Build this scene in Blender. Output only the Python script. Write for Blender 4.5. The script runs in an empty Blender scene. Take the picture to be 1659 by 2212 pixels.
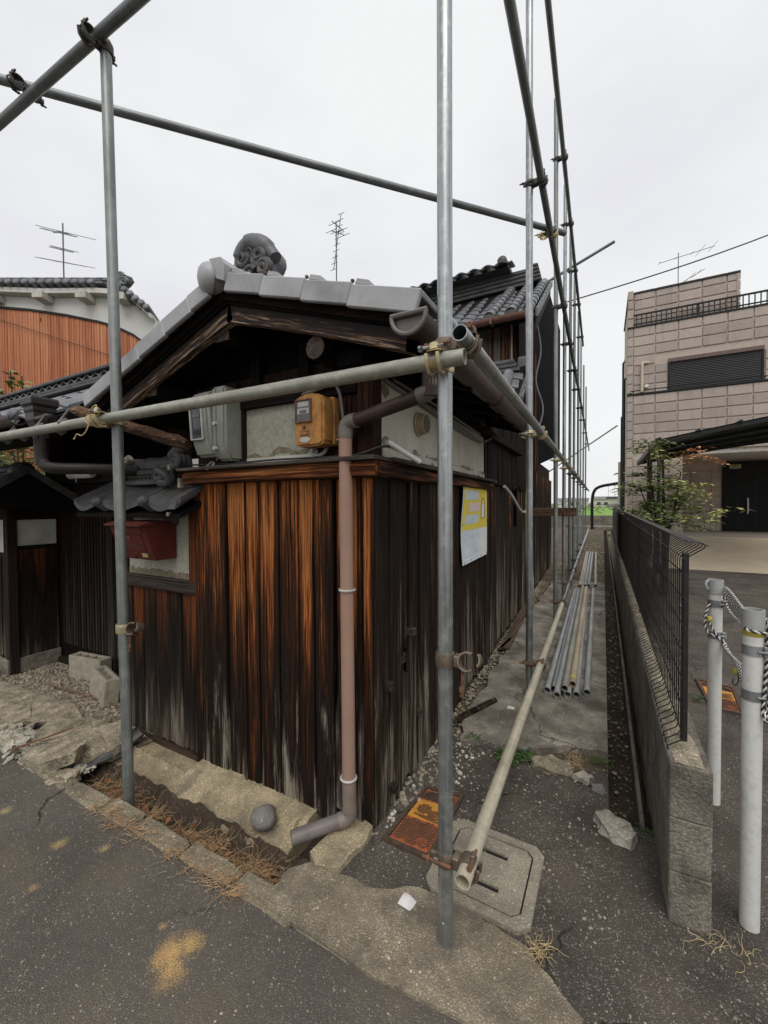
import bpy, bmesh, math, random
from mathutils import Vector as V, Matrix, noise as mnoise
rad = math.radians
rnd = random.Random(11)
S = bpy.context.scene
COL = S.collection

# ---------------------------------------------------------------- camera, sky, sun, exposure
def make_camera():
    yaw, pitch, roll, f = rad(28.3), rad(-1.2), rad(0.3), 880.0
    F = V((-math.sin(yaw)*math.cos(pitch), math.cos(yaw)*math.cos(pitch), math.sin(pitch)))
    R0 = V((math.cos(yaw), math.sin(yaw), 0))
    U0 = R0.cross(F)
    Rr = R0*math.cos(roll) - U0*math.sin(roll)
    U = U0*math.cos(roll) + R0*math.sin(roll)
    cd = bpy.data.cameras.new('camera')
    cd.sensor_fit = 'VERTICAL'; cd.sensor_height = 36; cd.lens = f/2212*36
    cd.clip_start = 0.02; cd.clip_end = 3000
    co = bpy.data.objects.new('camera', cd); COL.objects.link(co)
    m = Matrix((Rr, U, -F)).transposed().to_4x4(); m.translation = (0, 0, 1.45)
    co.matrix_world = m
    S.camera = co
make_camera()

SUN_EL, SUN_AZ = rad(58), rad(150)      # azimuth measured clockwise from +Y
w = bpy.data.worlds.new('World'); S.world = w; w.use_nodes = True
wn, wl = w.node_tree.nodes, w.node_tree.links
bg = wn['Background']; bg.inputs['Strength'].default_value = 0.1
sky = wn.new('ShaderNodeTexSky'); sky.sky_type = 'NISHITA'; sky.sun_disc = False
sky.sun_elevation = SUN_EL; sky.sun_rotation = SUN_AZ; sky.dust_density = 3.0
tc = wn.new('ShaderNodeTexCoord')
mp = wn.new('ShaderNodeMapping'); mp.inputs['Scale'].default_value = (1.0, 1.0, 2.2)
nz = wn.new('ShaderNodeTexNoise'); nz.inputs['Scale'].default_value = 1.3; nz.inputs['Detail'].default_value = 5; nz.inputs['Roughness'].default_value = 0.5
cr = wn.new('ShaderNodeValToRGB')
cr.color_ramp.elements[0].position = 0.33; cr.color_ramp.elements[0].color = (7.0, 6.95, 7.4, 1)
cr.color_ramp.elements[1].position = 0.58; cr.color_ramp.elements[1].color = (8.3, 8.4, 8.4, 1)
mx = wn.new('ShaderNodeMix'); mx.data_type = 'RGBA'; mx.inputs[0].default_value = 0.93
wl.new(tc.outputs['Generated'], mp.inputs['Vector']); wl.new(mp.outputs[0], nz.inputs['Vector'])
wl.new(nz.outputs['Fac'], cr.inputs['Fac'])
wl.new(sky.outputs[0], mx.inputs[6]); wl.new(cr.outputs[0], mx.inputs[7]); wl.new(mx.outputs[2], bg.inputs['Color'])

sd = bpy.data.lights.new('sun', 'SUN'); sd.energy = 1.5; sd.angle = rad(45); sd.color = (1.0, 0.96, 0.9)
so = bpy.data.objects.new('sun', sd); COL.objects.link(so)
so.rotation_euler = V((-math.sin(SUN_AZ)*math.cos(SUN_EL), -math.cos(SUN_AZ)*math.cos(SUN_EL), -math.sin(SUN_EL))).to_track_quat('-Z', 'Y').to_euler()
S.view_settings.view_transform = 'Standard'; S.view_settings.look = 'None'
S.view_settings.exposure = 0.2; S.view_settings.gamma = 1.0

# ---------------------------------------------------------------- node helper
class NT:
    def __init__(s, name):
        s.m = bpy.data.materials.new(name); s.m.use_nodes = True
        s.n = s.m.node_tree.nodes; s.l = s.m.node_tree.links; s.b = s.n['Principled BSDF']
    def N(s, t, **k):
        n = s.n.new(t)
        for a, v in k.items(): setattr(n, a, v)
        return n
    def put(s, sock, v):
        if isinstance(v, bpy.types.NodeSocket): s.l.new(v, sock)
        elif isinstance(v, (tuple, list)) and len(v) == 3 and sock.type == 'RGBA': sock.default_value = (*v, 1)
        else: sock.default_value = v
    def pos(s): return s.N('ShaderNodeNewGeometry').outputs['Position']
    def obj(s): return s.N('ShaderNodeTexCoord').outputs['Object']
    def rand(s): return s.N('ShaderNodeObjectInfo').outputs['Random']
    def off(s, vec):
        c = s.N('ShaderNodeCombineXYZ'); r = s.rand()
        for i, k in enumerate((13.7, 7.3, 5.1)): s.put(c.inputs[i], s.math('MULTIPLY', r, k))
        a = s.N('ShaderNodeVectorMath', operation='ADD'); s.put(a.inputs[0], vec); s.put(a.inputs[1], c.outputs[0]); return a.outputs[0]
    def map(s, vec, scale):
        a = s.N('ShaderNodeVectorMath', operation='MULTIPLY'); s.put(a.inputs[0], vec); a.inputs[1].default_value = scale; return a.outputs[0]
    def noise(s, vec, scale, detail=4, rough=0.55, dist=0.0):
        n = s.N('ShaderNodeTexNoise'); s.put(n.inputs['Vector'], vec); n.inputs['Scale'].default_value = scale
        n.inputs['Detail'].default_value = detail; n.inputs['Roughness'].default_value = rough; n.inputs['Distortion'].default_value = dist
        return n.outputs['Fac']
    def vor(s, vec, scale, feature='F1'):
        n = s.N('ShaderNodeTexVoronoi', feature=feature); s.put(n.inputs['Vector'], vec); n.inputs['Scale'].default_value = scale
        return n.outputs['Distance'], (n.outputs['Color'] if feature == 'F1' else None)
    def sep(s, vec, i):
        n = s.N('ShaderNodeSeparateXYZ'); s.put(n.inputs[0], vec); return n.outputs[i]
    def math(s, op, a, b=0.0, clamp=False):
        n = s.N('ShaderNodeMath', operation=op, use_clamp=clamp); s.put(n.inputs[0], a); s.put(n.inputs[1], b); return n.outputs[0]
    def ramp(s, fac, stops, interp='LINEAR'):
        n = s.N('ShaderNodeValToRGB'); s.put(n.inputs[0], fac); e = n.color_ramp.elements; n.color_ramp.interpolation = interp
        while len(e) < len(stops): e.new(0.5)
        for i, (p, c) in enumerate(stops):
            e[i].position = p
            e[i].color = (c, c, c, 1) if isinstance(c, (int, float)) else (*c, 1)
        return n.outputs[0]
    def mix(s, a, b, fac, mode='MIX'):
        n = s.N('ShaderNodeMix', data_type='RGBA', blend_type=mode); s.put(n.inputs[0], fac); s.put(n.inputs[6], a); s.put(n.inputs[7], b); return n.outputs[2]
    def bump(s, h, strength=0.5, dist=0.01):
        n = s.N('ShaderNodeBump'); s.put(n.inputs['Height'], h); n.inputs['Strength'].default_value = strength; n.inputs['Distance'].default_value = dist
        s.l.new(n.outputs[0], s.b.inputs['Normal'])
    def out(s, col, rough=0.8, metal=0.0, spec=None):
        s.put(s.b.inputs['Base Color'], col); s.put(s.b.inputs['Roughness'], rough); s.put(s.b.inputs['Metallic'], metal)
        if spec is not None: s.b.inputs['Specular IOR Level'].default_value = spec
        return s.m

def m_plain(name, col, rough=0.6, metal=0.0, var=0.25, scale=14, dirt=None, bump=0.0, spec=None):
    t = NT(name); p = t.off(t.pos())
    n = t.noise(p, scale, 5, 0.6)
    a = tuple(c*(1-var) for c in col); b = tuple(min(1, c*(1+var)) for c in col)
    c = t.ramp(n, [(0.3, a), (0.7, b)])
    if dirt:
        d = t.noise(p, scale*0.35, 6, 0.65)
        c = t.mix(c, dirt, t.ramp(d, [(0.5, 0.0), (0.68, 0.75)]))
    if bump: t.bump(t.noise(p, scale*6, 4), bump, 0.004)
    return t.out(c, rough, metal, spec)

def m_wood(name, axis, stops, fib=(0.3, 1.35), sc=1.0, zlo=0.0, zhi=1.6, zamt=1.0, sharp=1.2, fine=130, rough=0.75, edge=None):
    """weathered timber: stain ramp driven by streaky noise plus height, fibre relief along one axis"""
    t = NT(name); P = t.pos(); p = t.off(P)
    k = {'x': (0.02, 1, 1), 'y': (1, 0.02, 1), 'z': (1, 1, 0.02)}[axis]
    k2 = {'x': (0.07, 1, 1), 'y': (1, 0.07, 1), 'z': (1, 1, 0.07)}[axis]
    f = t.noise(t.map(p, k), fine*sc, 5, 0.7, 0.3)
    st = t.noise(t.map(p, k2), 17*sc, 5, 0.65, 0.8)
    big = t.noise(t.map(p, k2), 4*sc, 3, 0.5)
    z = t.sep(P, 2)
    h = t.math('MULTIPLY', t.math('DIVIDE', t.math('SUBTRACT', z, zlo), zhi-zlo), zamt)
    v = t.math('ADD', h, t.math('MULTIPLY', t.math('SUBTRACT', st, 0.5), sharp))
    v = t.math('ADD', v, t.math('MULTIPLY', t.math('SUBTRACT', big, 0.5), sharp*0.7))
    v = t.math('ADD', v, t.math('MULTIPLY', t.math('SUBTRACT', f, 0.5), sharp*0.75))
    v = t.math('ADD', v, t.math('MULTIPLY', t.math('SUBTRACT', t.rand(), 0.5), 0.3))
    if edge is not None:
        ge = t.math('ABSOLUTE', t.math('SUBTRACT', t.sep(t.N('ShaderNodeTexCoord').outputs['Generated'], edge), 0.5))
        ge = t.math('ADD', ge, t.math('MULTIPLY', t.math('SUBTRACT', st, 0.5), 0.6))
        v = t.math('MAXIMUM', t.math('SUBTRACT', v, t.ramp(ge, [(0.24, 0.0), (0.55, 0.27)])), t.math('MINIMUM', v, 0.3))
    c = t.ramp(v, stops)
    g = t.ramp(f, [(0.34, fib[0]), (0.48, 0.5*(fib[0]+fib[1])), (0.64, fib[1])])
    c = t.mix(c, g, 1.0, 'MULTIPLY')
    kn, kc = t.vor(t.map(p, {'x': (.3, 1, 1), 'y': (1, .3, 1), 'z': (1, 1, .3)}[axis]), 9*sc)
    c = t.mix(c, (0.012, 0.008, 0.006), t.ramp(kn, [(0.035, 0.85), (0.07, 0.0)]))
    t.bump(t.math('ADD', f, t.math('MULTIPLY', st, 0.5)), 0.55, 0.006)
    return t.out(c, t.ramp(f, [(0.3, rough+0.12), (0.7, rough-0.05)]), 0, 0.12)

def m_ground(name, base, stone, frac=0.62, sc=130, big=(0.75, 1.2), tint=None, tfac=(0.55, 0.75), bump=0.7, big_sc=1.6, rough=0.9, stain=None, grit=0.0, crack=0.0):
    """ground: aggregate stones showing in a binder"""
    t = NT(name); p = t.pos()
    wob = t.noise(p, 23, 3)
    dn = t.N('ShaderNodeTexNoise'); t.put(dn.inputs['Vector'], p); dn.inputs['Scale'].default_value = sc*1.1; dn.inputs['Detail'].default_value = 2
    dv_ = t.N('ShaderNodeVectorMath', operation='MULTIPLY_ADD'); t.put(dv_.inputs[0], dn.outputs['Color']); dv_.inputs[1].default_value = (1.1/sc,)*3; t.put(dv_.inputs[2], p); p0 = p; pd = dv_.outputs[0]
    d, c3 = t.vor(pd, sc)
    d2, c4 = t.vor(pd, sc*0.5)
    cell = t.sep(c3, 0)
    st = t.ramp(cell, [(frac, 0.0), (min(0.98, frac+0.25), 1.0)])
    st = t.math('MULTIPLY', st, t.ramp(d, [(0.35, 1.0), (0.55, 0.0)])); st = t.math('MULTIPLY', st, t.ramp(t.noise(p, 7, 3), [(0.3, 0.35), (0.65, 1.0)]))
    c = t.mix(base, stone, st)
    cell2 = t.sep(c4, 1)
    st2 = t.math('MULTIPLY', t.ramp(cell2, [(0.945, 0.0), (0.965, 1.0)]), t.ramp(d2, [(0.28, 1.0), (0.36, 0.0)]))
    c = t.mix(c, tuple(min(0.6, x*1.25) for x in stone), st2)
    b = t.noise(p, big_sc, 6, 0.65)
    c = t.mix(c, t.ramp(b, [(0.3, big[0]), (0.7, big[1])]), 1.0, 'MULTIPLY')
    if grit:
        gn = t.noise(p, sc*0.9, 3, 0.7)
        c = t.mix(c, t.ramp(gn, [(0.35, 1-grit), (0.65, 1+grit)]), 1.0, 'MULTIPLY')
    if crack:
        ce = t.N('ShaderNodeTexNoise'); t.put(ce.inputs['Vector'], p); ce.inputs['Scale'].default_value = 5; ce.inputs['Detail'].default_value = 5
        ca = t.N('ShaderNodeVectorMath', operation='MULTIPLY_ADD'); t.put(ca.inputs[0], ce.outputs['Color']); ca.inputs[1].default_value = (.35, .35, .35); t.put(ca.inputs[2], p)
        e_, _ = t.vor(ca.outputs[0], crack, 'DISTANCE_TO_EDGE')
        c = t.mix(c, (0.012, 0.010, 0.008), t.math('MULTIPLY', t.ramp(e_, [(0.004, 0.85), (0.011, 0.0)]), t.ramp(t.noise(p, 1.3, 2), [(0.48, 0.0), (0.56, 1.0)])))
    if tint:
        tn = t.noise(p, big_sc*1.9, 6, 0.7)
        c = t.mix(c, tint, t.math('MULTIPLY', t.ramp(tn, [(tfac[0], 0.0), (tfac[1], 0.8)]), 0.8))
    if stain:   # spilled sand: position, radius, colour
        for (sx, sy, sr, scol) in stain:
            q = t.N('ShaderNodeVectorMath', operation='SUBTRACT'); t.put(q.inputs[0], p); q.inputs[1].default_value = (sx, sy, 0)
            q = t.map(q.outputs[0], (1, 1, 0))
            ln = t.N('ShaderNodeVectorMath', operation='LENGTH'); t.put(ln.inputs[0], q)
            dd = t.math('DIVIDE', ln.outputs['Value'], sr)
            nn = t.math('ADD', t.math('MULTIPLY', t.noise(p, 13, 5, 0.7), 2.2), t.math('MULTIPLY', t.noise(p, 210, 2, 0.7), 3.0))
            ff = t.math('DIVIDE', t.math('SUBTRACT', t.math('SUBTRACT', nn, dd), 1.35), 1.3)
            c = t.mix(c, scol, t.ramp(ff, [(0.0, 0.0), (1.0, 0.95)]))
    hgt = t.math('ADD', t.math('MULTIPLY', t.math('SUBTRACT', 1.0, d), 0.6), t.math('MULTIPLY', wob, 0.8))
    t.bump(hgt, bump, 0.006)
    return t.out(c, rough, 0, 0.3)

# ---------------------------------------------------------------- geometry helper
XF = {}
def mat_of(o): return XF.get(o, Matrix.Identity(4))
def tag(o, label=None, cat=None, group=None, kind=None):
    if label: o['label'] = label
    if cat: o['category'] = cat
    if group: o['group'] = group
    if kind: o['kind'] = kind
    return o
def thing(name, label, cat, loc=(0, 0, 0), rz=0.0, group=None):
    o = bpy.data.objects.new(name, None); COL.objects.link(o); o.empty_display_size = 0.05
    o.location = loc; o.rotation_euler = (0, 0, rz)
    XF[o] = Matrix.Translation(loc) @ Matrix.Rotation(rz, 4, 'Z')
    return tag(o, label, cat, group)

class MB:
    def __init__(s): s.bm = bmesh.new()
    def face(s, pts):
        return s.bm.faces.new([s.bm.verts.new(p) for p in pts])
    def box(s, x0, x1, y0, y1, z0, z1, bev=0.0, M=None):
        v = [s.bm.verts.new((x, y, z)) for z in (z0, z1) for x, y in ((x0, y0), (x1, y0), (x1, y1), (x0, y1))]
        fs = [s.bm.faces.new([v[i] for i in q]) for q in ((3, 2, 1, 0), (4, 5, 6, 7), (0, 1, 5, 4), (1, 2, 6, 5), (2, 3, 7, 6), (3, 0, 4, 7))]
        if bev:
            es = list({e for f in fs for e in f.edges})
            r = bmesh.ops.bevel(s.bm, geom=es, offset=bev, segments=1, affect='EDGES')
            v = list({q for f in r['faces'] for q in f.verts} | {q for q in v if q.is_valid})
        if M is not None:
            for q in v: q.co = M @ q.co
        return s
    def prism(s, poly, ext):
        ext = V(ext); a = [s.bm.verts.new(p) for p in poly]; b = [s.bm.verts.new(V(p)+ext) for p in poly]
        n = len(a)
        s.bm.faces.new(a[::-1]); s.bm.faces.new(b)
        for i in range(n): s.bm.faces.new((a[i], a[(i+1) % n], b[(i+1) % n], b[i]))
        return s
    def tube(s, pts, r, seg=8, cap=True, closed=False):
        pts = [V(p) for p in pts]; n = len(pts); rings = []
        rr = r if isinstance(r, (list, tuple)) else [r]*n
        prev = None
        for i, p in enumerate(pts):
            if closed: t = pts[(i+1) % n]-pts[i-1]
            else: t = (pts[min(i+1, n-1)]-pts[max(i-1, 0)])
            t = t.normalized() if t.length > 1e-9 else V((0, 0, 1))
            if prev is None:
                u = t.orthogonal().normalized()
            else:
                u = (prev-t*prev.dot(t)); u = u.normalized() if u.length > 1e-6 else t.orthogonal().normalized()
            prev = u; w_ = t.cross(u)
            rings.append([s.bm.verts.new(p+(u*math.cos(a)+w_*math.sin(a))*rr[i]) for a in (2*math.pi*k/seg for k in range(seg))])
        m = n if closed else n-1
        for i in range(m):
            a, b = rings[i], rings[(i+1) % n]
            for k in range(seg): s.bm.faces.new((a[k], a[(k+1) % seg], b[(k+1) % seg], b[k]))
        if cap and not closed:
            s.bm.faces.new(rings[0][::-1]); s.bm.faces.new(rings[-1])
        return s
    def pipe(s, L, ro=0.0243, ri=0.0215, seg=20):
        prof = [(ro, 0), (ro, L), (ri, L), (ri, 0)]
        return s.lathe(prof, seg, closed=True)
    def lathe(s, prof, seg=20, closed=False, M=None, arc=2*math.pi, a0=0.0):
        full = abs(arc-2*math.pi) < 1e-6
        k = seg if full else seg+1; rows = []
        for (r, z) in prof:
            row = []
            for i in range(k):
                a = a0+arc*i/seg
                p = V((r*math.cos(a), r*math.sin(a), z))
                row.append(s.bm.verts.new(M @ p if M else p))
            rows.append(row)
        q = len(rows); rng = range(q) if closed else range(q-1)
        for j in rng:
            a, b = rows[j], rows[(j+1) % q]
            for i in range(seg):
                i2 = (i+1) % k
                try: s.bm.faces.new((a[i], a[i2], b[i2], b[i]))
                except ValueError: pass
        return s
    def stone(s, c, r, sq=(1, 1, 0.6), sub=1, rz=None, jag=0.25, seed=None):
        res = bmesh.ops.create_icosphere(s.bm, subdivisions=sub, radius=1.0)
        rg = random.Random(seed if seed is not None else rnd.random())
        off = V((rg.uniform(0, 50), rg.uniform(0, 50), rg.uniform(0, 50)))
        M = Matrix.Rotation(rg.uniform(0, 6.28) if rz is None else rz, 3, 'Z')
        for q in res['verts']:
            d = q.co.normalized(); k = 1+jag*mnoise.noise(d*1.6+off)*1.6
            p = M @ V((d.x*sq[0]*k, d.y*sq[1]*k, d.z*sq[2]*k))
            q.co = V(c)+p*r
        return s
    def grid(s, f, nu, nv):
        g = [[s.bm.verts.new(f(i/nu, j/nv)) for i in range(nu+1)] for j in range(nv+1)]
        for j in range(nv):
            for i in range(nu): s.bm.faces.new((g[j][i], g[j][i+1], g[j+1][i+1], g[j+1][i]))
        return s
    def mesh(s, name, mat, smooth=False, ang=None):
        bmesh.ops.recalc_face_normals(s.bm, faces=s.bm.faces)
        me = bpy.data.meshes.new(name); s.bm.to_mesh(me); s.bm.free()
        if mat is not None: me.materials.append(mat)
        if smooth:
            for p in me.polygons: p.use_smooth = True
            me.set_sharp_from_angle(angle=rad(ang or 40))
        return me
    def obj(s, name, mat, parent=None, smooth=False, ang=None, origin=None):
        if parent is not None:
            s.bm.transform(mat_of(parent).inverted())
        elif origin is not None:
            s.bm.transform(Matrix.Translation(-V(origin)))
        me = s.mesh(name, mat, smooth, ang)
        o = bpy.data.objects.new(name, me); COL.objects.link(o)
        if parent is not None: o.parent = parent; XF[o] = mat_of(parent)
        elif origin is not None: o.location = origin; XF[o] = Matrix.Translation(origin)
        return o

def inst(me, name, parent, M):
    """another piece that shares mesh data; M places it in the world"""
    o = bpy.data.objects.new(name, me); COL.objects.link(o)
    if parent is not None:
        o.parent = parent; o.matrix_local = mat_of(parent).inverted() @ M
    else: o.matrix_world = M
    XF[o] = M.copy()
    return o
def copy_tree(o, parent=None):
    c = o.copy(); COL.objects.link(c); c.parent = parent
    for ch in list(o.children): copy_tree(ch, c)
    return c
def T(x, y, z): return Matrix.Translation((x, y, z))
def RX(a): return Matrix.Rotation(a, 4, 'X')
def RY(a): return Matrix.Rotation(a, 4, 'Y')
def RZ(a): return Matrix.Rotation(a, 4, 'Z')
def aim(p0, p1):
    p0, p1 = V(p0), V(p1)
    return Matrix.Translation(p0) @ (p1-p0).to_track_quat('Z', 'Y').to_matrix().to_4x4()
def smooth_path(pts, n=8):
    pts = [V(p) for p in pts]; out = []
    for i in range(len(pts)-1):
        p0, p1, p2, p3 = pts[max(i-1, 0)], pts[i], pts[i+1], pts[min(i+2, len(pts)-1)]
        for k in range(n):
            t = k/n
            out.append(0.5*((2*p1)+(p2-p0)*t+(2*p0-5*p1+4*p2-p3)*t*t+(3*p1-p0-3*p2+p3)*t**3))
    out.append(pts[-1]); return out
def soup(name, mat, verts, faces, parent=None, smooth=False):
    me = bpy.data.meshes.new(name); me.from_pydata([tuple(v) for v in verts], [], faces); me.materials.append(mat)
    if smooth:
        for p in me.polygons: p.use_smooth = True
    o = bpy.data.objects.new(name, me); COL.objects.link(o)
    if parent is not None:
        me.transform(mat_of(parent).inverted()); o.parent = parent; XF[o] = mat_of(parent)
    return o
def text_mesh(txt, size, mat, M, name, parent, align='CENTER', ext=0.0004):
    c = bpy.data.curves.new(name, 'FONT'); c.body = txt; c.size = size; c.align_x = align; c.align_y = 'CENTER'; c.extrude = ext
    o = bpy.data.objects.new(name, c); COL.objects.link(o)
    dg = bpy.context.evaluated_depsgraph_get()
    me = bpy.data.meshes.new_from_object(o.evaluated_get(dg)); bpy.data.objects.remove(o); bpy.data.curves.remove(c)
    me.materials.clear(); me.materials.append(mat); me.name = name
    return inst(me, name, parent, M)

def leaves(centres, n, spread, size, rg, droop=0.3, flat=(1, 1, 0.7), ratio=0.42):
    """leaf blades: folded diamonds scattered about the centres"""
    vs, fs = [], []
    for c in centres:
        for _ in range(n):
            while True:
                d = V((rg.uniform(-1, 1), rg.uniform(-1, 1), rg.uniform(-1, 1)))
                if d.length < 1: break
            p = V(c)+V((d.x*flat[0], d.y*flat[1], d.z*flat[2]))*spread
            a = rg.uniform(0, 6.28); dr = V((math.cos(a), math.sin(a), rg.uniform(-droop, droop*0.6))).normalized()
            sd = dr.cross(V((0, 0, 1))).normalized(); sd = (sd+V((0, 0, rg.uniform(-0.5, 0.5)))).normalized()
            L = size*rg.uniform(0.6, 1.25); b = len(vs)
            vs += [p, p+dr*L*0.45+sd*L*ratio*0.5, p+dr*L-V((0, 0, L*0.12)), p+dr*L*0.45-sd*L*ratio*0.5, p+dr*L*0.5-V((0, 0, L*0.08))]
            fs += [(b, b+1, b+4), (b+1, b+2, b+4), (b+2, b+3, b+4), (b+3, b, b+4)]
    return vs, fs
ORD = ['first', 'second', 'third', 'fourth', 'fifth', 'sixth', 'seventh', 'eighth', 'ninth', 'tenth', 'eleventh', 'twelfth']

# ---------------------------------------------------------------- materials
BLK, DRK = (0.009, 0.0065, 0.005), (0.035, 0.015, 0.007)
BRN, ORG, PAL = (0.085, 0.028, 0.009), (0.25, 0.078, 0.021), (0.43, 0.17, 0.054)
GRY = (0.17, 0.145, 0.12)
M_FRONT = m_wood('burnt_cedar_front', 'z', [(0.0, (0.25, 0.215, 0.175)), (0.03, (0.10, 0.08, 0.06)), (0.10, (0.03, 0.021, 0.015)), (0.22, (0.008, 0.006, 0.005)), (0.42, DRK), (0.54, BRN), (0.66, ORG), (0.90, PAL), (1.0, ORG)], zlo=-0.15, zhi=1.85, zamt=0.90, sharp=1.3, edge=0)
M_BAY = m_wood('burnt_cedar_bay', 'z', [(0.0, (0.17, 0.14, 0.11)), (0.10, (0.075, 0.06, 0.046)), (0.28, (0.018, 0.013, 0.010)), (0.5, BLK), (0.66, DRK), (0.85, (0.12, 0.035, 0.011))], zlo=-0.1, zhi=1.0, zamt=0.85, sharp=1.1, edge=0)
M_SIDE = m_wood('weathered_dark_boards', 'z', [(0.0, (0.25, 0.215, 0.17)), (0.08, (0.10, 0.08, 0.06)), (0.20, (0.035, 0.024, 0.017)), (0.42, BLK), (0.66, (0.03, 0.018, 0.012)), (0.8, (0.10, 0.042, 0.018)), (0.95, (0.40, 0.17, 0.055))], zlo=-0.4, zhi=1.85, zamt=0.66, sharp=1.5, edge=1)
M_HIGH = m_wood('dark_brown_upper_boards', 'z', [(0.2, BLK), (0.5, (0.035, 0.02, 0.014)), (0.75, (0.09, 0.045, 0.03)), (0.95, (0.17, 0.09, 0.06))], zlo=0, zhi=5, zamt=0.35, sharp=1.1)
M_RUSTB = m_wood('red_brown_boards', 'z', [(0.1, DRK), (0.4, (0.16, 0.05, 0.022)), (0.8, (0.32, 0.11, 0.045))], zlo=0, zhi=6, zamt=0.5, sharp=1.0)
M_LEDGEX = m_wood('ledge_timber_x', 'x', [(0.1, BLK), (0.35, DRK), (0.55, (0.12, 0.04, 0.016)), (0.75, (0.26, 0.09, 0.03)), (0.95, (0.42, 0.2, 0.09))], zamt=0.2, zlo=-1.0, zhi=0, sharp=1.4, fine=90)
M_LEDGEY = m_wood('ledge_timber_y', 'y', [(0.1, BLK), (0.35, DRK), (0.55, (0.12, 0.05, 0.025)), (0.75, (0.22, 0.1, 0.045)), (0.95, (0.36, 0.2, 0.11))], zamt=0.26, zlo=0.0, zhi=1.0, sharp=1.4, fine=90)
M_CAPX = m_wood('weathered_cap_x', 'x', [(0.1, (0.03, 0.024, 0.02)), (0.5, (0.07, 0.058, 0.048)), (0.9, (0.17, 0.14, 0.11))], zamt=0.26, zlo=0, zhi=1, sharp=1.0)
M_CAPY = m_wood('weathered_cap_y', 'y', [(0.1, (0.03, 0.024, 0.02)), (0.5, (0.08, 0.07, 0.058)), (0.9, (0.2, 0.17, 0.14))], zamt=0.26, zlo=0, zhi=1, sharp=1.0)
def m_barge():
    t = NT('bargeboard_timber'); P = t.pos(); p = t.off(P)
    w = t.math('ADD', t.sep(P, 2), t.math('MULTIPLY', t.math('ABSOLUTE', t.math('ADD', t.sep(P, 0), 1.5)), 0.34))
    cc = t.N('ShaderNodeCombineXYZ'); t.put(cc.inputs[0], t.math('MULTIPLY', t.sep(P, 0), 0.05)); t.put(cc.inputs[1], t.sep(P, 1)); t.put(cc.inputs[2], w)
    f = t.noise(cc.outputs[0], 150, 5, 0.65, 0.4); g = t.noise(cc.outputs[0], 34, 3, 0.6)
    lo = t.math('MULTIPLY', t.math('SUBTRACT', 2.385, w), 7.0)
    v = t.math('ADD', t.math('ADD', lo, t.math('MULTIPLY', t.math('SUBTRACT', f, 0.5), 3.4)), t.math('MULTIPLY', t.math('SUBTRACT', g, 0.5), 1.2))
    c = t.ramp(v, [(0.35, (0.010, 0.007, 0.006)), (0.55, (0.035, 0.017, 0.011)), (0.8, (0.11, 0.055, 0.032)), (1.0, (0.42, 0.30, 0.20))])
    t.bump(f, 0.7, 0.006); return t.out(c, 0.8)
M_BARGE = m_barge()
M_DARK = m_wood('soot_dark_timber', 'y', [(0.2, (0.006, 0.005, 0.0045)), (0.6, (0.014, 0.010, 0.008)), (0.9, (0.035, 0.02, 0.013))], zamt=0.1, sharp=0.9)
M_SOOTSHADE = m_plain('soot_and_shade_board', (0.0075, 0.0065, 0.0065), 0.9, 0, 0.4, 9, None, 0, 0.05)  # soot black, lowered further to stand in for shade under the roofs
M_DARKX = m_wood('dark_frame_timber', 'x', [(0.2, (0.009, 0.006, 0.005)), (0.6, (0.024, 0.011, 0.008)), (0.9, (0.065, 0.026, 0.016))], zamt=0.1, sharp=0.9)
M_DARKZ = m_wood('dark_post_timber', 'z', [(0.1, (0.05, 0.042, 0.035)), (0.3, (0.02, 0.015, 0.012)), (0.6, (0.028, 0.013, 0.01)), (0.9, (0.075, 0.03, 0.018))], zlo=-0.2, zhi=1.6, zamt=0.5, sharp=0.8)
M_OLDY = m_wood('old_loose_timber', 'y', [(0.1, (0.05, 0.035, 0.025)), (0.5, (0.14, 0.1, 0.07)), (0.9, (0.25, 0.18, 0.12))], zamt=0.4, zlo=-1, zhi=1, sharp=1.0)
M_OLDX = m_wood('old_loose_timber_x', 'x', [(0.1, (0.04, 0.028, 0.02)), (0.5, (0.12, 0.075, 0.045)), (0.9, (0.24, 0.16, 0.1))], zamt=0.3, zlo=0, zhi=2, sharp=1.0)
M_LOG = m_wood('split_log', 'x', [(0.1, (0.06, 0.035, 0.022)), (0.5, (0.17, 0.1, 0.06)), (0.9, (0.32, 0.2, 0.12))], zamt=0.4, zlo=0, zhi=2.5, sharp=1.1)
M_ENDGRAIN = m_plain('end_grain', (0.06, 0.038, 0.026), 0.85, 0, 0.6, 40, (0.02, 0.014, 0.01), 0.6)
M_ORBOARD = m_wood('orange_stained_cedar', 'z', [(0.1, (0.26, 0.085, 0.045)), (0.5, (0.44, 0.165, 0.085)), (0.85, (0.58, 0.26, 0.145))], fib=(0.75, 1.12), zlo=0, zhi=6, zamt=0.75, sharp=0.6, sc=0.4)

M_TILE = m_plain('silvered_roof_tile', (0.14, 0.145, 0.155), 0.42, 0.0, 0.35, 9, (0.05, 0.05, 0.05), 0.25)
M_VERGE = m_plain('pale_verge_tile', (0.35, 0.355, 0.37), 0.45, 0.0, 0.14, 7, (0.19, 0.19, 0.195), 0.2)
M_TILEDK = m_plain('soot_roof_tile', (0.06, 0.06, 0.062), 0.55, 0.0, 0.4, 12, (0.12, 0.115, 0.1), 0.3)
M_MORTAR = m_plain('roof_mortar', (0.36, 0.33, 0.27), 0.9, 0, 0.35, 30, (0.14, 0.12, 0.09), 0.6)

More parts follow.
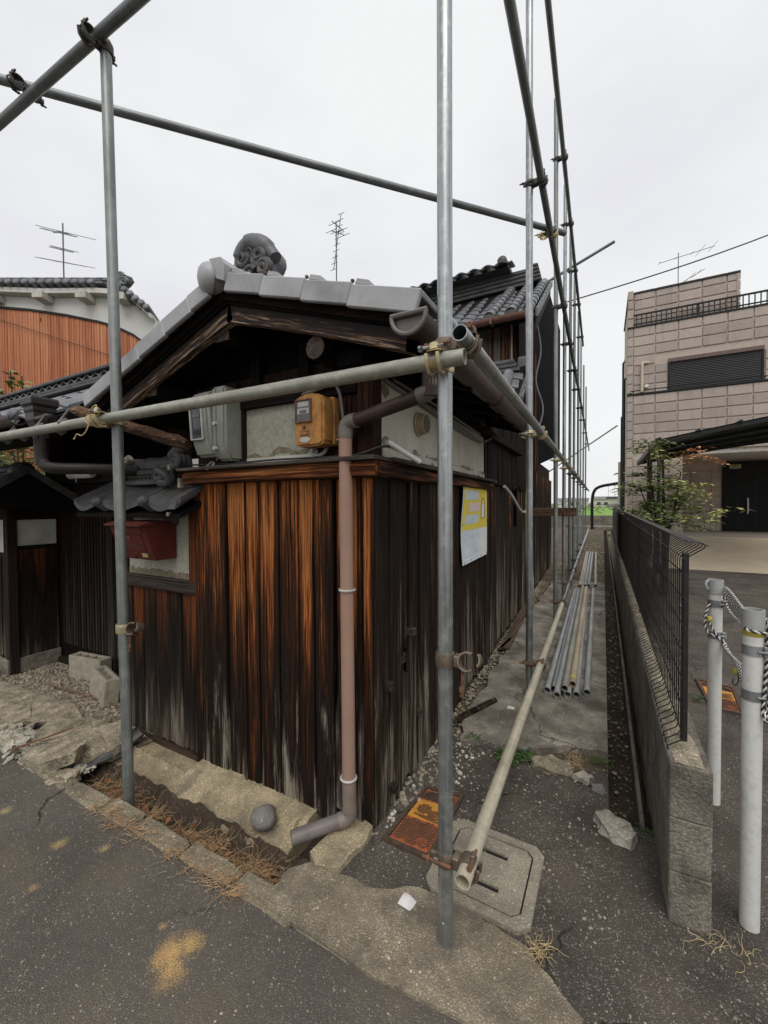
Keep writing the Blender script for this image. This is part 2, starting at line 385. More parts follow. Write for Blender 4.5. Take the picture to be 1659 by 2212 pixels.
def m_plaster():
    t = NT('old_lime_plaster'); P = t.pos(); z = t.sep(P, 2)
    n = t.noise(P, 5, 6, 0.65); f = t.noise(P, 110, 3, 0.6)
    c = t.ramp(n, [(0.3, (0.47, 0.45, 0.38)), (0.7, (0.60, 0.575, 0.50))])
    c = t.mix(c, t.ramp(f, [(0.3, 0.9), (0.7, 1.08)]), 1.0, 'MULTIPLY')
    e = t.noise(P, 16, 5, 0.7); e2 = t.noise(P, 5.5, 3)
    edge = t.math('ABSOLUTE', t.math('SUBTRACT', z, 1.712))
    ch = t.math('SUBTRACT', t.math('ADD', t.math('MULTIPLY', e, 0.05), t.math('MULTIPLY', e2, 0.055)), edge)
    c = t.mix(c, (0.17, 0.135, 0.09), t.ramp(ch, [(0.045, 0.0), (0.052, 1.0)]))
    e3 = t.math('SUBTRACT', t.math('MULTIPLY', t.noise(P, 21, 5, 0.7), 0.09), t.math('SUBTRACT', z, 1.645))
    c = t.mix(c, (0.13, 0.10, 0.07), t.ramp(e3, [(0.025, 0.0), (0.032, 1.0)]))
    st = t.noise(t.map(P, (1, 1, 0.12)), 14, 4, 0.6)
    c = t.mix(c, (0.30, 0.285, 0.24), t.ramp(st, [(0.52, 0.0), (0.8, 0.6)]))
    t.bump(t.math('ADD', f, t.math('MULTIPLY', ch, 8)), 0.3, 0.004)
    return t.out(c, 0.9)
M_PLASTER = m_plaster()
M_PANEL = m_plain('stained_cement_panel', (0.33, 0.32, 0.26), 0.85, 0, 0.22, 45, (0.42, 0.40, 0.33), 0.3)
M_WHITEP = m_plain('aged_white_plaster', (0.50, 0.49, 0.44), 0.9, 0, 0.14, 7, (0.33, 0.31, 0.26), 0.2)
M_PEELED = m_plain('clay_under_plaster', (0.2, 0.165, 0.11), 0.95, 0, 0.4, 40, None, 0.8)

def m_galv(name, a, b, spot, metal=0.55, rough=0.42, amt=0.6):
    t = NT(name); O = t.off(t.obj())
    s = t.noise(t.map(O, (1, 1, 0.02)), 130, 4, 0.6); n = t.noise(O, 22, 5, 0.7); g = t.noise(t.map(O, (1, 1, 0.35)), 9, 4, 0.6)
    c = t.ramp(s, [(0.3, a), (0.7, b)])
    c = t.mix(c, spot, t.math('MULTIPLY', t.ramp(n, [(0.48, 0.0), (0.66, 1.0)]), amt))
    c = t.mix(c, t.ramp(g, [(0.3, 0.72), (0.7, 1.15)]), 1.0, 'MULTIPLY')
    t.bump(n, 0.12, 0.002)
    return t.out(c, t.ramp(n, [(0.3, rough-0.08), (0.7, rough+0.15)]), metal)
M_GALV = m_galv('galvanised_steel', (0.22, 0.235, 0.24), (0.42, 0.44, 0.445), (0.52, 0.53, 0.52), 0.8, 0.34)
M_LOOSE = m_galv('loose_pipe_steel', (0.26, 0.275, 0.275), (0.42, 0.43, 0.425), (0.50, 0.49, 0.46), 0.3, 0.5)
M_GALVD = m_galv('dull_galvanised_steel', (0.13, 0.145, 0.15), (0.23, 0.245, 0.25), (0.29, 0.29, 0.27))
M_GALVG = m_galv('green_grey_steel', (0.17, 0.185, 0.18), (0.27, 0.29, 0.28), (0.33, 0.335, 0.31))
M_MOTTLE = m_galv('mottled_old_steel', (0.25, 0.25, 0.22), (0.36, 0.36, 0.31), (0.46, 0.44, 0.36), 0.35, 0.5, 0.8)
M_CREAM = m_galv('lime_splashed_steel', (0.40, 0.36, 0.27), (0.52, 0.47, 0.36), (0.30, 0.28, 0.23), 0.1, 0.62, 0.7)
M_TANPIPE = m_galv('rust_dusted_steel', (0.40, 0.31, 0.2), (0.5, 0.41, 0.28), (0.32, 0.3, 0.27), 0.15, 0.6, 0.7)
M_RUST = m_plain('rusted_iron', (0.16, 0.085, 0.05), 0.85, 0.2, 0.45, 60, (0.27, 0.12, 0.06), 0.5)
M_CLAMP = m_plain('old_clamp_steel', (0.17, 0.135, 0.10), 0.55, 0.5, 0.35, 50, (0.16, 0.10, 0.07), 0.3)
M_ZINC = m_plain('yellow_zinc', (0.58, 0.49, 0.29), 0.35, 0.6, 0.25, 40, (0.32, 0.29, 0.22), 0.15)
M_CLAMPD = m_plain('dark_clamp_steel', (0.07, 0.065, 0.06), 0.6, 0.4, 0.35, 50, (0.12, 0.09, 0.06), 0.2)

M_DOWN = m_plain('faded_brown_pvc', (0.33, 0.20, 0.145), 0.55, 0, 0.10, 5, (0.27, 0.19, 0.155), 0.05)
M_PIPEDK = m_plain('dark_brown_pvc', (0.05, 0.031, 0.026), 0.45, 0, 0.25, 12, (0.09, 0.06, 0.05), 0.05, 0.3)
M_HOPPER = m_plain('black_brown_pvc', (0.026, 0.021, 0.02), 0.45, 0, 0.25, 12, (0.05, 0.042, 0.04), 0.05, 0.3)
M_ELBOW = m_plain('grey_brown_pvc', (0.15, 0.13, 0.12), 0.5, 0, 0.2, 12, (0.2, 0.17, 0.15), 0.05)
M_GUTTER = m_plain('gutter_brown', (0.06, 0.04, 0.035), 0.4, 0, 0.25, 6, (0.11, 0.085, 0.075), 0.05, 0.35)
M_COPPER = m_plain('red_brown_gutter', (0.20, 0.095, 0.075), 0.5, 0, 0.25, 10)
M_LTGREY = m_plain('pale_grey_plastic', (0.42, 0.41, 0.39), 0.55, 0, 0.15, 10)
M_METERG = m_plain('grey_green_painted_steel', (0.25, 0.26, 0.225), 0.5, 0, 0.13, 14, (0.19, 0.19, 0.16), 0.08)
M_METERO = m_plain('rusted_ochre_steel', (0.42, 0.205, 0.06), 0.65, 0.0, 0.3, 26, (0.15, 0.065, 0.028), 0.25, 0.25)
M_GLASSDK = m_plain('dusty_meter_glass', (0.035, 0.042, 0.05), 0.15, 0, 0.3, 20, None, 0, 0.6)
M_DIAL = m_plain('meter_dial', (0.34, 0.34, 0.33), 0.5, 0, 0.1)
M_DIALDK = m_plain('meter_dial_dark', (0.10, 0.10, 0.105), 0.5, 0, 0.2)
M_WHITE = m_plain('white_plastic', (0.72, 0.71, 0.68), 0.5, 0, 0.08, 6)
M_BLACK = m_plain('black_print_and_shade', (0.012, 0.012, 0.012), 0.6, 0, 0.1)  # print, and the black standing in for shade in slots, vent and hole
M_BOXRED = m_plain('faded_red_paint', (0.095, 0.018, 0.012), 0.65, 0, 0.3, 12, (0.05, 0.014, 0.01), 0.1, 0.25)
M_CABLE = m_plain('grey_cable', (0.16, 0.155, 0.15), 0.6, 0, 0.2)
M_CABLEDK = m_plain('black_cable', (0.02, 0.02, 0.02), 0.6, 0, 0.2)
M_BEIGE = m_plain('beige_vent_plastic', (0.38, 0.30, 0.2), 0.5, 0, 0.12)

M_ROAD = m_ground('road_asphalt', (0.108, 0.096, 0.081), (0.30, 0.28, 0.245), 0.70, 230, (0.7, 1.25), (0.17, 0.135, 0.085), (0.5, 0.74), 0.9, 1.3, 0.9, crack=0.9,
                  stain=[(-1.225, 0.80, 0.05, (0.60, 0.37, 0.14)), (-1.20, 0.85, 0.04, (0.56, 0.36, 0.14)), (-1.185, 0.765, 0.045, (0.55, 0.35, 0.14)), (-1.33, 0.845, 0.015, (0.45, 0.30, 0.13)),
                         (-1.85, 0.93, 0.022, (0.4, 0.3, 0.15)), (-2.05, 0.85, 0.028, (0.4, 0.29, 0.12)), (-2.5, 0.82, 0.024, (0.42, 0.33, 0.18)), (-1.9, 0.70, 0.018, (0.4, 0.28, 0.12))])
M_LOT = m_ground('coarse_asphalt', (0.080, 0.068, 0.057), (0.30, 0.275, 0.24), 0.64, 190, (0.5, 1.4), (0.13, 0.105, 0.075), (0.5, 0.75), 1.0, 2.1, crack=1.3)
M_PATCH = m_ground('exposed_concrete', (0.235, 0.20, 0.145), (0.50, 0.435, 0.31), 0.5, 175, (0.5, 1.3), (0.085, 0.074, 0.06), (0.45, 0.62), 0.9, 2.6, 0.92, grit=0.2)
M_SLAB = m_ground('alley_concrete', (0.235, 0.212, 0.175), (0.40, 0.37, 0.32), 0.6, 130, (0.45, 1.45), (0.06, 0.052, 0.042), (0.44, 0.62), 0.6, 2.6, 0.92, grit=0.3, crack=1.1)
M_STEP = m_ground('sandy_foundation', (0.36, 0.295, 0.19), (0.60, 0.51, 0.35), 0.5, 150, (0.5, 1.2), (0.13, 0.115, 0.09), (0.47, 0.66), 1.0, 4.5, 0.95, grit=0.25)
M_KERB = m_ground('kerb_concrete', (0.22, 0.19, 0.135), (0.38, 0.34, 0.26), 0.6, 110, (0.65, 1.2), (0.10, 0.088, 0.07), (0.48, 0.7), 0.9, 4, 0.95, grit=0.25)
M_CHUNK = m_ground('broken_concrete', (0.33, 0.285, 0.205), (0.50, 0.45, 0.35), 0.5, 120, (0.45, 1.3), (0.12, 0.105, 0.08), (0.46, 0.64), 1.0, 7, 0.95, grit=0.35, crack=4.5)
M_PALECHUNK = m_ground('pale_concrete', (0.42, 0.39, 0.32), (0.55, 0.52, 0.45), 0.55, 90, (0.6, 1.15), (0.22, 0.2, 0.16), (0.5, 0.75), 0.9, 7, 0.95, grit=0.25)
M_SOIL = m_ground('dark_soil', (0.05, 0.038, 0.026), (0.14, 0.11, 0.08), 0.75, 80, (0.5, 1.4), None, (0, 1), 1.0, 6, 0.98, grit=0.3)
M_MUD = m_ground('brown_path_soil', (0.105, 0.078, 0.048), (0.25, 0.22, 0.17), 0.72, 60, (0.5, 1.4), (0.05, 0.045, 0.03), (0.5, 0.7), 0.9, 2.5, 0.95, grit=0.25)
M_GRAVEL = m_ground('gravel_bed', (0.15, 0.12, 0.085), (0.33, 0.29, 0.22), 0.5, 55, (0.6, 1.25), None, (0, 1), 1.0, 3, 0.95, grit=0.2)
M_GSTONE = m_plain('gravel_stone', (0.30, 0.265, 0.20), 0.9, 0, 0.45, 30, (0.17, 0.145, 0.105), 0.4)
M_WSTONE = m_plain('pale_gravel_stone', (0.50, 0.48, 0.43), 0.9, 0, 0.3, 30, (0.3, 0.28, 0.23), 0.4)
M_APRON = m_ground('clean_concrete', (0.62, 0.525, 0.38), (0.66, 0.57, 0.44), 0.6, 60, (0.85, 1.12), (0.34, 0.30, 0.23), (0.52, 0.75), 0.3, 0.7, 0.9)
M_BLOCK = m_ground('weathered_block', (0.20, 0.18, 0.145), (0.31, 0.29, 0.25), 0.6, 110, (0.5, 1.25), (0.05, 0.046, 0.038), (0.46, 0.66), 0.8, 3.2, 0.95, grit=0.3)
M_COREDK = m_plain('mortar_core', (0.10, 0.09, 0.075), 0.95, 0, 0.3, 40, None, 0.5)
M_COVER = m_ground('cover_concrete', (0.27, 0.24, 0.185), (0.40, 0.37, 0.30), 0.55, 150, (0.7, 1.2), (0.15, 0.135, 0.11), (0.5, 0.72), 0.6, 5, 0.92, grit=0.22)
M_BLOCKGREY = m_plain('breeze_block', (0.34, 0.305, 0.235), 0.95, 0, 0.2, 26, (0.22, 0.19, 0.14), 0.8)
M_ROOT = m_plain('dead_grass_root', (0.38, 0.245, 0.13), 0.85, 0, 0.45, 30)
M_STRAW = m_plain('pale_straw', (0.45, 0.34, 0.18), 0.85, 0, 0.35, 30)
M_WEED = m_plain('green_weed', (0.05, 0.10, 0.022), 0.7, 0, 0.4, 20)
M_FIELD = m_plain('rice_field_green', (0.18, 0.33, 0.05), 0.9, 0, 0.15, 0.2)
M_EARTH = m_plain('far_ground', (0.14, 0.15, 0.08), 0.95, 0, 0.3, 0.3)

# ---------------------------------------------------------------- ground and paving
def struct(mb, name, mat, smooth=False):
    return tag(mb.obj(name, mat, None, smooth), kind='structure')
def slab(name, poly, z, mat, depth=0.3):
    m = MB(); m.prism([(x, y, z) for x, y in poly], (0, 0, -depth)); return struct(m, name, mat)
m = MB(); m.face([(-700, -700, -0.36), (700, -700, -0.36), (700, 900, -0.36), (-700, 900, -0.36)]); struct(m, 'ground', M_EARTH)
m = MB(); m.face([(-80, 30, -0.33), (160, 30, -0.33), (160, 190, -0.33), (-80, 190, -0.33)]); struct(m, 'rice_field', M_FIELD)
def jag(pts, step, amp, rg):
    out = []
    for i in range(len(pts)-1):
        a, b = V((*pts[i], 0)), V((*pts[i+1], 0)); n = max(1, int((b-a).length/step))
        for k in range(n):
            p = a.lerp(b, k/n)
            q = 0 if (i == 0 and k == 0) else amp
            out.append((p.x+rg.uniform(-q, q), p.y+rg.uniform(-q, q)))
    out.append(pts[-1]); return out
rj = random.Random(5)
slab('road', [(-60, -20), (60, -20), (60, 1.04), (0.6, 1.06), (-0.05, 1.12), (-0.62, 1.055), (-2.75, 1.015), (-60, 0.95)], -0.004, M_ROAD)
edge = jag([(-0.05, 1.10), (-0.046, 1.235), (-0.161, 1.323), (-0.224, 1.366), (-0.591, 1.391), (-0.726, 1.309), (-0.9, 1.285), (-1.04, 1.27), (-1.09, 1.21), (-1.08, 1.06)], 0.03, 0.008, rj)
slab('concrete_pavement', edge+[(-0.62, 1.05), (-0.35, 1.075)], 0.006, M_PATCH)
slab('alley_asphalt', [(-1.04, 1.30), (-1.0, 1.2), (-0.05, 1.06), (0.03, 1.06), (0.03, 2.46), (-1.2, 2.46), (-1.2, 1.6), (-1.04, 1.6)], 0.0, M_LOT)
slab('parking_asphalt', [(0.03, 1.05), (40, 1.0), (40, 10.8), (0.205, 10.8), (0.205, 2.1), (0.03, 2.1)], 0.0, M_LOT)
fr = jag([(0.03, 2.61), (-0.15, 2.60), (-0.40, 2.43), (-0.62, 2.40), (-0.74, 2.33), (-0.80, 2.52)], 0.045, 0.014, rj)
lf = jag([(-0.80, 2.52), (-0.84, 4.5), (-0.83, 7.0), (-0.80, 8.1)], 0.15, 0.03, rj)
m = MB(); m.prism([(x, y, 0.026) for x, y in fr+lf+[(-0.3, 8.2), (0.03, 8.15)]], (0, 0, -0.04)); struct(m, 'alley_slab', M_SLAB)
slab('alley_path', [(-3.2, 2.46), (0.03, 2.46), (0.03, 30), (-3.2, 30)], -0.012, M_MUD)
m = MB(); m.grid(lambda u, v: V((0.03+0.175*u, 2.06+27*v, -0.17+0.02*mnoise.noise(V((u*3, v*120, 2)))-0.02*math.sin(u*3.14))), 6, 160); struct(m, 'drain_bed', M_SOIL, True)
m = MB(); m.box(0.158, 0.176, 2.12, 27, -0.2, -0.045); m.box(0.0305, 0.205, 2.02, 2.085, -0.25, -0.002)
struct(m, 'drain_channel', M_BLOCK)
m = MB()
m.prism([(-0.1+0.6, 10.8, 0.0), (40, 10.8, 0.0), (40, 14.9, 0.44), (0.5, 14.9, 0.44)], (0, 0, -0.5)); struct(m, 'driveway', M_APRON)
slab('forecourt', [(-12, 1.02), (-2.63, 1.02), (-2.63, 1.36), (-2.5, 1.5), (-2.5, 2.6), (-12, 2.6)], -0.035, M_GRAVEL)
# dug trench along the kerb
m = MB()
def trench(u, v):
    x = -2.66+1.62*u; y = 1.09+0.22*v
    z = -0.115+0.035*mnoise.noise(V((x*9, y*9, 0)))+0.018*mnoise.noise(V((x*31, y*31, 3)))+0.05*(abs(v-0.5)*2)**3+0.045*max(0, v-0.45)
    return V((x, y, z))
m.grid(trench, 90, 18); struct(m, 'trench_soil', M_SOIL, True)
slab('yard_soil', [(-2.7, 1.30), (-0.98, 1.30), (-0.98, 1.6), (-2.7, 1.6)], -0.13, M_SOIL, 0.12)
# sandy footing under the boards, irregular edges
m = MB()
def step(u, v):
    x = -2.64+1.46*u
    yn = 1.300+0.012*math.sin(x*2.1+1)+0.010*mnoise.noise(V((x*5, 0, 1)))+(0.03 if x > -1.24 else 0)
    prof = [(-0.012, -0.17), (-0.004, -0.09), (0.0, -0.03), (0.012, -0.012), (0.07, -0.004), (0.115, 0.0), (0.13, 0.022), (0.148, 0.034), (0.27, 0.040)]
    i = min(int(v*8+1e-6), 8); dy, z = prof[i]
    n = mnoise.noise(V((x*11, i*1.7, 4))); n2 = mnoise.noise(V((x*50, i*3, 8))); n3 = mnoise.noise(V((x*120, i*7, 2)))
    if dy > 0.13 and x < -2.02: z = z*0.25-0.01
    if u > 0.992 or u < 0.004: z = -0.17
    return V((x, yn+dy+0.006*n+0.005*n2, max(-0.18, z-0.05)+0.004*n+0.006*n2+0.004*n3))
m.grid(step, 260, 8); struct(m, 'foundation_ledge', M_STEP, True)
m = MB(); m.prism([(-0.985, 1.55, 0.03), (-0.885, 1.53, 0.03), (-0.88, 1.42, 0.028), (-0.905, 1.285, 0.024), (-1.0, 1.265, 0.02), (-1.055, 1.30, 0.02), (-1.03, 1.42, 0.03)], (0, 0, -0.2))
bmesh.ops.subdivide_edges(m.bm, edges=m.bm.edges[:], cuts=3)
for v in m.bm.verts: v.co += V((mnoise.noise(v.co*14), mnoise.noise(v.co*14+V((9, 0, 0))), mnoise.noise(v.co*20)*0.4))*0.012
struct(m, 'downpipe_pad', M_STEP)
# kerb of separate broken stones
kerb = thing('kerb', 'broken concrete kerb between the road and the dug trench', 'kerb', (-1.7, 1.07, -0.1))
x = -2.66; rk = random.Random(3)
while x < -0.64:
    L = rk.uniform(0.2, 0.36); x1 = min(x+L, -0.62)
    yc = 1.012+0.02*(x+2.66)
    m = MB(); m.box(x+0.008, x1-0.008, yc+rk.uniform(0, .012), yc+0.098+rk.uniform(-0.012, 0.012), -0.16, 0.004+rk.uniform(-0.006, 0.006), 0.012)
    bmesh.ops.subdivide_edges(m.bm, edges=m.bm.edges[:], cuts=2, use_grid_fill=True)
    for v in m.bm.verts: v.co += V((mnoise.noise(v.co*18), mnoise.noise(v.co*18+V((9, 0, 0))), mnoise.noise(v.co*26)*0.5))*0.012
    m.obj('kerb_stone', M_KERB, kerb); x = x1

# ---------------------------------------------------------------- scaffolding
GP = 'steel scaffold pipes round the old house'
def pipe(p0, p1, mat, label, name='scaffold_pole', group=GP, ri=0.0208):
    m = MB(); L = (V(p1)-V(p0)).length; m.pipe(L, 0.0243, ri, 22)
    me = m.mesh(name, mat, True, 35)
    o = inst(me, name, None, aim(p0, p1)); return tag(o, label, 'scaffold pipe', group)
def px(y): return -0.45-0.01*(y-1.25)
PY = [1.25, 3.09, 5.15, 6.4, 7.72, 9.05, 10.84, 12.46, 14.8, 17.6]
TOP = [5.6, 6.2, 6.08, 5.95, 6.1, 6.0, 6.0, 6.0, 5.9, 5.9]
PM = [M_GALV, M_GALV, M_GALVG, M_GALV, M_GALVD, M_GALVG, M_GALVD, M_GALV, M_GALVD, M_GALVD]
PL = ['thick upright scaffold pole nearest the camera, standing on the concrete pavement by the manhole',
      'second upright scaffold pole along the alley, in front of dark boards beyond the yellow poster',
      'third upright scaffold pole along the alley, just in front of the tied timber plank',
      'fourth upright scaffold pole along the alley, wired to the timber plank',
      'fifth upright scaffold pole along the alley, at the outer end of the timber plank']
for i, y in enumerate(PY):
    lab = PL[i] if i < 5 else '%s upright scaffold pole along the alley counted from the street%s' % (ORD[i], ', last of the row' if i == 9 else '')
    pipe((px(y), y, 0.006 if i == 0 else (0.02 if y < 8.2 else -0.02)), (px(y)+(-0.012 if i in (1, 2) else 0.004), y, TOP[i]), PM[i], lab)
o = bpy.data.objects.get('scaffold_pole')
m = MB(); M = T(-0.4505, 1.2262, 0.085) @ RX(rad(90)); m.lathe([(0.0, 0.003), (0.004, 0.0025), (0.0055, 0.0)], 10, M=M); m.obj('rivet', M_GALV, o)
pipe((-2.06, 1.148, -0.13), (-2.14, 1.148, 3.70), M_GALVG, 'upright scaffold pole at the left standing in the trench in front of the red mailbox')
RAIL = lambda y: px(y)+0.077
pipe((-0.365, 1.19, 1.886), (-5.4, 0.905, 1.815), M_MOTTLE, 'mottled horizontal pipe across the house front just above the two meters', 'scaffold_rail')
pipe((-0.2, 1.20, 3.745), (-5.2, 0.955, 3.57), M_GALVD, 'dark horizontal pipe high across the front at the top left corner of the picture', 'scaffold_rail')
pipe((-2.92, 0.93, 3.735), (-0.30, 3.82, 3.735), M_GALVD, 'long slanting tie pipe over the gable roof from the front to the alley row', 'scaffold_rail')
pipe((RAIL(1.25), 1.165, 1.949), (RAIL(20), 20, 1.945), M_GALV, 'open ended middle rail running down the alley beside the brown gutter', 'scaffold_rail')
pipe((RAIL(1.2), 1.185, 0.292), (RAIL(5.05), 5.05, 0.285), M_CREAM, 'cream bottom rail with open end clamped low on the nearest pole', 'scaffold_rail')
pipe((RAIL(5.06), 5.06, 0.285), (RAIL(19.5), 19.5, 0.30), M_GALV, 'grey far length of the bottom rail beyond the cream one', 'scaffold_rail')
pipe((RAIL(1.2), 0.9, 3.70), (RAIL(12.4), 12.4, 3.72), M_GALVD, 'dark upper rail over the alley crossed by the slanting tie pipe', 'scaffold_rail')
pipe((RAIL(12.5), 12.5, 3.72), (RAIL(20), 20, 3.72), M_GALVD, 'far length of the upper rail deep in the alley', 'scaffold_rail')
pipe((RAIL(3), 2.2, 5.36), (RAIL(11.6), 11.6, 5.43), M_GALVD, 'topmost rail over the alley with its far end in the open sky', 'scaffold_rail')
pipe((0.14, 7.8, 5.745), (-2.4, 7.8, 4.78), M_GALVD, 'pipe poking out to the right into the sky from the topmost rail', 'scaffold_rail')
pipe((0.42, 16.6, 4.15), (-2.0, 15.2, 2.3), M_GALVD, 'thin distant brace sticking out right, far down the alley', 'scaffold_rail')

def clamp_proto(mA, mB, mBolt, drop=0.0):
    """right-angle coupler: collar round a Z pole at the origin, collar round a Y rail at +x"""
    r = thing('pipe_clamp', 'x', 'pipe clamp', (0, 0, 0), 0, 'scaffold clamps')
    ring = lambda m, M, a0, arc: m.lathe([(0.0248, -0.022), (0.0300, -0.022), (0.0318, -0.012), (0.0318, 0.012), (0.0300, 0.022), (0.0248, 0.022)], 16, True, M, arc, a0)
    m = MB(); ring(m, T(0, 0, 0), rad(20), rad(320)); m.obj('pole_collar', mA, r, True, 50)
    m = MB(); ring(m, T(0.077, 0, 0) @ RX(rad(90)), rad(40), rad(310)); m.obj('rail_collar', mB, r, True, 50)
    m = MB(); m.box(0.026, 0.05, -0.021, 0.021, -0.021, 0.021, 0.004); m.obj('saddle', mA, r)
    for q in ((-0.047, -0.022, -0.017, -0.004, -0.013, 0.013), (-0.030, -0.012, -0.038, -0.026, -0.012, 0.012), (0.086, 0.1, -0.013, 0.013, 0.024, 0.046)):
        m = MB(); m.box(*q, 0.003); m.obj('hinge_lug', mA, r)
    m = MB(); m.tube([(0.060, -0.018, -0.036), (0.064, -0.018, -0.040), (0.088, -0.018, -0.040), (0.108, -0.018, -0.02), (0.112, -0.018, 0.01)], 0.006, 6); m.obj('yoke', mB, r, True)
    m = MB(); m.tube([(0.060, 0.018, -0.036), (0.064, 0.018, -0.040), (0.088, 0.018, -0.040), (0.108, 0.018, -0.02), (0.112, 0.018, 0.01)], 0.006, 6); m.obj('yoke', mB, r, True)
    m = MB(); m.tube([(-0.068, -0.034, 0), (0.03, -0.034, 0)], 0.005, 8); m.obj('bolt', mBolt, r)
    m = MB(); m.tube([(0.094, -0.034, 0.034), (0.094, 0.03, 0.034)], 0.005, 8); m.obj('bolt', mBolt, r)
    for M in (T(-0.052, -0.034, 0) @ RY(rad(90)), T(0.094, -0.04, 0.034) @ RX(rad(90))):
        m = MB(); m.lathe([(0, 0), (0.0095, 0), (0.0095, 0.009), (0, 0.009)], 6, False, M); m.obj('nut', mBolt, r)
    return r
protos = {'z': clamp_proto(M_ZINC, M_ZINC, M_GALV), 'r': clamp_proto(M_CLAMP, M_CLAMP, M_RUST), 'd': clamp_proto(M_CLAMPD, M_CLAMPD, M_CLAMPD)}
used = set()
def clamp(kind, loc, rz, label, rx=0.0):
    p = protos[kind]
    o = p if kind not in used else copy_tree(p)
    used.add(kind); o.location = loc; o.rotation_euler = (rx, 0, rz); o['label'] = label; return o
R90 = rad(-90)
clamp('z', (-0.45, 1.25, 1.886), R90, 'shiny yellow zinc clamp holding the front pipe on the nearest pole')
clamp('r', (-0.45, 1.25, 1.949), 0, 'rusty clamp holding the open ended middle rail on the nearest pole')
clamp('r', (-0.45, 1.25, 0.292), 0, 'rusty clamp with red bolts low on the nearest pole by the manhole')
clamp('z', (-2.10, 1.148, 1.862), R90, 'clamp on the left pole under the front pipe, bound with rope')
clamp('d', (-2.136, 1.148, 3.66), R90, 'dark clamp at the top of the left pole')
clamp('d', (-2.78, 1.115, 3.72), R90, 'clamp at the top left joining the slanting tie to the front pipe')
clamp('z', (RAIL(3.75)-0.06, 3.74, 3.72), 0, 'clamp joining the slanting tie to the upper rail')
rows = [('r', 0.287, 'bottom rail'), ('z', 1.945, 'middle rail'), ('d', 3.71, 'upper rail'), ('d', 5.39, 'topmost rail')]
for k, z, nm in rows:
    for i, y in enumerate(PY):
        if i == 0 or (z > 5 and (i < 2 or i > 6)) or (i > 7 and z < 1): continue
        clamp('d' if (k != 'd' and i > 3) else k, (px(y), y, z), 0, 'clamp holding the %s on the %s pole of the alley row' % (nm, ORD[i]))
def open_clamp(loc, rz, label, mA, mB):
    r = thing('swivel_clamp', label, 'pipe clamp', loc, rz, 'swivel clamps hanging open')
    X = mat_of(r)
    prof = [(0.0248, -0.022), (0.0300, -0.022), (0.0318, -0.012), (0.0318, 0.012), (0.0300, 0.022), (0.0248, 0.022)]
    m = MB(); m.lathe(prof, 18, True, X); m.obj('pole_collar', mA, r, True, 50)
    m = MB(); m.lathe(prof, 16, True, X @ T(0.075, -0.01, 0.004) @ RX(rad(70)) @ RZ(rad(60)), rad(250)); m.obj('open_collar', mB, r, True, 50)
    m = MB(); m.lathe(prof, 8, True, X @ T(0.088, -0.012, 0.014) @ RX(rad(70)) @ RZ(rad(-40)), rad(80)); m.obj('flap', mB, r, True, 50)
    m = MB(); m.box(0.03, 0.05, -0.018, 0.018, -0.018, 0.018, 0.003, X); m.obj('saddle', mA, r)
    m = MB(); m.tube([X @ V((0.062, -0.02, -0.03)), X @ V((0.058, -0.022, -0.105))], 0.005, 8); m.obj('bolt', M_RUST, r)
    m = MB(); m.lathe([(0, 0), (0.009, 0), (0.009, 0.012), (0, 0.012)], 6, False, X @ T(0.059, -0.022, -0.088)); m.obj('nut', M_RUST, r)
open_clamp((-0.45, 1.25, 0.945), rad(5), 'open swivel clamp halfway up the nearest pole, its bolt hanging', M_CLAMP, M_ZINC if False else M_CLAMP)
open_clamp((-2.086, 1.148, 0.842), rad(15), 'open swivel clamp with yellow band on the left pole', M_ZINC, M_CLAMP)
# rope binding on the front pipe
m = MB(); rr = random.Random(2)
for k in range(7):
    a = rr.uniform(0, 6.28); x0 = -2.19+0.014*k
    m.tube([(x0+0.01*math.sin(t*1.7+k), 1.083+0.028*math.cos(t), 1.86+0.028*math.sin(t)) for t in [6.283*j/14 for j in range(14)]], 0.0032, 5, closed=True)
m.tube(smooth_path([(-2.17, 1.06, 1.85), (-2.19, 1.05, 1.80), (-2.25, 1.06, 1.79), (-2.29, 1.06, 1.80), (-2.31, 1.06, 1.785), (-2.30, 1.05, 1.775)], 5), 0.003, 5)
m.tube(smooth_path([(-2.15, 1.06, 1.885), (-2.13, 1.07, 1.92), (-2.17, 1.08, 1.93), (-2.19, 1.07, 1.9)], 5), 0.003, 5)
tag(m.obj('rope_binding', M_STRAW, None, True, origin=(-2.17, 1.08, 1.86)), 'straw coloured rope knotted round the front pipe beside the left pole', 'rope')

# loose pipes stacked on the slab
near = [(-0.363, 3.225, 0), (-0.327, 3.27, 0), (-0.290, 3.173, 0), (-0.243, 3.22, 1), (-0.196, 3.32, 1), (-0.222, 3.215, 0), (-0.166, 3.241, 0), (-0.099, 3.318, 0)]
far = [(-0.395, 7.2), (-0.37, 7.25), (-0.335, 7.2), (-0.285, 7.3), (-0.235, 7.24), (-0.275, 7.3), (-0.225, 7.3), (-0.135, 7.35)]
lmat = [M_LOOSE, M_GALV, M_LOOSE, M_MOTTLE, M_TANPIPE, M_LOOSE, M_LOOSE, M_LOOSE]
llab = ['leftmost loose pipe of the near pile on the slab', 'second loose pipe from the left, its end set back between its neighbours', 'loose grey pipe reaching nearest the camera in the pile', 'mottled pipe lying on top of the pile, left of the tan taped one',
        'tan pipe on top of the pile with a band of yellow tape', 'loose grey pipe half hidden under the two upper pipes', 'loose grey pipe just right of the tan one', 'rightmost loose pipe of the near pile lying apart by the drain']
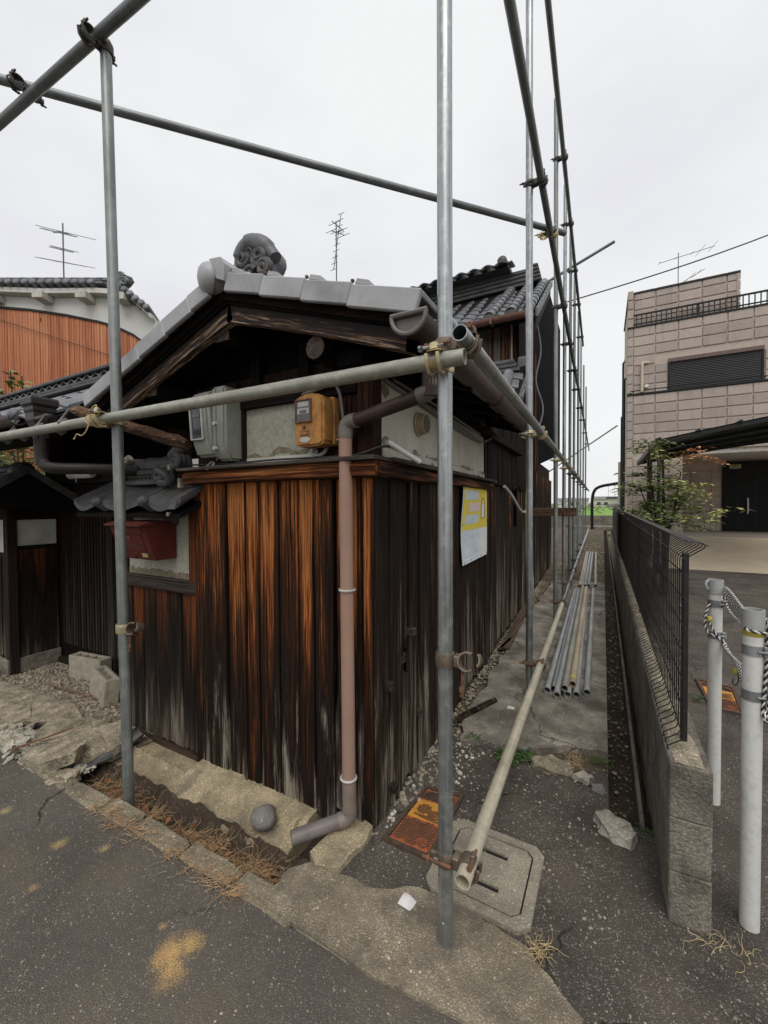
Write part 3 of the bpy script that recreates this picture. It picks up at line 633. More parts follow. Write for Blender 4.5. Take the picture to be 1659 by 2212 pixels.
for i, ((x, y, lv), (x2, y2)) in enumerate(zip(near, far)):
    z = 0.026+0.0245+(0.041 if lv else 0)
    o = pipe((x, y, z), (x2, y2, z), lmat[i], llab[i], 'loose_pipe', 'loose pipes piled on the alley slab')
    if i == 4:
        m = MB(); m.lathe([(0.0245, 0), (0.0251, 0), (0.0251, 0.04), (0.0245, 0.04)], 18, True, aim((x, y, z), (x2, y2, z)) @ T(0, 0, 0.09)); m.obj('yellow_tape', m_plain('yellow_tape', (0.5, 0.42, 0.06), 0.5), o, True)
for i, (x, x2) in enumerate([(-0.345, -0.41), (-0.305, -0.376), (-0.262, -0.312), (-0.21, -0.257), (-0.109, -0.176)]):
    pipe((x, 7.55+0.03*i, 0.05), (x2, 13.1, 0.015), [M_TANPIPE, M_LOOSE, M_LOOSE, M_LOOSE, M_LOOSE][i], '%s loose pipe from the left in the far pile beyond the slab' % ORD[i], 'loose_pipe', 'loose pipes of the far pile')

# ---------------------------------------------------------------- old wooden house
house = thing('wooden_house', 'old house clad in burnt cedar boards under a tiled gable roof, inside the scaffold', 'house', (-1.5, 1.56, 0))
rh = random.Random(21)
def board_poly(u0, u1, z0, z1, rg, jb=0.02, jt=0.008, nb=4, slant=0.0, bulge=0.004):
    b = [(u0+(u1-u0)*i/nb, z0+rg.uniform(-jb, jb)+slant*(i/nb-0.5)) for i in range(nb+1)]
    k = [u1+rg.uniform(-bulge, 0) for _ in range(3)]; q = [u0+rg.uniform(0, bulge) for _ in range(3)]
    r = [(k[i], z0+(z1-z0)*(i+1)/4) for i in range(3)]
    l = [(q[i], z1-(z1-z0)*(i+1)/4) for i in range(3)]
    return b+r+[(u1, z1+rg.uniform(-jt, jt)), (u0, z1+rg.uniform(-jt, jt))]+l
def front_board(u0, u1, z0, z1, y, th, mat, parent, rg, name='board', **k):
    p = board_poly(u0, u1, z0, z1, rg, **k); m = MB()
    m.prism([(a, y+rg.uniform(-0.0035, 0.0035), b) for a, b in p][:] if False else [(a, y, b) for a, b in p], (0, th, 0))
    dy = rg.uniform(-0.006, 0.004); tl = rg.uniform(-0.006, 0.006)
    for v in m.bm.verts: v.co.y += dy+tl*(v.co.x-u0)/(u1-u0)+0.004*mnoise.noise(V((v.co.x*3, v.co.z*1.3, u0*7)))
    return m.obj(name, mat, parent)
def ax(y): return -0.88-0.022*(y-1.55)
def side_board(y0, y1, z0, z1, off, th, mat, parent, rg, name='board', **k):
    p = board_poly(y0, y1, z0, z1, rg, **k); x = ax((y0+y1)/2)+off; m = MB()
    m.prism([(x, a, b) for a, b in p], (-th, 0, 0))
    dx = rg.uniform(-0.006, 0.005); tl = rg.uniform(-0.008, 0.008)
    for v in m.bm.verts: v.co.x += dx+tl*(v.co.y-y0)/(y1-y0)+0.005*mnoise.noise(V((v.co.y*3, v.co.z*1.3, y0*7)))
    return m.obj(name, mat, parent)
# dark inner wall behind the boards
m = MB(); m.box(-2.03, -0.925, 1.585, 1.62, -0.1, 2.12); m.box(-2.03, -2.0, 1.62, 5.3, -0.1, 2.0); m.prism([(-0.925, 1.62, -0.1), (-0.965, 1.62, -0.1), (-1.045, 5.4, -0.1), (-1.005, 5.4, -0.1)], (0, 0, 2.15))
m.prism([(-1.01, 5.4, -0.1), (-1.06, 5.4, -0.1), (-1.16, 10.2, -0.1), (-1.115, 10.2, -0.1)], (0, 0, 2.3)); m.obj('wall', M_DARKZ, house)
# front boards: measured joints
us = [-2.065, -1.955, -1.80, -1.665, -1.56, -1.42, -1.30, -1.20, -1.085, -1.02, -0.945, -0.885]
zb = [-0.03, -0.03, -0.028, -0.025, -0.025, -0.022, -0.02, -0.02, -0.015, -0.02, -0.02, -0.03]
for i in range(len(us)-1):
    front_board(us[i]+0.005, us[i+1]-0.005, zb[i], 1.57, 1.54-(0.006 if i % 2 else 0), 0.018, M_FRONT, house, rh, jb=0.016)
# battens over some joints and a loose splintered strip by the pipe
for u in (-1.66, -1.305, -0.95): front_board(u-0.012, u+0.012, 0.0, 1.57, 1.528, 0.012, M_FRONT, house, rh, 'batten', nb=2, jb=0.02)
m = MB(); m.prism([(-1.07, 1.515, 0.06), (-1.025, 1.515, 0.04), (-1.03, 1.522, 0.62), (-1.05, 1.522, 0.7), (-1.075, 1.52, 0.48)], (0, 0.012, 0)); m.obj('splintered_strip', M_OLDX if False else M_SIDE, house)
# alley boards: irregular widths, gaps, broken feet
y = 1.555; k = 0; gaps = {4: 0.05, 9: 0.03}
while y < 3.62:
    wd = rh.uniform(0.085, 0.17); y1 = min(y+wd, 3.64)
    if k in gaps: y += gaps[k]; y1 = y+wd
    zt = 1.57; z0 = rh.choice([0.0, 0.01, 0.02, 0.06]) if k > 1 else 0.0
    if k == 2:
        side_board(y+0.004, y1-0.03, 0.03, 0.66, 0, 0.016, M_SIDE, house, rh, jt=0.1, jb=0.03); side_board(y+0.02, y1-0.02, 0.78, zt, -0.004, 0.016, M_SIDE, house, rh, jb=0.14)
    else:
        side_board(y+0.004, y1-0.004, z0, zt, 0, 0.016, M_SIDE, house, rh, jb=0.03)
    y = y1; k += 1
# cross rails and stub ends showing through the gaps
m = MB(); m.prism([(ax(1.56)-0.02, 1.56, 0.62), (ax(3.6)-0.02, 3.6, 0.62), (ax(3.6)-0.06, 3.6, 0.62), (ax(1.56)-0.06, 1.56, 0.62)], (0, 0, 0.05)); m.obj('cross_rail', M_CAPY, house)
for (yy, zz) in ((1.66, 0.60), (1.93, 0.78), (2.02, 0.31), (1.70, 0.10)):
    m = MB(); m.box(ax(yy)-0.02, ax(yy)+0.03, yy-0.02, yy+0.02, zz-0.02, zz+0.02, 0.004); m.obj('stub_end', M_CAPY, house)
# ledge beams
m = MB(); m.prism([(-2.07, 1.475, 1.568), (-2.07, 1.538, 1.562), (-2.07, 1.58, 1.562), (-2.07, 1.58, 1.63), (-2.07, 1.48, 1.63), (-2.07, 1.468, 1.60)], (1.235, 0, 0))
bmesh.ops.subdivide_edges(m.bm, edges=[e for e in m.bm.edges if abs(e.verts[0].co.x-e.verts[1].co.x) > 1], cuts=30)
for v in m.bm.verts: v.co.z += 0.006*mnoise.noise(V((v.co.x*5, 0, v.co.z*9))); v.co.y += 0.005*mnoise.noise(V((v.co.x*6, 5, v.co.z*30)))
m.obj('ledge_beam', M_LEDGEX, house)
m = MB(); m.box(-2.09, -0.825, 1.445, 1.585, 1.633, 1.651, 0.003); m.obj('ledge_cap', M_CAPX, house)
m = MB(); m.prism([(-0.825, 1.50, 1.568), (-0.88, 1.50, 1.562), (-0.905, 1.50, 1.562), (-0.905, 1.50, 1.628), (-0.83, 1.50, 1.628), (-0.815, 1.50, 1.6)], (-0.045, 2.17, 0))
bmesh.ops.subdivide_edges(m.bm, edges=[e for e in m.bm.edges if abs(e.verts[0].co.y-e.verts[1].co.y) > 1], cuts=40)
for v in m.bm.verts: v.co.z += 0.006*mnoise.noise(V((v.co.y*5, 0, v.co.z*9))); v.co.x += 0.006*mnoise.noise(V((v.co.y*6, 5, v.co.z*30)))
m.obj('ledge_beam', M_LEDGEY, house)
m = MB(); m.prism([(-0.80, 1.586, 1.632), (-0.93, 1.586, 1.632), (-0.975, 3.72, 1.632), (-0.842, 3.72, 1.632)], (0, 0, 0.02)); m.obj('ledge_cap', M_CAPY, house)
# front upper wall: framed cement panel and dark boards
m = MB(); m.box(-1.665, -1.19, 1.562, 1.58, 1.652, 1.95); o = m.obj('plaster_panel', M_PANEL, house)
m = MB(); rp = random.Random(4)
top = [(-1.66+0.028*i, 1.705+0.012*math.sin(i*0.9)+rp.uniform(-0.006, 0.008)+(0.02 if i > 6 else 0)) for i in range(18)]
m.prism([(a, 1.5595, b) for a, b in top]+[(a, 1.5595, b-0.022-rp.uniform(0, 0.012)) for a, b in reversed(top)], (0, 0.004, 0)); m.obj('broken_render', M_PEELED, o)
m = MB(); m.box(-1.66, -1.2, 1.556, 1.5615, 1.653, 1.69); m.obj('skirting_render', M_WHITEP, o)
m = MB(); m.box(-1.725, -1.662, 1.535, 1.59, 1.652, 1.945); m.obj('frame_post', M_DARKZ, house)
m = MB(); m.box(-1.73, -0.96, 1.53, 1.59, 1.945, 1.995); m.obj('frame_head', M_DARKX, house)
m = MB(); m.box(-1.73, -1.19, 1.518, 1.53, 1.992, 2.004); m.obj('frame_drip', M_CAPX, house)
for u0, u1 in ((-1.19, -1.10), (-1.098, -1.0), (-0.998, -0.962)): front_board(u0, u1, 1.655, 1.944, 1.556, 0.02, M_DARKZ, house, rh)
for u0, u1 in ((-2.05, -1.95), (-1.948, -1.84), (-1.838, -1.728)): front_board(u0, u1, 1.655, 2.1, 1.562, 0.02, M_DARKZ, house, rh)
m = MB(); m.box(-0.96, -0.878, 1.535, 1.615, 1.652, 2.02, 0.004); m.obj('corner_post', M_DARKZ, house)
m = MB(); m.box(-0.985, -0.86, 1.42, 5.2, 2.02, 2.085, 0.004); m.obj('wall_plate', M_DARK, house)
m = MB(); m.box(-2.02, -1.0, 1.60, 1.615, 2.10, 2.36); m.obj('gable_wall', M_SOOTSHADE, house)
for u in (-1.62, -1.3): 
    m = MB(); m.box(u, u+0.06, 1.55, 1.6, 1.996, 2.36); m.obj('gable_stud', M_DARK, house)
# alley plaster band
m = MB(); m.prism([(ax(1.62), 1.62, 1.7), (ax(3.56), 3.56, 1.7), (ax(3.56)-0.03, 3.56, 1.7), (ax(1.62)-0.03, 1.62, 1.7)], (0, 0, 0.36)); m.obj('plaster_wall', M_PLASTER, house)
m = MB(); m.prism([(ax(1.62)+0.007, 1.62, 1.653), (ax(3.56)+0.007, 3.56, 1.653), (ax(3.56)-0.03, 3.56, 1.653), (ax(1.62)-0.03, 1.62, 1.653)], (0, 0, 0.054)); m.obj('plaster_skirting', M_PLASTER, house)
m = MB(); m.box(ax(3.6)-0.04, ax(3.6)+0.012, 3.57, 3.66, 0.0, 2.06); m.obj('corner_post', M_DARKZ, house)
# bare clay patches where the plaster has flaked
for (yc, zc, sz) in ((1.66, 1.735, .03), (1.75, 1.722, .016), (2.0, 1.725, .022), (2.18, 1.716, .012), (2.35, 1.714, .014), (2.62, 1.672, .018), (2.9, 1.718, .015), (3.2, 1.665, .022), (3.36, 1.668, .02), (3.5, 1.70, .022), (1.95, 1.668, .016), (2.25, 1.668, .02), (1.66, 1.97, .035)):
    pts = [(yc+sz*rh.uniform(.6, 1.3)*math.cos(a)*1.3, zc+sz*rh.uniform(.5, 1.2)*math.sin(a)) for a in [6.283*k/11 for k in range(11)]]
    m = MB(); m.prism([(ax(a)+(.0015 if zc > 1.709 else .0085), a, b) for a, b in pts], (-.004, 0, 0)); m.obj('bare_patch', M_PEELED, house)
# round louvre vent
vt = T(ax(2.05), 2.05, 1.878) @ RY(rad(90))
m = MB(); m.lathe([(0.060, 0), (0.066, 0.006), (0.066, 0.010), (0.057, 0.014), (0.054, 0.05), (0.048, 0.052), (0.046, 0.02), (0.046, 0.0)], 28, True, vt); ve = m.obj('vent', M_BEIGE, house, True, 40)
m = MB(); m.lathe([(0.0, 0.0528), (0.047, 0.0528)], 24, False, vt); m.obj('vent_shade_disc', M_BLACK, ve)  # black disc stands in for the shaded inside behind the louvres
for i in range(7):
    zz = -0.036+0.012*i; hw = math.sqrt(max(0, 0.046**2-zz*zz)); m = MB()
    m.box(0.0530, 0.0565, -hw, hw, zz-0.0015, zz+0.0018, 0, T(ax(2.05), 2.05, 1.878)); m.obj('louvre', M_BEIGE, ve)

# --- annex roof
AP, EZ = (-1.50, 2.44), 20.0
def rz_r(x): return 2.425-(x+1.50)*0.335
def rz_l(x): return 2.425+(x+1.50)*0.36
m = MB()
m.prism([(-1.50, 1.30, 2.385), (-0.555, 1.30, 2.07), (-0.555, 1.30, 2.045), (-1.50, 1.30, 2.355)], (0, 2.5, 0)); m.obj('roof_deck', M_DARK, house)
m = MB(); m.prism([(-1.50, 1.30, 2.385), (-2.58, 1.30, 1.995), (-2.58, 1.30, 1.97), (-1.50, 1.30, 2.355)], (0, 4.0, 0)); m.obj('roof_deck', M_DARK, house)
for k in range(7):
    yy = 1.62+0.36*k
    if yy < 3.7:
        m = MB(); m.prism([(-0.88, yy, 2.085+0.06), (-0.58, yy, 2.05-0.005), (-0.58, yy, 2.01), (-0.88, yy, 2.105)], (0, 0.045, 0)); m.obj('rafter', M_DARK, house)
def barge(side):
    f = rz_r if side > 0 else rz_l
    xs = [-1.50+side*1.0*i/16 for i in range(17)] if side > 0 else [-1.50-1.08*i/16 for i in range(17)]
    topz = [f(x)-0.035 for x in xs]; h = [0.105-0.012*math.sin(i/16*3.1) for i in range(17)]
    if side > 0: xs = [x for x in xs]; xs[-1] = -0.60; topz[-1] = f(-0.60)-0.035
    poly = [(x, 1.315, z) for x, z in zip(xs, topz)]+[(x-0.02*side, 1.315, z-hh+0.006*mnoise.noise(V((x*11, side, 0)))) for x, z, hh in reversed(list(zip(xs, topz, h)))]
    m = MB(); m.prism(poly, (0, 0.035, 0)); m.obj('bargeboard', M_BARGE, house)
    m = MB(); m.prism([(x, 1.285, f(x)-0.012) for x in xs]+[(x, 1.285, f(x)-0.058) for x in reversed(xs)], (0, 0.028, 0)); m.obj('verge_batten', M_DARKX, house)
barge(1); barge(-1)
# verge tiles: overlapping L-shaped tiles, each its own piece
def verge_tile(xa, xb, f, side):
    za, zb_ = f(xa)+0.012, f(xb)
    hgt = 0.078; m = MB(); lift = 0.014
    A, Bq = V((xa, 0, za+lift*0.2)), V((xb, 0, zb_+lift))
    d = (Bq-A).normalized(); up = V((-d.z, 0, d.x)) if d.x > 0 else V((d.z, 0, -d.x))
    poly = [A+up*0.028, Bq+up*0.036, Bq-up*(hgt-0.036), A-up*(hgt-0.028)]
    m.prism([(p.x, 1.236, p.z) for p in poly], (0, 0.022, 0))
    m.prism([(p.x, 1.2585, p.z) for p in (A+up*0.028, Bq+up*0.036, Bq+up*0.016, A+up*0.008)], (0, 0.2, 0))
    bmesh.ops.bevel(m.bm, geom=[e for e in m.bm.edges], offset=0.004, segments=1, affect='EDGES')
    m.obj('verge_tile', M_VERGE, house)
    # small hooked nib at the upper end of the tile below
    m = MB(); nb = A+up*0.04
    m.prism([(p.x, 1.262, p.z) for p in (nb-d*0.005, nb+d*0.06, nb+d*0.052+up*0.016, nb+up*0.018)], (0, 0.10, 0)); m.obj('tile_nib', M_VERGE, house)
    m = MB(); m.stone((A.x, 1.262, A.z+0.05), 0.008, (1, 1, 1), 1); m.obj('nail_head', M_RUST, house)
jr = [-1.432, -1.228, -1.013, -0.803, -0.535]
for i in range(4): verge_tile(jr[i], jr[i+1], rz_r, 1)
jl = [-1.56, -1.68, -1.87, -2.08, -2.30, -2.60]
for i in range(5): verge_tile(jl[i], jl[i+1], rz_l, -1)
# end curl of the lowest right verge tile
m = MB(); m.tube([(-0.535, 1.46, 2.15), (-0.535, 1.80, 2.15)], 0.026, 10); m.obj('eave_end_tile', M_VERGE, house, True)
# neck piece and round ridge end cap
m = MB(); m.prism([(-1.475, 1.225, 2.425), (-1.43, 1.225, 2.405), (-1.425, 1.225, 2.475), (-1.45, 1.225, 2.51), (-1.52, 1.225, 2.52)], (0, 0.16, 0)); m.obj('ridge_neck_tile', M_VERGE, house)
cm = T(-1.512, 1.315, 2.462) @ RZ(rad(-25)) @ RX(rad(98))
m = MB(); m.lathe([(0.0, 0.125), (0.02, 0.124), (0.042, 0.117), (0.058, 0.103), (0.067, 0.085), (0.0675, 0.078), (0.064, 0.07), (0.058, 0.066), (0.055, 0.0), (0.055, -0.1), (0, -0.1)], 32, False, cm)
m.obj('round_ridge_end', M_VERGE, house, True, 35)
# ridge behind it
for k, (hw, z0, z1) in enumerate(((0.10, 2.43, 2.475), (0.085, 2.478, 2.515), (0.07, 2.518, 2.55))):
    m = MB(); m.box(-1.5-hw, -1.5+hw, 1.45+0.02*k, 3.9, z0, z1, 0.006); m.obj('ridge_course', M_TILE, house)
for k in range(9):
    m = MB(); m.lathe([(0.062, 0), (0.066, 0.02), (0.06, 0.28)], 12, False, T(-1.5, 1.72+0.26*k, 2.55) @ RX(rad(-90)), math.pi, math.pi); m.obj('ridge_roll', M_TILE, house, True)
# carved ridge ornament
orn = MB()
orn.stone((-1.615, 1.69, 2.735), 0.15, (0.86, 0.62, 0.98), 4, 0, 0.2, 5)
oo = orn.obj('ridge_ornament', M_TILE, house, True, 60)
def spiral(c, r0, turns, rr_, sx=1, a0=0.0, y=1.575):
    m = MB(); n = int(18*turns); pts, rs = [], []
    for i in range(n+1):
        t = i/n; a = a0+sx*6.283*turns*t; r = r0*(1-0.86*t)
        pts.append((c[0]+r*math.cos(a), y-0.012*t-0.01*math.sin(t*3.1), c[1]+r*math.sin(a))); rs.append(rr_*(1-0.45*t))
    m.tube(pts, rs, 8); return m.obj('scroll', M_TILEDK, oo, True)
spiral((-1.54, 2.76), 0.055, 1.7, 0.025, 1, 2.2, 1.605); spiral((-1.665, 2.775), 0.05, 1.5, 0.022, -1, 0.9, 1.60); spiral((-1.72, 2.685), 0.05, 1.5, 0.022, 1, 1.0, 1.585)
spiral((-1.49, 2.67), 0.05, 1.5, 0.024, -1, 2.6, 1.59); spiral((-1.60, 2.665), 0.045, 1.2, 0.02, 1, 0.4, 1.585); spiral((-1.605, 2.80), 0.045, 1.5, 0.014, -1, 1.6, 1.60)
m = MB(); m.tube(smooth_path([(-1.71, 1.60, 2.72), (-1.70, 1.60, 2.80), (-1.65, 1.60, 2.855), (-1.585, 1.61, 2.862), (-1.52, 1.62, 2.825), (-1.47, 1.64, 2.755)], 6), [0.028]*6+[.04]*8+[.048]*6+[.05]*6+[.042]*5, 12); m.obj('ornament_hood', M_TILE, oo, True)
m = MB()
for k in range(6): m.tube(smooth_path([(-1.55+0.018*k, 1.62, 2.70-0.012*k), (-1.50+0.02*k, 1.61, 2.665-0.012*k), (-1.46+0.018*k, 1.62, 2.60-0.004*k)], 4), 0.014, 6)
m.obj('ornament_foot', M_TILEDK, oo, True)
m = MB(); m.box(-1.66, -1.40, 1.60, 1.72, 2.55, 2.62, 0.01); m.obj('ornament_base', M_TILE, oo)
OM = T(-1.645, 0, 2.60) @ Matrix.Diagonal((.92, 1, .90, 1)) @ T(1.60, 0, -2.60)
for q in [oo]+list(oo.children)+[o_ for o_ in house.children if o_.name.startswith('ornament_base')]:
    L0 = mat_of(house); q.data.transform(L0.inverted() @ OM @ L0)
m = MB(); m.stone((-1.43, 1.78, 2.585), .06, (1.3, 1.2, .8), 3, 0, .25, 8); m.obj('ornament_tail', M_TILEDK, oo, True, 60)
# purlin and ridge beam ends
m = MB(); m.tube([(-1.035, 1.34, 2.085), (-1.035, 3.4, 2.085)], 0.047, 16); po = m.obj('round_purlin', M_DARK, house, True, 50)
m = MB(); m.lathe([(0.0, 0.003), (0.046, 0.001)], 14, False, T(-1.035, 1.3385, 2.085) @ RX(rad(90))); m.obj('purlin_end', M_ENDGRAIN, po)
for (xc, zc, hw) in ((-1.585, 2.265, 0.05), (-2.13, 2.07, 0.042)):
    m = MB(); m.box(xc-hw, xc+hw, 1.345, 3.4, zc-hw, zc+hw, 0.004); po = m.obj('square_beam', M_DARK, house)
    m = MB(); m.box(xc-hw+0.003, xc+hw-0.003, 1.342, 1.3445, zc-hw+0.003, zc+hw-0.003); m.obj('beam_end', M_ENDGRAIN, po)
# tiles on the annex slopes (hidden from the street, seen from a step aside)
def tile_mesh(wd=0.235, ln=0.24, mat=None):
    m = MB()
    def f(u, v):
        a = u*2*math.pi
        z = 0.018*math.sin(a-0.6)+0.006
        return V((wd*(u-0.5)*1.04, ln*(v-0.5)*1.1, z+0.014*(1-v)))
    m.grid(f, 8, 1)
    r = bmesh.ops.extrude_face_region(m.bm, geom=m.bm.faces[:])
    for v in [g for g in r['geom'] if isinstance(g, bmesh.types.BMVert)]: v.co.z -= 0.014
    return m.mesh('roof_tile', mat or M_TILE, True, 45)
TILE = tile_mesh()
sl = math.atan(0.335)
for i in range(4):
    for j in range(9):
        x = -1.36+0.225*i; inst(TILE, 'roof_tile', house, T(x, 1.58+0.235*j, rz_r(x)+0.004) @ RY(sl) @ RZ(rad(90)))
# gutter along the alley eave
gx, gz = -0.574, 2.078
gut = MB(); arc = [math.pi+math.pi*i/12 for i in range(13)]
prof = [(0.060*math.cos(a), 0.060*math.sin(a)) for a in arc]+[(0.055*math.cos(a), 0.055*math.sin(a)) for a in reversed(arc)]
gut.prism([(gx+a, 1.25, gz+b) for a, b in prof], (0, 2.53, 0.006)); gu = gut.obj('gutter', M_GUTTER, house, True, 35)
m = MB(); m.prism([(gx+0.055*math.cos(a), 1.256, gz+0.053*math.sin(a)) for a in arc], (0, 0.004, 0)); m.obj('gutter_end_cap', M_ELBOW, gu)
m = MB(); m.tube([(gx+0.063*math.cos(a), 1.244, gz+0.063*math.sin(a)) for a in arc], 0.008, 8); m.obj('gutter_end_rim', M_ELBOW, gu, True); m = MB(); m.tube([(gx-0.066, 1.244, gz+0.004), (gx+0.066, 1.244, gz+0.004)], 0.009, 8); m.obj('gutter_end_rim', M_ELBOW, gu, True)
for yy in (1.52, 2.42, 3.28):
    m = MB(); m.prism([(gx+1.07*a, yy, gz+1.07*b) for a, b in prof[:13]]+[(gx+a*1.005, yy, gz+1.005*b) for a, b in reversed(prof[:13])], (0, 0.03 if yy < 2 else 0.012, 0)); m.obj('gutter_joint', M_GUTTER, gu)
for yy in (1.8, 2.4, 3.0, 3.6):
    m = MB(); m.tube([(gx-0.06, yy, gz+0.02), (gx-0.10, yy, gz-0.01), (gx-0.12, yy, gz-0.03)], 0.004, 6); m.obj('gutter_bracket', M_RUST, gu)
# outlet, offset pipe, downpipe
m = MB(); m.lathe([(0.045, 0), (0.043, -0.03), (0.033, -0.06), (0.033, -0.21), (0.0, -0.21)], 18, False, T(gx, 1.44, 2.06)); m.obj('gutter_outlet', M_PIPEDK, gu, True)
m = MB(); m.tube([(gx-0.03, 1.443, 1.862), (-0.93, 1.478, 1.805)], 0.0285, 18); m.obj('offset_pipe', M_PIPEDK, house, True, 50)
m = MB(); m.tube(smooth_path([(gx, 1.44, 1.92), (gx, 1.44, 1.885), (gx-0.012, 1.441, 1.868), (gx-0.05, 1.445, 1.86)], 4), 0.0325, 18); m.obj('elbow', M_ELBOW, house, True, 50)
dpx, dpy = -0.985, 1.48
m = MB(); m.tube(smooth_path([(-0.925, 1.478, 1.806), (-0.962, 1.479, 1.80), (-0.981, 1.48, 1.782), (dpx, dpy, 1.735)], 5), 0.0325, 20); m.obj('elbow', M_ELBOW, house, True, 50)
m = MB(); m.tube([(dpx, dpy, 1.76), (dpx+0.003, dpy, 0.9), (dpx+0.006, dpy, 0.245)], 0.0292, 22); dp = m.obj('downpipe', M_DOWN, house, True, 50)
m = MB(); m.tube([(dpx+0.006, dpy, 0.245), (dpx+0.008, dpy, 0.075)], 0.0305, 22); m.obj('lower_sleeve', m_plain('worn_brown_pvc', (0.20, 0.155, 0.13), 0.6, 0, 0.2, 12), dp, True, 50)
m = MB(); m.tube(smooth_path([(dpx+0.008, dpy, 0.11), (dpx+0.007, dpy, 0.085), (dpx-0.006, dpy-0.012, 0.066), (dpx-0.03, dpy-0.035, 0.062)], 5), 0.0325, 20); m.obj('elbow', M_ELBOW, house, True, 50)
oM = aim((dpx-0.016, dpy-0.02, 0.063), (-1.128, 1.305, 0.052))
m = MB(); m.lathe([(0.0295, 0), (0.0295, 0.222), (0.0265, 0.222), (0.0265, 0)], 20, True, oM); m.obj('outlet_pipe', M_ELBOW, house, True, 40)
for zz in (1.075, 0.245):
    m = MB(); m.tube([(dpx+0.004+0.033*math.cos(a), dpy+0.033*math.sin(a), zz) for a in [6.283*i/20 for i in range(20)]], 0.0055, 6, closed=True); m.box(dpx-0.006, dpx+0.006, dpy+0.03, dpy+0.062, zz-0.004, zz+0.004); m.obj('pipe_clip', M_LTGREY, dp, True, 50)

# --- middle block and main block behind the annex
y = 3.67; 
while y < 10.1:
    wd = rh.uniform(0.12, 0.2); y1 = y+wd
    top = 2.42 if y < 5.4 else (2.2 if y > 7 else 4.1)
    if y < 5.6 and 4.9 < y < 5.25: side_board(y+.004, y1-.004, 0.05, 1.15, -0.0, .016, M_SIDE, house, rh, jb=.04)
    else: side_board(y+.004, y1-.004, rh.choice([0, .02, .05]), 1.72 if y < 5.4 else 1.95, 0, .016, M_SIDE, house, rh, jb=.04)
    y = y1
y = 3.64
while y < 6.85:
    wd = rh.uniform(0.1, 0.16); y1 = y+wd
    top = 2.32+0.1*(y-3.64) if y < 5.3 else 3.95+0.4*(y-5.3)
    side_board(y+.003, y1-.003, 1.62+rh.uniform(-.03, .03), top, 0.022, .014, M_HIGH, house, rh, jb=.02)
    y = y1
for k in range(7):     # splintered red-brown boards at the torn edge
    y0 = 6.88+0.05*k; side_board(y0, y0+0.045, 1.9+0.02*k, 4.4-0.34*k+rh.uniform(-.2, .1), 0.03, .012, M_RUSTB, house, rh, jb=.1, jt=.15, nb=2)
m = MB(); m.prism([(ax(6.9)-.03, 6.86, 2.0), (ax(6.9)-.03, 11.8, 2.72), (ax(6.9)-.03, 11.8, 6.0), (ax(6.9)-.03, 9.3, 5.9), (ax(6.9)-.03, 8.0, 5.0), (ax(6.9)-.03, 6.86, 4.3)], (-.04, 0, 0)); m.obj('tarred_wall', m_plain('tarred_sheet', (0.007, 0.0075, 0.010), 0.9, 0, .5, 3, None, 0, .05), house)
m = MB(); m.box(-3.2, -0.98, 5.42, 6.9, 2.0, 3.83); m.obj('wall', M_DARKZ, house)
for i in range(3):
    m = MB(); m.box(-1.95+0.3*i, -1.655+0.3*i, 5.392, 5.418, 2.75, 3.78); m.obj('cladding_sheet', m_plain('grey_cladding_%d' % i, (0.16, 0.155, 0.14), .8, 0, .15, 6), house)
m = MB(); m.box(-1.05, -1.03, 5.385, 5.41, 2.8, 3.75); m.obj('white_trim', M_WHITEP, house)
for i in range(9):
    u = -1.345+0.04*i
    if -1.06 < u < -1.02: continue
    front_board(u, u+.036, 2.75, 3.75, 5.39, .014, M_RUSTB, house, rh, nb=2)
# pent roof over the middle block
pent = math.atan2(0.32, 0.42)
for i in range(5):
    for j in range(3):
        inst(TILE, 'roof_tile', house, T(-1.66+0.215*i, 4.14+0.17*j, 2.53+0.13*j) @ RX(pent))
m = MB(); m.prism([(-0.69, 4.0, 2.43), (-0.69, 4.55, 2.85), (-0.69, 4.55, 2.78), (-0.69, 4.0, 2.35)], (-.03, 0, 0)); m.obj('pent_verge', M_TILEDK, house)
m = MB(); m.prism([(-0.72, 4.0, 2.44), (-0.72, 4.6, 2.88), (-0.72, 4.6, 2.84), (-0.72, 4.0, 2.40)], (-1.6, 0, 0)); m.obj('pent_deck', M_DARK, house)
for k in range(3):
    m = MB(); m.box(-1.8, -0.78-0.03*k, 4.46, 4.62, 2.84+.045*k, 2.88+.045*k, .006); m.obj('ridge_course', M_TILEDK, house)
m = MB(); m.lathe([(0.0, 0.01), (0.06, 0.01), (0.085, 0.0), (0.085, -0.08), (0, -0.08)], 6, False, T(-0.72, 4.54, 2.92) @ RY(rad(90))); m.obj('ridge_end_tile', M_TILEDK, house)
m = MB(); m.lathe([(0.06, 0), (0.065, 0.03), (0.055, 0.4)], 10, False, T(-0.88, 4.08, 2.55) @ RX(pent-rad(90)), math.pi, math.pi); m.obj('tile_roll', M_TILE, house, True)
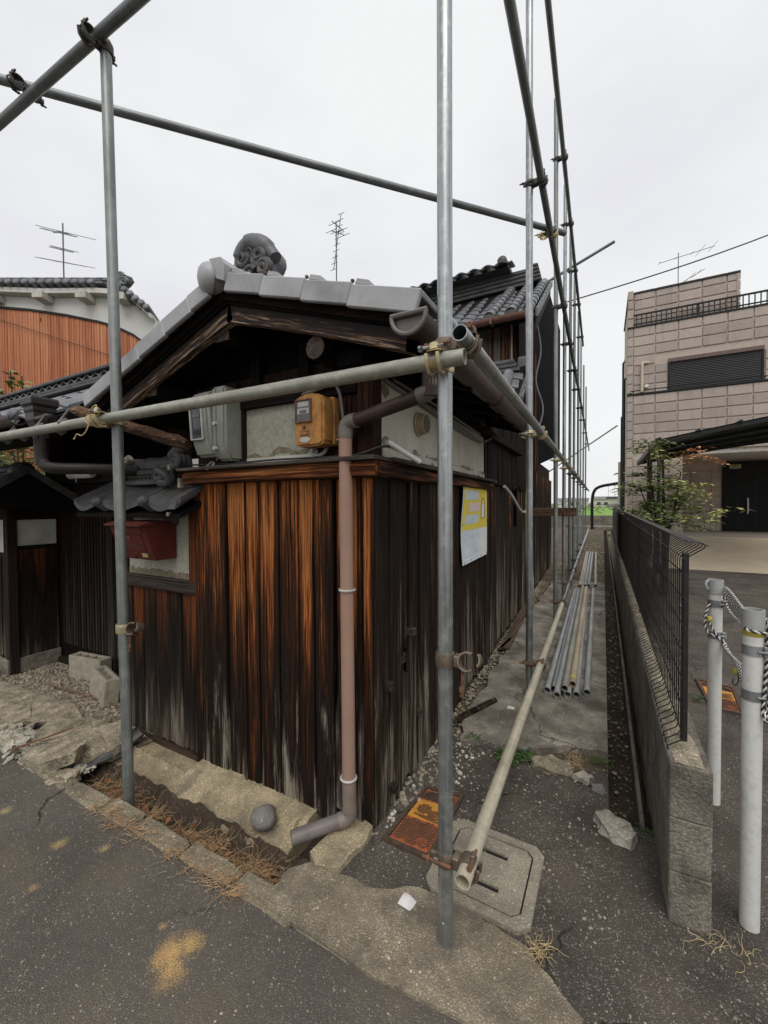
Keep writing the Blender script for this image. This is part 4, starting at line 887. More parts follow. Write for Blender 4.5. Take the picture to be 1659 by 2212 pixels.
# main roof
MY, MZ, th_ = 5.0, 3.66, rad(34.5)
m = MB(); m.prism([(-3.2, MY+.02, MZ-.03), (-3.2, 6.5, 4.70), (-3.2, 6.5, 4.64), (-3.2, MY+.02, MZ-.10)], (2.5, 0, 0)); m.obj('main_roof_deck', M_DARK, house)
for i in range(10):
    for j in range(8):
        inst(TILE, 'roof_tile', house, T(-2.88+0.215*i, MY+.09+.185*j, MZ+.04+.185*math.tan(th_)*j) @ RX(th_))
ROLL = MB().lathe([(0.062, 0), (0.068, 0.004), (0.068, 0.02), (0.056, 0.2)], 12, False, Matrix.Identity(4), math.pi, math.pi).mesh('tile_roll', M_TILE, True, 40)
EM = lambda x, j: T(x, MY+.02+.155*j, MZ+.045+.155*math.tan(th_)*j) @ RX(th_-rad(90))
for x in (-1.24, -0.985, -0.78):
    for j in range(9): inst(ROLL, 'tile_roll', house, EM(x, j))
    m = MB(); m.lathe([(0, 0.008), (0.03, 0.012), (0.05, 0.006), (0.055, 0.012), (0.068, 0.01), (0.068, -0.02)], 18, False, T(x, MY+.012, MZ+.045) @ RX(rad(90))); m.obj('roll_end_disc', M_TILEDK, house, True, 30)
for j in range(8):
    a, z = MY+.02+.185*j, MZ+.02+.185*math.tan(th_)*j
    m = MB(); m.prism([(-0.672, a, z+.02), (-0.672, a+.2, z+.2*math.tan(th_)+.008), (-0.672, a+.2, z+.2*math.tan(th_)-.075), (-0.672, a, z-.075)], (-.03, 0, 0)); m.obj('verge_tile', M_TILE, house)
m = MB(); m.prism([(-0.70, MY+.05, MZ-.06), (-0.70, 6.5, 4.64), (-0.70, 6.5, 4.5), (-0.70, MY+.05, MZ-.2)], (-.03, 0, 0)); m.obj('bargeboard', M_BARGE, house)
m = MB(); m.prism([(-3.2+a, 0, 0) for a in (0,)]*0+[(-3.2, MY-.045+1.0*a, MZ-.015+b) for a, b in prof], (2.48, 0, .0)); mg = m.obj('gutter', M_COPPER, house, True, 35)
for xx in (-1.2, -0.8): 
    m = MB(); m.box(xx, xx+.02, MY-.11, MY+.02, MZ-.085, MZ-.01); m.obj('gutter_bracket', M_COPPER, mg)
for k in range(4):
    m = MB(); m.box(-3.2, -1.02, 6.42, 6.62, 4.70+.062*k, 4.752+.062*k, .008); m.obj('ridge_course', M_TILEDK, house)
m = MB(); m.prism([(-3.0, 6.22, 4.93), (-3.0, 6.8, 4.93), (-3.0, 6.55, 5.0), (-3.0, 6.4, 5.0)], (1.75, 0, 0)); m.obj('ridge_hood', M_TILEDK, house)
for i in range(9): inst(TILE, 'roof_tile', house, T(-2.95+.205*i, 6.3, 5.0) @ RX(rad(14)))
for k in range(5): 
    m = MB(); m.box(-0.99+.01*k, -0.80-.012*k, 6.28, 6.52, 4.66+.052*k, 4.705+.052*k, .014); m.obj('ridge_end_tile', M_TILEDK, house)
m = MB(); m.lathe([(0, .02), (.05, .015), (.07, 0), (.07, -.15), (0, -.15)], 14, False, T(-1.35, 6.25, 5.06) @ RX(rad(90))); m.obj('tile_roll', M_TILEDK, house, True, 40)

# --- cables and conduits on the house
def cable(pts, r, mat, parent=house, name='cable', n=6): 
    m = MB(); m.tube(smooth_path(pts, n), r, 7); return m.obj(name, mat, parent, True)
cable([(-0.865, 1.62, 2.005), (-0.868, 2.1, 1.985), (-0.872, 2.6, 1.965), (-0.884, 3.1, 1.955), (-0.89, 3.4, 1.96), (-0.86, 3.6, 2.02)], .009, M_CABLE)
cable([(-0.87, 1.62, 2.03), (-0.85, 2.3, 2.01), (-0.86, 3.2, 1.99)], .008, M_CABLE)
cable([(-1.08, 1.545, 1.985), (-1.06, 1.53, 1.975), (-1.04, 1.525, 1.93), (-1.03, 1.53, 1.83)], .008, M_CABLE)
cable([(-1.25, 1.52, 1.965), (-1.1, 1.51, 1.985), (-1.0, 1.50, 2.01), (-0.95, 1.5, 2.06)], .009, M_CABLE)
cable([(-1.19, 1.53, 1.71), (-1.19, 1.515, 1.685), (-1.16, 1.515, 1.672), (-1.13, 1.52, 1.685), (-1.125, 1.54, 1.71)], .009, M_LTGREY)
cable([(-2.03, 1.50, 1.67), (-1.7, 1.50, 1.662), (-1.4, 1.49, 1.664), (-1.0, 1.49, 1.658), (-0.9, 1.49, 1.667), (-0.84, 1.52, 1.69), (-0.83, 1.6, 1.70)], .005, M_CABLEDK)
m = MB(); m.lathe([(.0115, 0), (.0115, .2), (.009, .2), (.009, 0)], 12, True, aim((-0.825, 1.565, 1.718), (-0.76, 1.70, 1.655))); m.obj('white_conduit', M_WHITE, house, True, 40)
cable([(-0.93, 6.6, 4.3), (-0.82, 6.4, 3.7), (-0.86, 6.2, 3.2), (-0.75, 6.1, 2.75), (-0.85, 5.9, 2.35), (-0.95, 5.5, 2.3)], .012, M_CABLE)
cable([(-0.90, 4.3, 1.62), (-0.88, 4.6, 1.52), (-0.86, 5.0, 1.36), (-0.85, 5.3, 1.34), (-0.86, 5.5, 1.42)], .016, M_LTGREY)
cable([(-0.93, 6.0, 1.36), (-0.935, 6.02, 1.0), (-0.93, 6.0, 0.7), (-0.94, 6.05, 0.05)], .018, M_WHITE)
cable([(-0.93, 6.25, 1.0), (-0.93, 6.2, 0.75), (-0.92, 6.3, 0.3), (-0.94, 6.4, 0.02)], .02, M_WHITE)

# ---------------------------------------------------------------- mailbox bay, lattice gate, left wall
bay = thing('side_wall', 'boarded wall bay with a small tiled coping behind the red mailbox', 'wall', (-2.43, 1.6, 0))
rb = random.Random(8)
for u0, u1 in zip([-2.80, -2.735, -2.62, -2.495, -2.36, -2.235, -2.15], [-2.735, -2.62, -2.495, -2.36, -2.235, -2.15, -2.062]):
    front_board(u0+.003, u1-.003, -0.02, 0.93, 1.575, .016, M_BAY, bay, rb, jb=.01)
m = MB(); m.box(-2.80, -2.06, 1.60, 1.66, -0.15, 1.55); m.box(-2.80, -2.74, 1.66, 2.2, -0.15, 1.55); m.obj('wall', M_DARKZ, bay)
m = MB(); m.box(-2.80, -2.062, 1.545, 1.60, 0.925, 0.985, .004); m.obj('sill_beam', M_LEDGEX if False else M_CAPX, bay)
m = MB(); m.box(-2.80, -2.062, 1.555, 1.60, 0.987, 1.0, .002); m.obj('sill_cap', M_CAPX, bay)
m = MB(); m.box(-2.78, -2.085, 1.582, 1.60, 1.0, 1.40); m.obj('plaster_panel', M_PANEL, bay)
m = MB(); top = [(-2.78+.035*i, 1.035+rb.uniform(-.008, .012)) for i in range(21)]
m.prism([(a, 1.577, b) for a, b in top]+[(-2.08, 1.577, 1.001), (-2.78, 1.577, 1.001)], (0, .004, 0)); m.obj('broken_render', M_PEELED, bay)
m = MB(); m.box(-2.14, -2.064, 1.556, 1.60, 0.0, 1.46); m.obj('end_post', M_BAY, bay)
m = MB(); m.box(-2.72, -2.062, 1.545, 1.574, -0.07, -0.025, .003); m.obj('skirting_board', M_OLDX, bay)
# coping tiles
cs = math.atan2(.12, .2)
def coping(xc, wd):
    m = MB()
    def f(u, v):
        sag = -0.045*math.sin(u*math.pi)**1.2
        y = 1.395+.235*v; return V((xc+wd*(u-.5), y-.02*math.sin(u*3.14)*(1-v), 1.488+sag*(1-.35*v)+.125*v))
    m.grid(f, 12, 4)
    r = bmesh.ops.extrude_face_region(m.bm, geom=m.bm.faces[:])
    for v in [g for g in r['geom'] if isinstance(g, bmesh.types.BMVert)]: v.co.z -= .03
    m.obj('coping_tile', M_TILEDK, bay, True, 40)
coping(-2.92, .30); coping(-2.53, .46); coping(-2.13, .30)
m = MB(); m.prism([(-2.0, 1.375, 1.425), (-1.985, 1.50, 1.50), (-1.985, 1.53, 1.56), (-2.0, 1.39, 1.475)], (-.06, 0, 0)); m.obj('coping_verge', M_TILEDK, bay)
for x in (-2.765, -2.29):
    m = MB(); m.lathe([(0, .03), (.02, .026), (.032, .015), (.036, 0.0), (.03, -.006), (.033, -.01), (.031, -.26), (0, -.26)], 16, False, T(x, 1.385, 1.472) @ RX(rad(90)-cs)); m.obj('coping_roll', M_TILEDK, bay, True, 40)
m = MB(); m.prism([(-2.0, 1.405, 1.40), (-2.0, 1.60, 1.50), (-2.0, 1.60, 1.47), (-2.0, 1.405, 1.375)], (-1.06, 0, 0)); m.obj('coping_board', M_DARK, bay)
m = MB(); m.tube([(-2.1, 1.46, 1.40), (-2.1, 1.40, 1.398)], .012, 8); m.obj('pipe_stub', M_LTGREY, bay)
# ridge of noshi courses with a zigzag course and scroll ends
for k, (z0, z1, d, x1) in enumerate(((1.575, 1.605, .0, -2.26), (1.638, 1.668, .0, -2.27), (1.672, 1.70, .012, -2.28))):
    m = MB(); m.box(-2.82, x1, 1.545+d, 1.70, z0, z1, .005); m.obj('ridge_course', M_TILEDK, bay)
m = MB(); n = 26; xs = [-2.80+.52*i/n for i in range(n+1)]
m.prism([(x, 1.552, 1.622+(.011 if i % 2 else -.006)) for i, x in enumerate(xs)]+[(x, 1.552, 1.634+(.002 if i % 2 else -.004)) for i, x in reversed(list(enumerate(xs)))], (0, .03, 0)); m.obj('zigzag_course', M_TILEDK, bay)
m = MB(); m.box(-2.80, -2.28, 1.57, 1.68, 1.606, 1.637); m.obj('ridge_core', M_COREDK, bay)
for x0 in (-2.80, -2.62, -2.44): 
    m = MB(); m.lathe([(.05, 0), (.056, .02), (.048, .19)], 12, False, T(x0, 1.625, 1.70) @ RY(rad(90)) @ RZ(rad(90)), math.pi, 0); m.obj('ridge_roll', M_TILEDK, bay, True)
def scroll2(c, r0, turns, rr_, sx, a0, wd=.1):
    m = MB(); n = int(20*turns)
    for off in (0, .03, .06):
        pts, rs = [], []
        for i in range(n+1):
            t = i/n; a = a0+sx*6.283*turns*t; r = r0*(1-.8*t)
            pts.append((c[0]+r*math.cos(a), c[1]+off, c[2]+r*math.sin(a))); rs.append(rr_*(1-.3*t))
        m.tube(pts, rs, 8)
    m.obj('scroll', M_TILEDK, bay, True)
scroll2((-2.215, 1.53, 1.70), .045, 1.5, .02, -1, 2.2)
scroll2((-2.31, 1.49, 1.615), .04, 1.2, .022, 1, -1.0)
m = MB(); m.tube(smooth_path([(-2.34, 1.50, 1.66), (-2.28, 1.47, 1.648), (-2.22, 1.475, 1.62), (-2.22, 1.49, 1.58), (-2.29, 1.48, 1.575)], 5), .022, 8); m.obj('scroll', M_TILEDK, bay, True)
m = MB(); m.tube(smooth_path([(-2.19, 1.58, 1.82), (-2.22, 1.56, 1.77), (-2.26, 1.55, 1.73)], 4), .04, 10); m.obj('scroll', M_TILEDK, bay, True)
m = MB(); m.tube(smooth_path([(-2.70, 1.55, 1.755), (-2.76, 1.54, 1.71), (-2.775, 1.535, 1.65), (-2.80, 1.53, 1.58)], 4), .022, 8); m.obj('mortar_bed', M_MORTAR, bay, True)
m = MB(); m.box(-2.30, -2.28, 1.535, 1.56, 1.655, 1.69, .003); m.box(-2.155, -2.135, 1.50, 1.53, 1.545, 1.60, .003); m.obj('mortar_dab', M_MORTAR, bay)

# ---- gate with lattice doors
gate = thing('entrance_gate', 'tiled entrance gate with dark sliding lattice doors, set back on the left', 'gate', (-3.7, 1.95, 0))
m = MB(); m.box(-4.62, -2.8, 2.02, 2.05, -0.03, 1.7); m.obj('back_panel', M_SOOTSHADE, gate)
m = MB()
for k in range(33):
    pass
SL = MB().box(-.011, .011, -.014, .014, 0, 1.44, .002).mesh('slat', M_DARKZ)
for k in range(36): inst(SL, 'slat', gate, T(-4.52+.047*k, 1.965, 0.14))
for z0, z1 in ((0.02, 0.14), (0.58, 0.615), (1.10, 1.125), (1.58, 1.64)):
    m = MB(); m.box(-4.56, -2.82, 1.98 if .5 < z0 < 1.5 else 1.945, 2.0, z0, z1, .003); m.obj('door_rail', M_DARKX, gate)
for u in (-4.585, -3.74, -3.69, -2.84):
    m = MB(); m.box(u-.025, u+.025, 1.94, 2.0, 0.02, 1.64, .003); m.obj('door_stile', M_DARKZ, gate)
m = MB(); m.box(-4.66, -2.8, 1.90, 2.06, -0.03, 0.02, .004); m.obj('threshold', M_CAPX, gate)
m = MB(); m.box(-4.7, -2.8, 1.93, 2.05, 1.645, 1.80, .004); m.obj('lintel', m_wood('grey_lintel', 'x', [(.2, (.025, .02, .017)), (.8, (.075, .062, .05))], zamt=.3, zlo=0, zhi=2), gate)
for u in (-4.70, -2.80):
    m = MB(); m.box(u-.055, u+.055, 1.92, 2.04, -0.03, 2.1, .004); m.obj('gate_post', M_DARKZ, gate)
m = MB(); m.lathe([(0, 0), (.03, .004), (.036, .02), (.036, .36), (.03, .376), (0, .38)], 14, False, T(-4.16, 1.86, 1.715) @ RY(rad(90))); lmp = m.obj('lamp', M_WHITE, gate, True, 40)
m = MB(); m.tube([(-4.05, 1.86, 1.70), (-4.05, 1.86, 1.65)], .006, 6); m.obj('pull_cord', M_LTGREY, lmp)
# gate roof
gs = math.atan2(.44, .72)
m = MB(); m.box(-4.7, -2.6, 2.045, 2.075, 1.80, 2.38); m.obj('shade_infill_panel', M_SOOTSHADE, gate)  # dark panel added to stand in for the shade under the gate roof
m = MB(); m.prism([(-7.5, 1.17, 1.955), (-7.5, 1.92, 2.41), (-7.5, 2.3, 2.2), (-7.5, 2.3, 2.15), (-7.5, 1.92, 2.36), (-7.5, 1.17, 1.90)], (4.75, 0, 0)); m.obj('roof_deck', M_DARK, gate)
for i in range(19):
    for j in range(4): inst(TILE, 'roof_tile', gate, T(-7.2+.235*i, 1.22+.18*j, 2.01+.11*j) @ RX(gs))
for i in range(10):
    x = -5.2+.25*i
    m = MB(); m.lathe([(0, .02), (.03, .016), (.042, .004), (.045, -.005), (.04, -.012), (.036, -.2), (0, -.2)], 12, False, T(x, 1.13, 2.015) @ RX(rad(90)-gs)); m.obj('round_eave_tile', M_TILE, gate, True, 40)
for k, (z0, z1, d) in enumerate(((2.43, 2.455, .0), (2.458, 2.485, .01), (2.528, 2.555, .0))):
    m = MB(); m.box(-5.6, -2.62, 1.80+d, 2.04-d, z0, z1, .005); m.obj('ridge_course', M_TILEDK, gate)
for r_ in range(1):
    m = MB(); n = 90; xs = [-5.5+2.85*i/n for i in range(n+1)]
    m.prism([(x, 1.825, 2.50+(.016 if (i//2) % 2 else -.008)) for i, x in enumerate(xs)]+[(x, 1.825, 2.516+(.011 if (i//2) % 2 else -.008)) for i, x in reversed(list(enumerate(xs)))], (0, .03, 0)); m.obj('zigzag_course', M_TILE, gate)
m = MB(); m.box(-5.55, -2.65, 1.85, 2.0, 2.486, 2.527); m.obj('ridge_core', M_COREDK, gate)
RR = MB().lathe([(.055, 0), (.06, .02), (.052, .22)], 10, False, RY(rad(90)) @ RZ(rad(90)), math.pi, 0).mesh('ridge_roll', M_TILE, True)
for k in range(14): inst(RR, 'ridge_roll', gate, T(-5.6+.21*k, 1.92, 2.555))
m = MB(); m.prism([(-2.63, 1.62, 2.12), (-2.63, 2.0, 2.12), (-2.63, 1.95, 2.36), (-2.63, 1.72, 2.36)], (-.14, 0, 0)); m.obj('ridge_end_tile', M_VERGE, gate)
# gutter, rainwater hopper, bent pipe
m = MB(); m.prism([(-7.4, 1.09+.8*a, 1.965+.8*b) for a, b in prof], (4.4, 0, 0)); g2 = m.obj('gutter', M_GUTTER, gate, True, 35)
hop = MB(); hm = T(-2.90, 1.155, 0)
pr = [(.0, 2.075), (.15, 2.075), (.165, 2.06), (.165, 2.02), (.14, 2.0), (.14, 1.975), (.125, 1.955), (.125, 1.90), (.10, 1.86), (.07, 1.80), (.07, 1.77), (.055, 1.76), (.055, 1.72)]
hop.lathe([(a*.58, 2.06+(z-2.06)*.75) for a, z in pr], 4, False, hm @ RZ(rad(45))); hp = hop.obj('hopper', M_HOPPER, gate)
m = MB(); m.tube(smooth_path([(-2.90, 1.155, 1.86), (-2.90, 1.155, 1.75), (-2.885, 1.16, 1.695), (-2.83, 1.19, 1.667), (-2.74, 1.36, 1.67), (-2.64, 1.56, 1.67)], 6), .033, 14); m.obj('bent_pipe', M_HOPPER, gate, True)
for x in (-3.02, -2.7, -3.4, -2.45):
    m = MB(); m.tube(smooth_path([(x, 1.1, 1.95), (x-.03, 1.08, 1.90), (x, 1.05, 1.87), (x+.04, 1.07, 1.89)], 4), .006, 6); m.obj('gutter_hook', M_CABLE, g2, True)
# broken timber under the eave
lm = MB(); a, b = V((-2.62, 1.19, 1.985)), V((-1.93, 1.41, 1.765)); n = 12
lm.tube([a.lerp(b, i/n)+V((0, 0, .008*mnoise.noise(V((i*.7, 0, 0))))) for i in range(n+1)], [.018]+[.034+.006*mnoise.noise(V((i, 3, 0))) for i in range(1, n)]+[.026], 8)
for v in lm.bm.verts: v.co += V((0, mnoise.noise(v.co*30), mnoise.noise(v.co*30+V((5, 0, 0)))))*.008
tag(lm.obj('broken_timber', M_LOG, None, False, origin=tuple(a)), 'splintered length of timber hanging under the eave behind the left pole', 'timber')

# ---- left boundary wall
M_PALEWD = m_plain('grey_weathered_plank', (.19, .165, .13), .9, 0, .35, 30, (.08, .065, .05), .4)
lw = thing('boundary_wall', 'dark boarded wall with small white plaster panels at the far left edge', 'wall', (-4.55, 1.58, 0))
m = MB(); m.box(-7.5, -4.56, 1.60, 1.70, -.05, 1.5); m.box(-4.66, -4.565, 1.70, 1.93, -.05, 1.5); m.obj('wall', M_DARKZ, lw)
m = MB(); m.box(-4.60, -4.52, 1.545, 1.615, -.03, 1.5, .004); m.obj('corner_post', M_DARKZ, lw)
for y0, y1 in ((1.62, 1.72), (1.723, 1.82), (1.823, 1.92)):
    m = MB(); m.box(-4.562, -4.545, y0, y1, .1, 1.06); m.obj('board', M_BAY, lw)
m = MB(); m.box(-4.562, -4.54, 1.62, 1.925, 1.055, 1.09); m.obj('rail', M_DARKX, lw)
m = MB(); m.box(-4.562, -4.548, 1.62, 1.915, 1.092, 1.32); m.obj('white_panel', M_WHITEP, lw)
m = MB(); m.box(-4.56, -4.53, 1.56, 1.93, -.03, .1, .003); m.obj('skirting_board', M_PALEWD, lw); m = MB(); m.box(-7.5, -4.53, 1.53, 1.56, -.03, .1, .003); m.obj('skirting_board', M_PALEWD, lw)
for k in range(9):
    u = -4.605-.13*k; front_board(u-.127, u, .1, .98, 1.575, .016, M_BAY, lw, rb)
for k in range(4):
    u = -4.66-.45*k; m = MB(); m.box(u-.4, u, 1.585, 1.6, 1.03, 1.32); m.obj('white_panel', M_WHITEP, lw)
m = MB(); m.prism([(-7.5, 1.22, 1.47), (-7.5, 1.6, 1.71), (-7.5, 1.98, 1.47), (-7.5, 1.98, 1.42), (-7.5, 1.22, 1.42)], (3.25, 0, 0)); m.obj('coping_deck', M_DARK, lw)
for i in range(12):
    for j in range(2): inst(TILE, 'coping_tile', lw, T(-6.85+.225*i, 1.27+.17*j, 1.545+.1*j) @ RX(math.atan2(.24, .38)))
for i in range(12): inst(RR, 'ridge_roll', lw, T(-6.9+.21*i, 1.6, 1.745))
m = MB(); m.lathe([(0, .03), (.05, .03), (.085, .01), (.085, -.08), (0, -.08)], 12, False, T(-4.33, 1.6, 1.735) @ RY(rad(90))); m.obj('ridge_end_tile', M_TILEDK, lw, True, 40)
m = MB(); m.prism([(-4.24, 1.2, 1.44), (-4.24, 1.6, 1.72), (-4.24, 1.6, 1.78), (-4.24, 1.2, 1.52)], (-.1, 0, 0)); m.prism([(-4.24, 2.0, 1.44), (-4.24, 1.6, 1.72), (-4.24, 1.6, 1.78), (-4.24, 2.0, 1.52)], (-.1, 0, 0)); m.obj('coping_verge', M_TILEDK, lw)

# ---- meters, mailbox, poster
mg = thing('electricity_meter', 'large grey-green meter box with a dark window on the upper front wall', 'meter', (-1.78, 1.54, 1.66))
m = MB(); m.prism([(-1.915, 1.56, 1.70), (-1.915, 1.45, 1.70), (-1.915, 1.415, 1.78), (-1.915, 1.40, 1.99), (-1.915, 1.44, 2.04), (-1.915, 1.56, 2.05)], (.145, 0, 0))
m.bm.faces.ensure_lookup_table()
bmesh.ops.bevel(m.bm, geom=m.bm.edges[:], offset=.014, segments=3, affect='EDGES'); m.obj('front_cover', M_METERG, mg, True, 40)
m = MB(); m.prism([(-1.775, 1.56, 1.675), (-1.775, 1.47, 1.675), (-1.775, 1.43, 1.74), (-1.775, 1.43, 2.05), (-1.775, 1.56, 2.05)], (.1, 0, 0))
bmesh.ops.bevel(m.bm, geom=m.bm.edges[:], offset=.012, segments=3, affect='EDGES'); m.obj('side_case', M_METERG, mg, True, 40)
m = MB(); m.prism([(-1.895, 1.4112, 1.79), (-1.815, 1.4112, 1.79), (-1.815, 1.3985, 1.985), (-1.895, 1.3985, 1.985)], (0, .006, 0)); wn_ = m.obj('window', M_GLASSDK, mg)
for u0, u1, z0, z1 in ((-1.902, -1.895, 1.784, 1.992), (-1.815, -1.808, 1.784, 1.992), (-1.895, -1.815, 1.784, 1.79)):
    m = MB(); yy = lambda z: 1.4112-(z-1.74)*.0651
    m.prism([(u0, yy(z0)-.004, z0), (u1, yy(z0)-.004, z0), (u1, yy(z1)-.004, z1), (u0, yy(z1)-.004, z1)], (0, .008, 0)); m.obj('window_trim', M_LTGREY, wn_)
m = MB(); m.box(-1.885, -1.83, 1.4, 1.403, 1.90, 1.915, 0, T(0, .0005, 0)); m.obj('dial', M_DIALDK, wn_)
m = MB(); m.tube([(-1.74, 1.426, 2.04), (-1.738, 1.424, 1.75), (-1.75, 1.44, 1.70), (-1.77, 1.46, 1.678)], .003, 6); m.obj('seam', M_METERG, mg)
for z in (1.86, 1.735):
    m = MB(); m.lathe([(0, .016), (.009, .016), (.011, 0), (0, 0)], 12, False, T(-1.74, 1.43, z) @ RX(rad(90))); m.obj('seal_knob', M_LTGREY, mg, True, 40)
m = MB(); m.tube(smooth_path([(-1.82, 1.47, 1.675), (-1.85, 1.46, 1.65), (-1.835, 1.45, 1.635), (-1.805, 1.46, 1.65), (-1.82, 1.48, 1.675)], 5), .006, 6); m.obj('cable_loop', M_CABLE, mg, True)

mo = thing('electricity_meter', 'rusty ochre electricity meter with a small window beside the downpipe', 'meter', (-1.13, 1.54, 1.70))
m = MB(); m.prism([(-1.225, 1.425, 1.72), (-1.205, 1.425, 1.703), (-1.085, 1.425, 1.703), (-1.062, 1.425, 1.72), (-1.062, 1.425, 1.91), (-1.085, 1.425, 1.928), (-1.145, 1.425, 1.938), (-1.205, 1.425, 1.928), (-1.225, 1.425, 1.91)], (0, .075, 0))
bmesh.ops.bevel(m.bm, geom=m.bm.edges[:], offset=.010, segments=3, affect='EDGES'); m.obj('cover', M_METERO, mo, True, 40)
m = MB(); m.box(-1.225, -1.06, 1.5015, 1.556, 1.712, 1.93, .008); m.obj('back_case', M_METERO, mo)
m = MB(); m.box(-1.206, -1.128, 1.421, 1.4235, 1.815, 1.905, .0006); wn2 = m.obj('window', M_DIALDK, mo)
for (u0, u1, z0, z1, mt) in ((-1.197, -1.137, 1.878, 1.899, M_DIAL), (-1.2, -1.134, 1.846, 1.872, M_DIAL), (-1.185, -1.15, 1.85, 1.862, M_DIALDK)):
    m = MB(); d = 0 if mt is M_DIAL else .0012; m.box(u0, u1, 1.4196-d, 1.4206-d, z0, z1); m.obj('dial', mt, wn2)
for u0, u1, z0, z1 in ((-1.212, -1.206, 1.809, 1.911), (-1.128, -1.122, 1.809, 1.911), (-1.206, -1.128, 1.809, 1.815), (-1.206, -1.128, 1.905, 1.911)):
    m = MB(); m.box(u0, u1, 1.416, 1.424, z0, z1, .001); m.obj('window_trim', M_RUST, wn2)
m = MB(); m.lathe([(0, .006), (.007, .006), (.010, 0), (0, 0)], 12, False, T(-1.165, 1.425, 1.79) @ RX(rad(90))); m.obj('screw', M_RUST, mo, True, 40)
m = MB(); m.box(-1.188, -1.140, 1.4225, 1.4245, 1.75, 1.773); pl = m.obj('name_plate', M_RUST, mo)
rq = random.Random(6)
for k in range(9):
    m = MB(); u = -1.184+.0048*k; m.box(u, u+rq.uniform(.002, .004), 1.4214, 1.4222, 1.754+rq.uniform(0, .004), 1.764+rq.uniform(0, .006)); m.obj('embossed_stroke', M_METERO, pl)
m = MB(); m.lathe([(0, .002), (.029, .002), (.03, 0)], 24, False, T(-1.162, 1.425, 1.733) @ RX(rad(90)) @ Matrix.Diagonal((1, .42, 1, 1))); m.obj('oval_label', M_LTGREY, mo)
m = MB(); m.box(-1.062, -1.035, 1.52, 1.53, 1.735, 1.742); m.obj('lead_seal', M_LTGREY, mo)

mb = thing('mailbox', 'faded red metal mailbox with a postal mark on the wall behind the left pole', 'mailbox', (-2.46, 1.57, 1.12))
bx = [(1.37, 1.325), (1.445, 1.125), (1.575, 1.125), (1.575, 1.345), (1.40, 1.345)]
m = MB(); m.prism([(-2.615, a, b) for a, b in bx], (.335, 0, 0)); bmesh.ops.bevel(m.bm, geom=m.bm.edges[:], offset=.004, segments=1, affect='EDGES'); m.obj('case', M_BOXRED, mb)
m = MB(); m.prism([(-2.625, 1.345, 1.338), (-2.625, 1.40, 1.352), (-2.625, 1.575, 1.352), (-2.625, 1.575, 1.346), (-2.625, 1.345, 1.328)], (.355, 0, 0)); m.obj('lid', M_BOXRED, mb)
fy = lambda z: 1.37+(1.325-z)*.375
def on_front(u0, u1, z0, z1, mat, name, out=.003):
    m = MB(); m.prism([(u0, fy(z0)-out, z0), (u1, fy(z0)-out, z0), (u1, fy(z1)-out, z1), (u0, fy(z1)-out, z1)], (0, out-.0003, 0)); return m.obj(name, mat, mb)
on_front(-2.60, -2.30, 1.285, 1.318, M_BOXRED, 'flap', .006); on_front(-2.59, -2.33, 1.18, 1.275, M_BOXRED, 'door', .004)
on_front(-2.545, -2.40, 1.195, 1.225, m_plain('dark_red_recess', (.07, .015, .012), .6), 'recess', .005)
on_front(-2.385, -2.335, 1.142, 1.165, m_plain('brass_label', (.42, .33, .16), .5), 'label_plate', .004)
on_front(-2.49, -2.445, 1.135, 1.15, M_BOXRED, 'latch', .014)
md = m_plain('faded_mark', (.36, .12, .08), .6)
for (u0, u1, z0, z1) in ((-2.478, -2.442, 1.262, 1.265), (-2.478, -2.442, 1.254, 1.257), (-2.4615, -2.4585, 1.238, 1.2535)): on_front(u0, u1, z0, z1, md, 'postal_mark', .006)

# poster, slightly bowed, printed blocks and faded lettering
M_PY = m_plain('faded_poster_yellow', (0.80, 0.66, 0.08), .45, 0, .06, 6, (.74, .64, .24))
M_PB = m_plain('faded_poster_blue', (0.58, 0.68, 0.76), .45, 0, .06, 6, (.68, .73, .75))
M_PK = m_plain('faded_poster_pink', (0.80, 0.60, 0.58), .45, 0, .06, 6)
M_PW = m_plain('faded_poster_white', (0.78, 0.80, 0.79), .45, 0, .05, 6)
M_PBD = m_plain('faded_print_blue', (0.63, 0.72, 0.79), .45, 0, .06, 9)
pos = thing('poster', 'faded yellow and pale blue advertising sign nailed to the alley boards', 'sign', (ax(3.2)+.03, 3.2, 1.0))
PYO, PH0, PH1 = 2.825, 1.0, 1.575
def PM_(u, z, o): 
    y = PYO+.765*u; return V((ax(y)+.022+.01*math.sin(z*9)*(1-u)+o, y, z))
def patch(u0, u1, z0, z1, mat, name, o, n=6, par=None, rnd_=False):
    m = MB(); m.grid(lambda a, b: PM_(u0+(u1-u0)*a, z0+(z1-z0)*b, o), n, n); return m.obj(name, mat, par or pos, True)
m = MB(); m.grid(lambda a, b: PM_(a, PH0+(PH1-PH0)*b, 0), 10, 10)
r = bmesh.ops.extrude_face_region(m.bm, geom=m.bm.faces[:])
for v in [g for g in r['geom'] if isinstance(g, bmesh.types.BMVert)]: v.co.x -= .003
m.obj('sheet', M_PW, pos, True, 40)
patch(.02, .985, 1.245, 1.565, M_PY, 'yellow_field', .0012)
patch(.02, .6, 1.01, 1.243, M_PBD, 'blue_field', .0012)
bl = [(.08, .58, 1.475, 1.543, M_PB, '建設ローン'), (.2, .66, 1.385, 1.452, M_PK, '住宅ローン'), (.1, .6, 1.292, 1.36, M_PB, '不動産ローン')]
for u0, u1, z0, z1, mt, tx in bl:
    q = patch(u0, u1, z0, z1, mt, 'text_block', .002)
    y = PYO+.765*(u0+u1)/2; p = PM_((u0+u1)/2, (z0+z1)/2, .0042)
    me_ = text_mesh(tx, .062, M_PW, T(*p) @ RZ(rad(90)) @ RX(rad(90)), 'lettering', q)
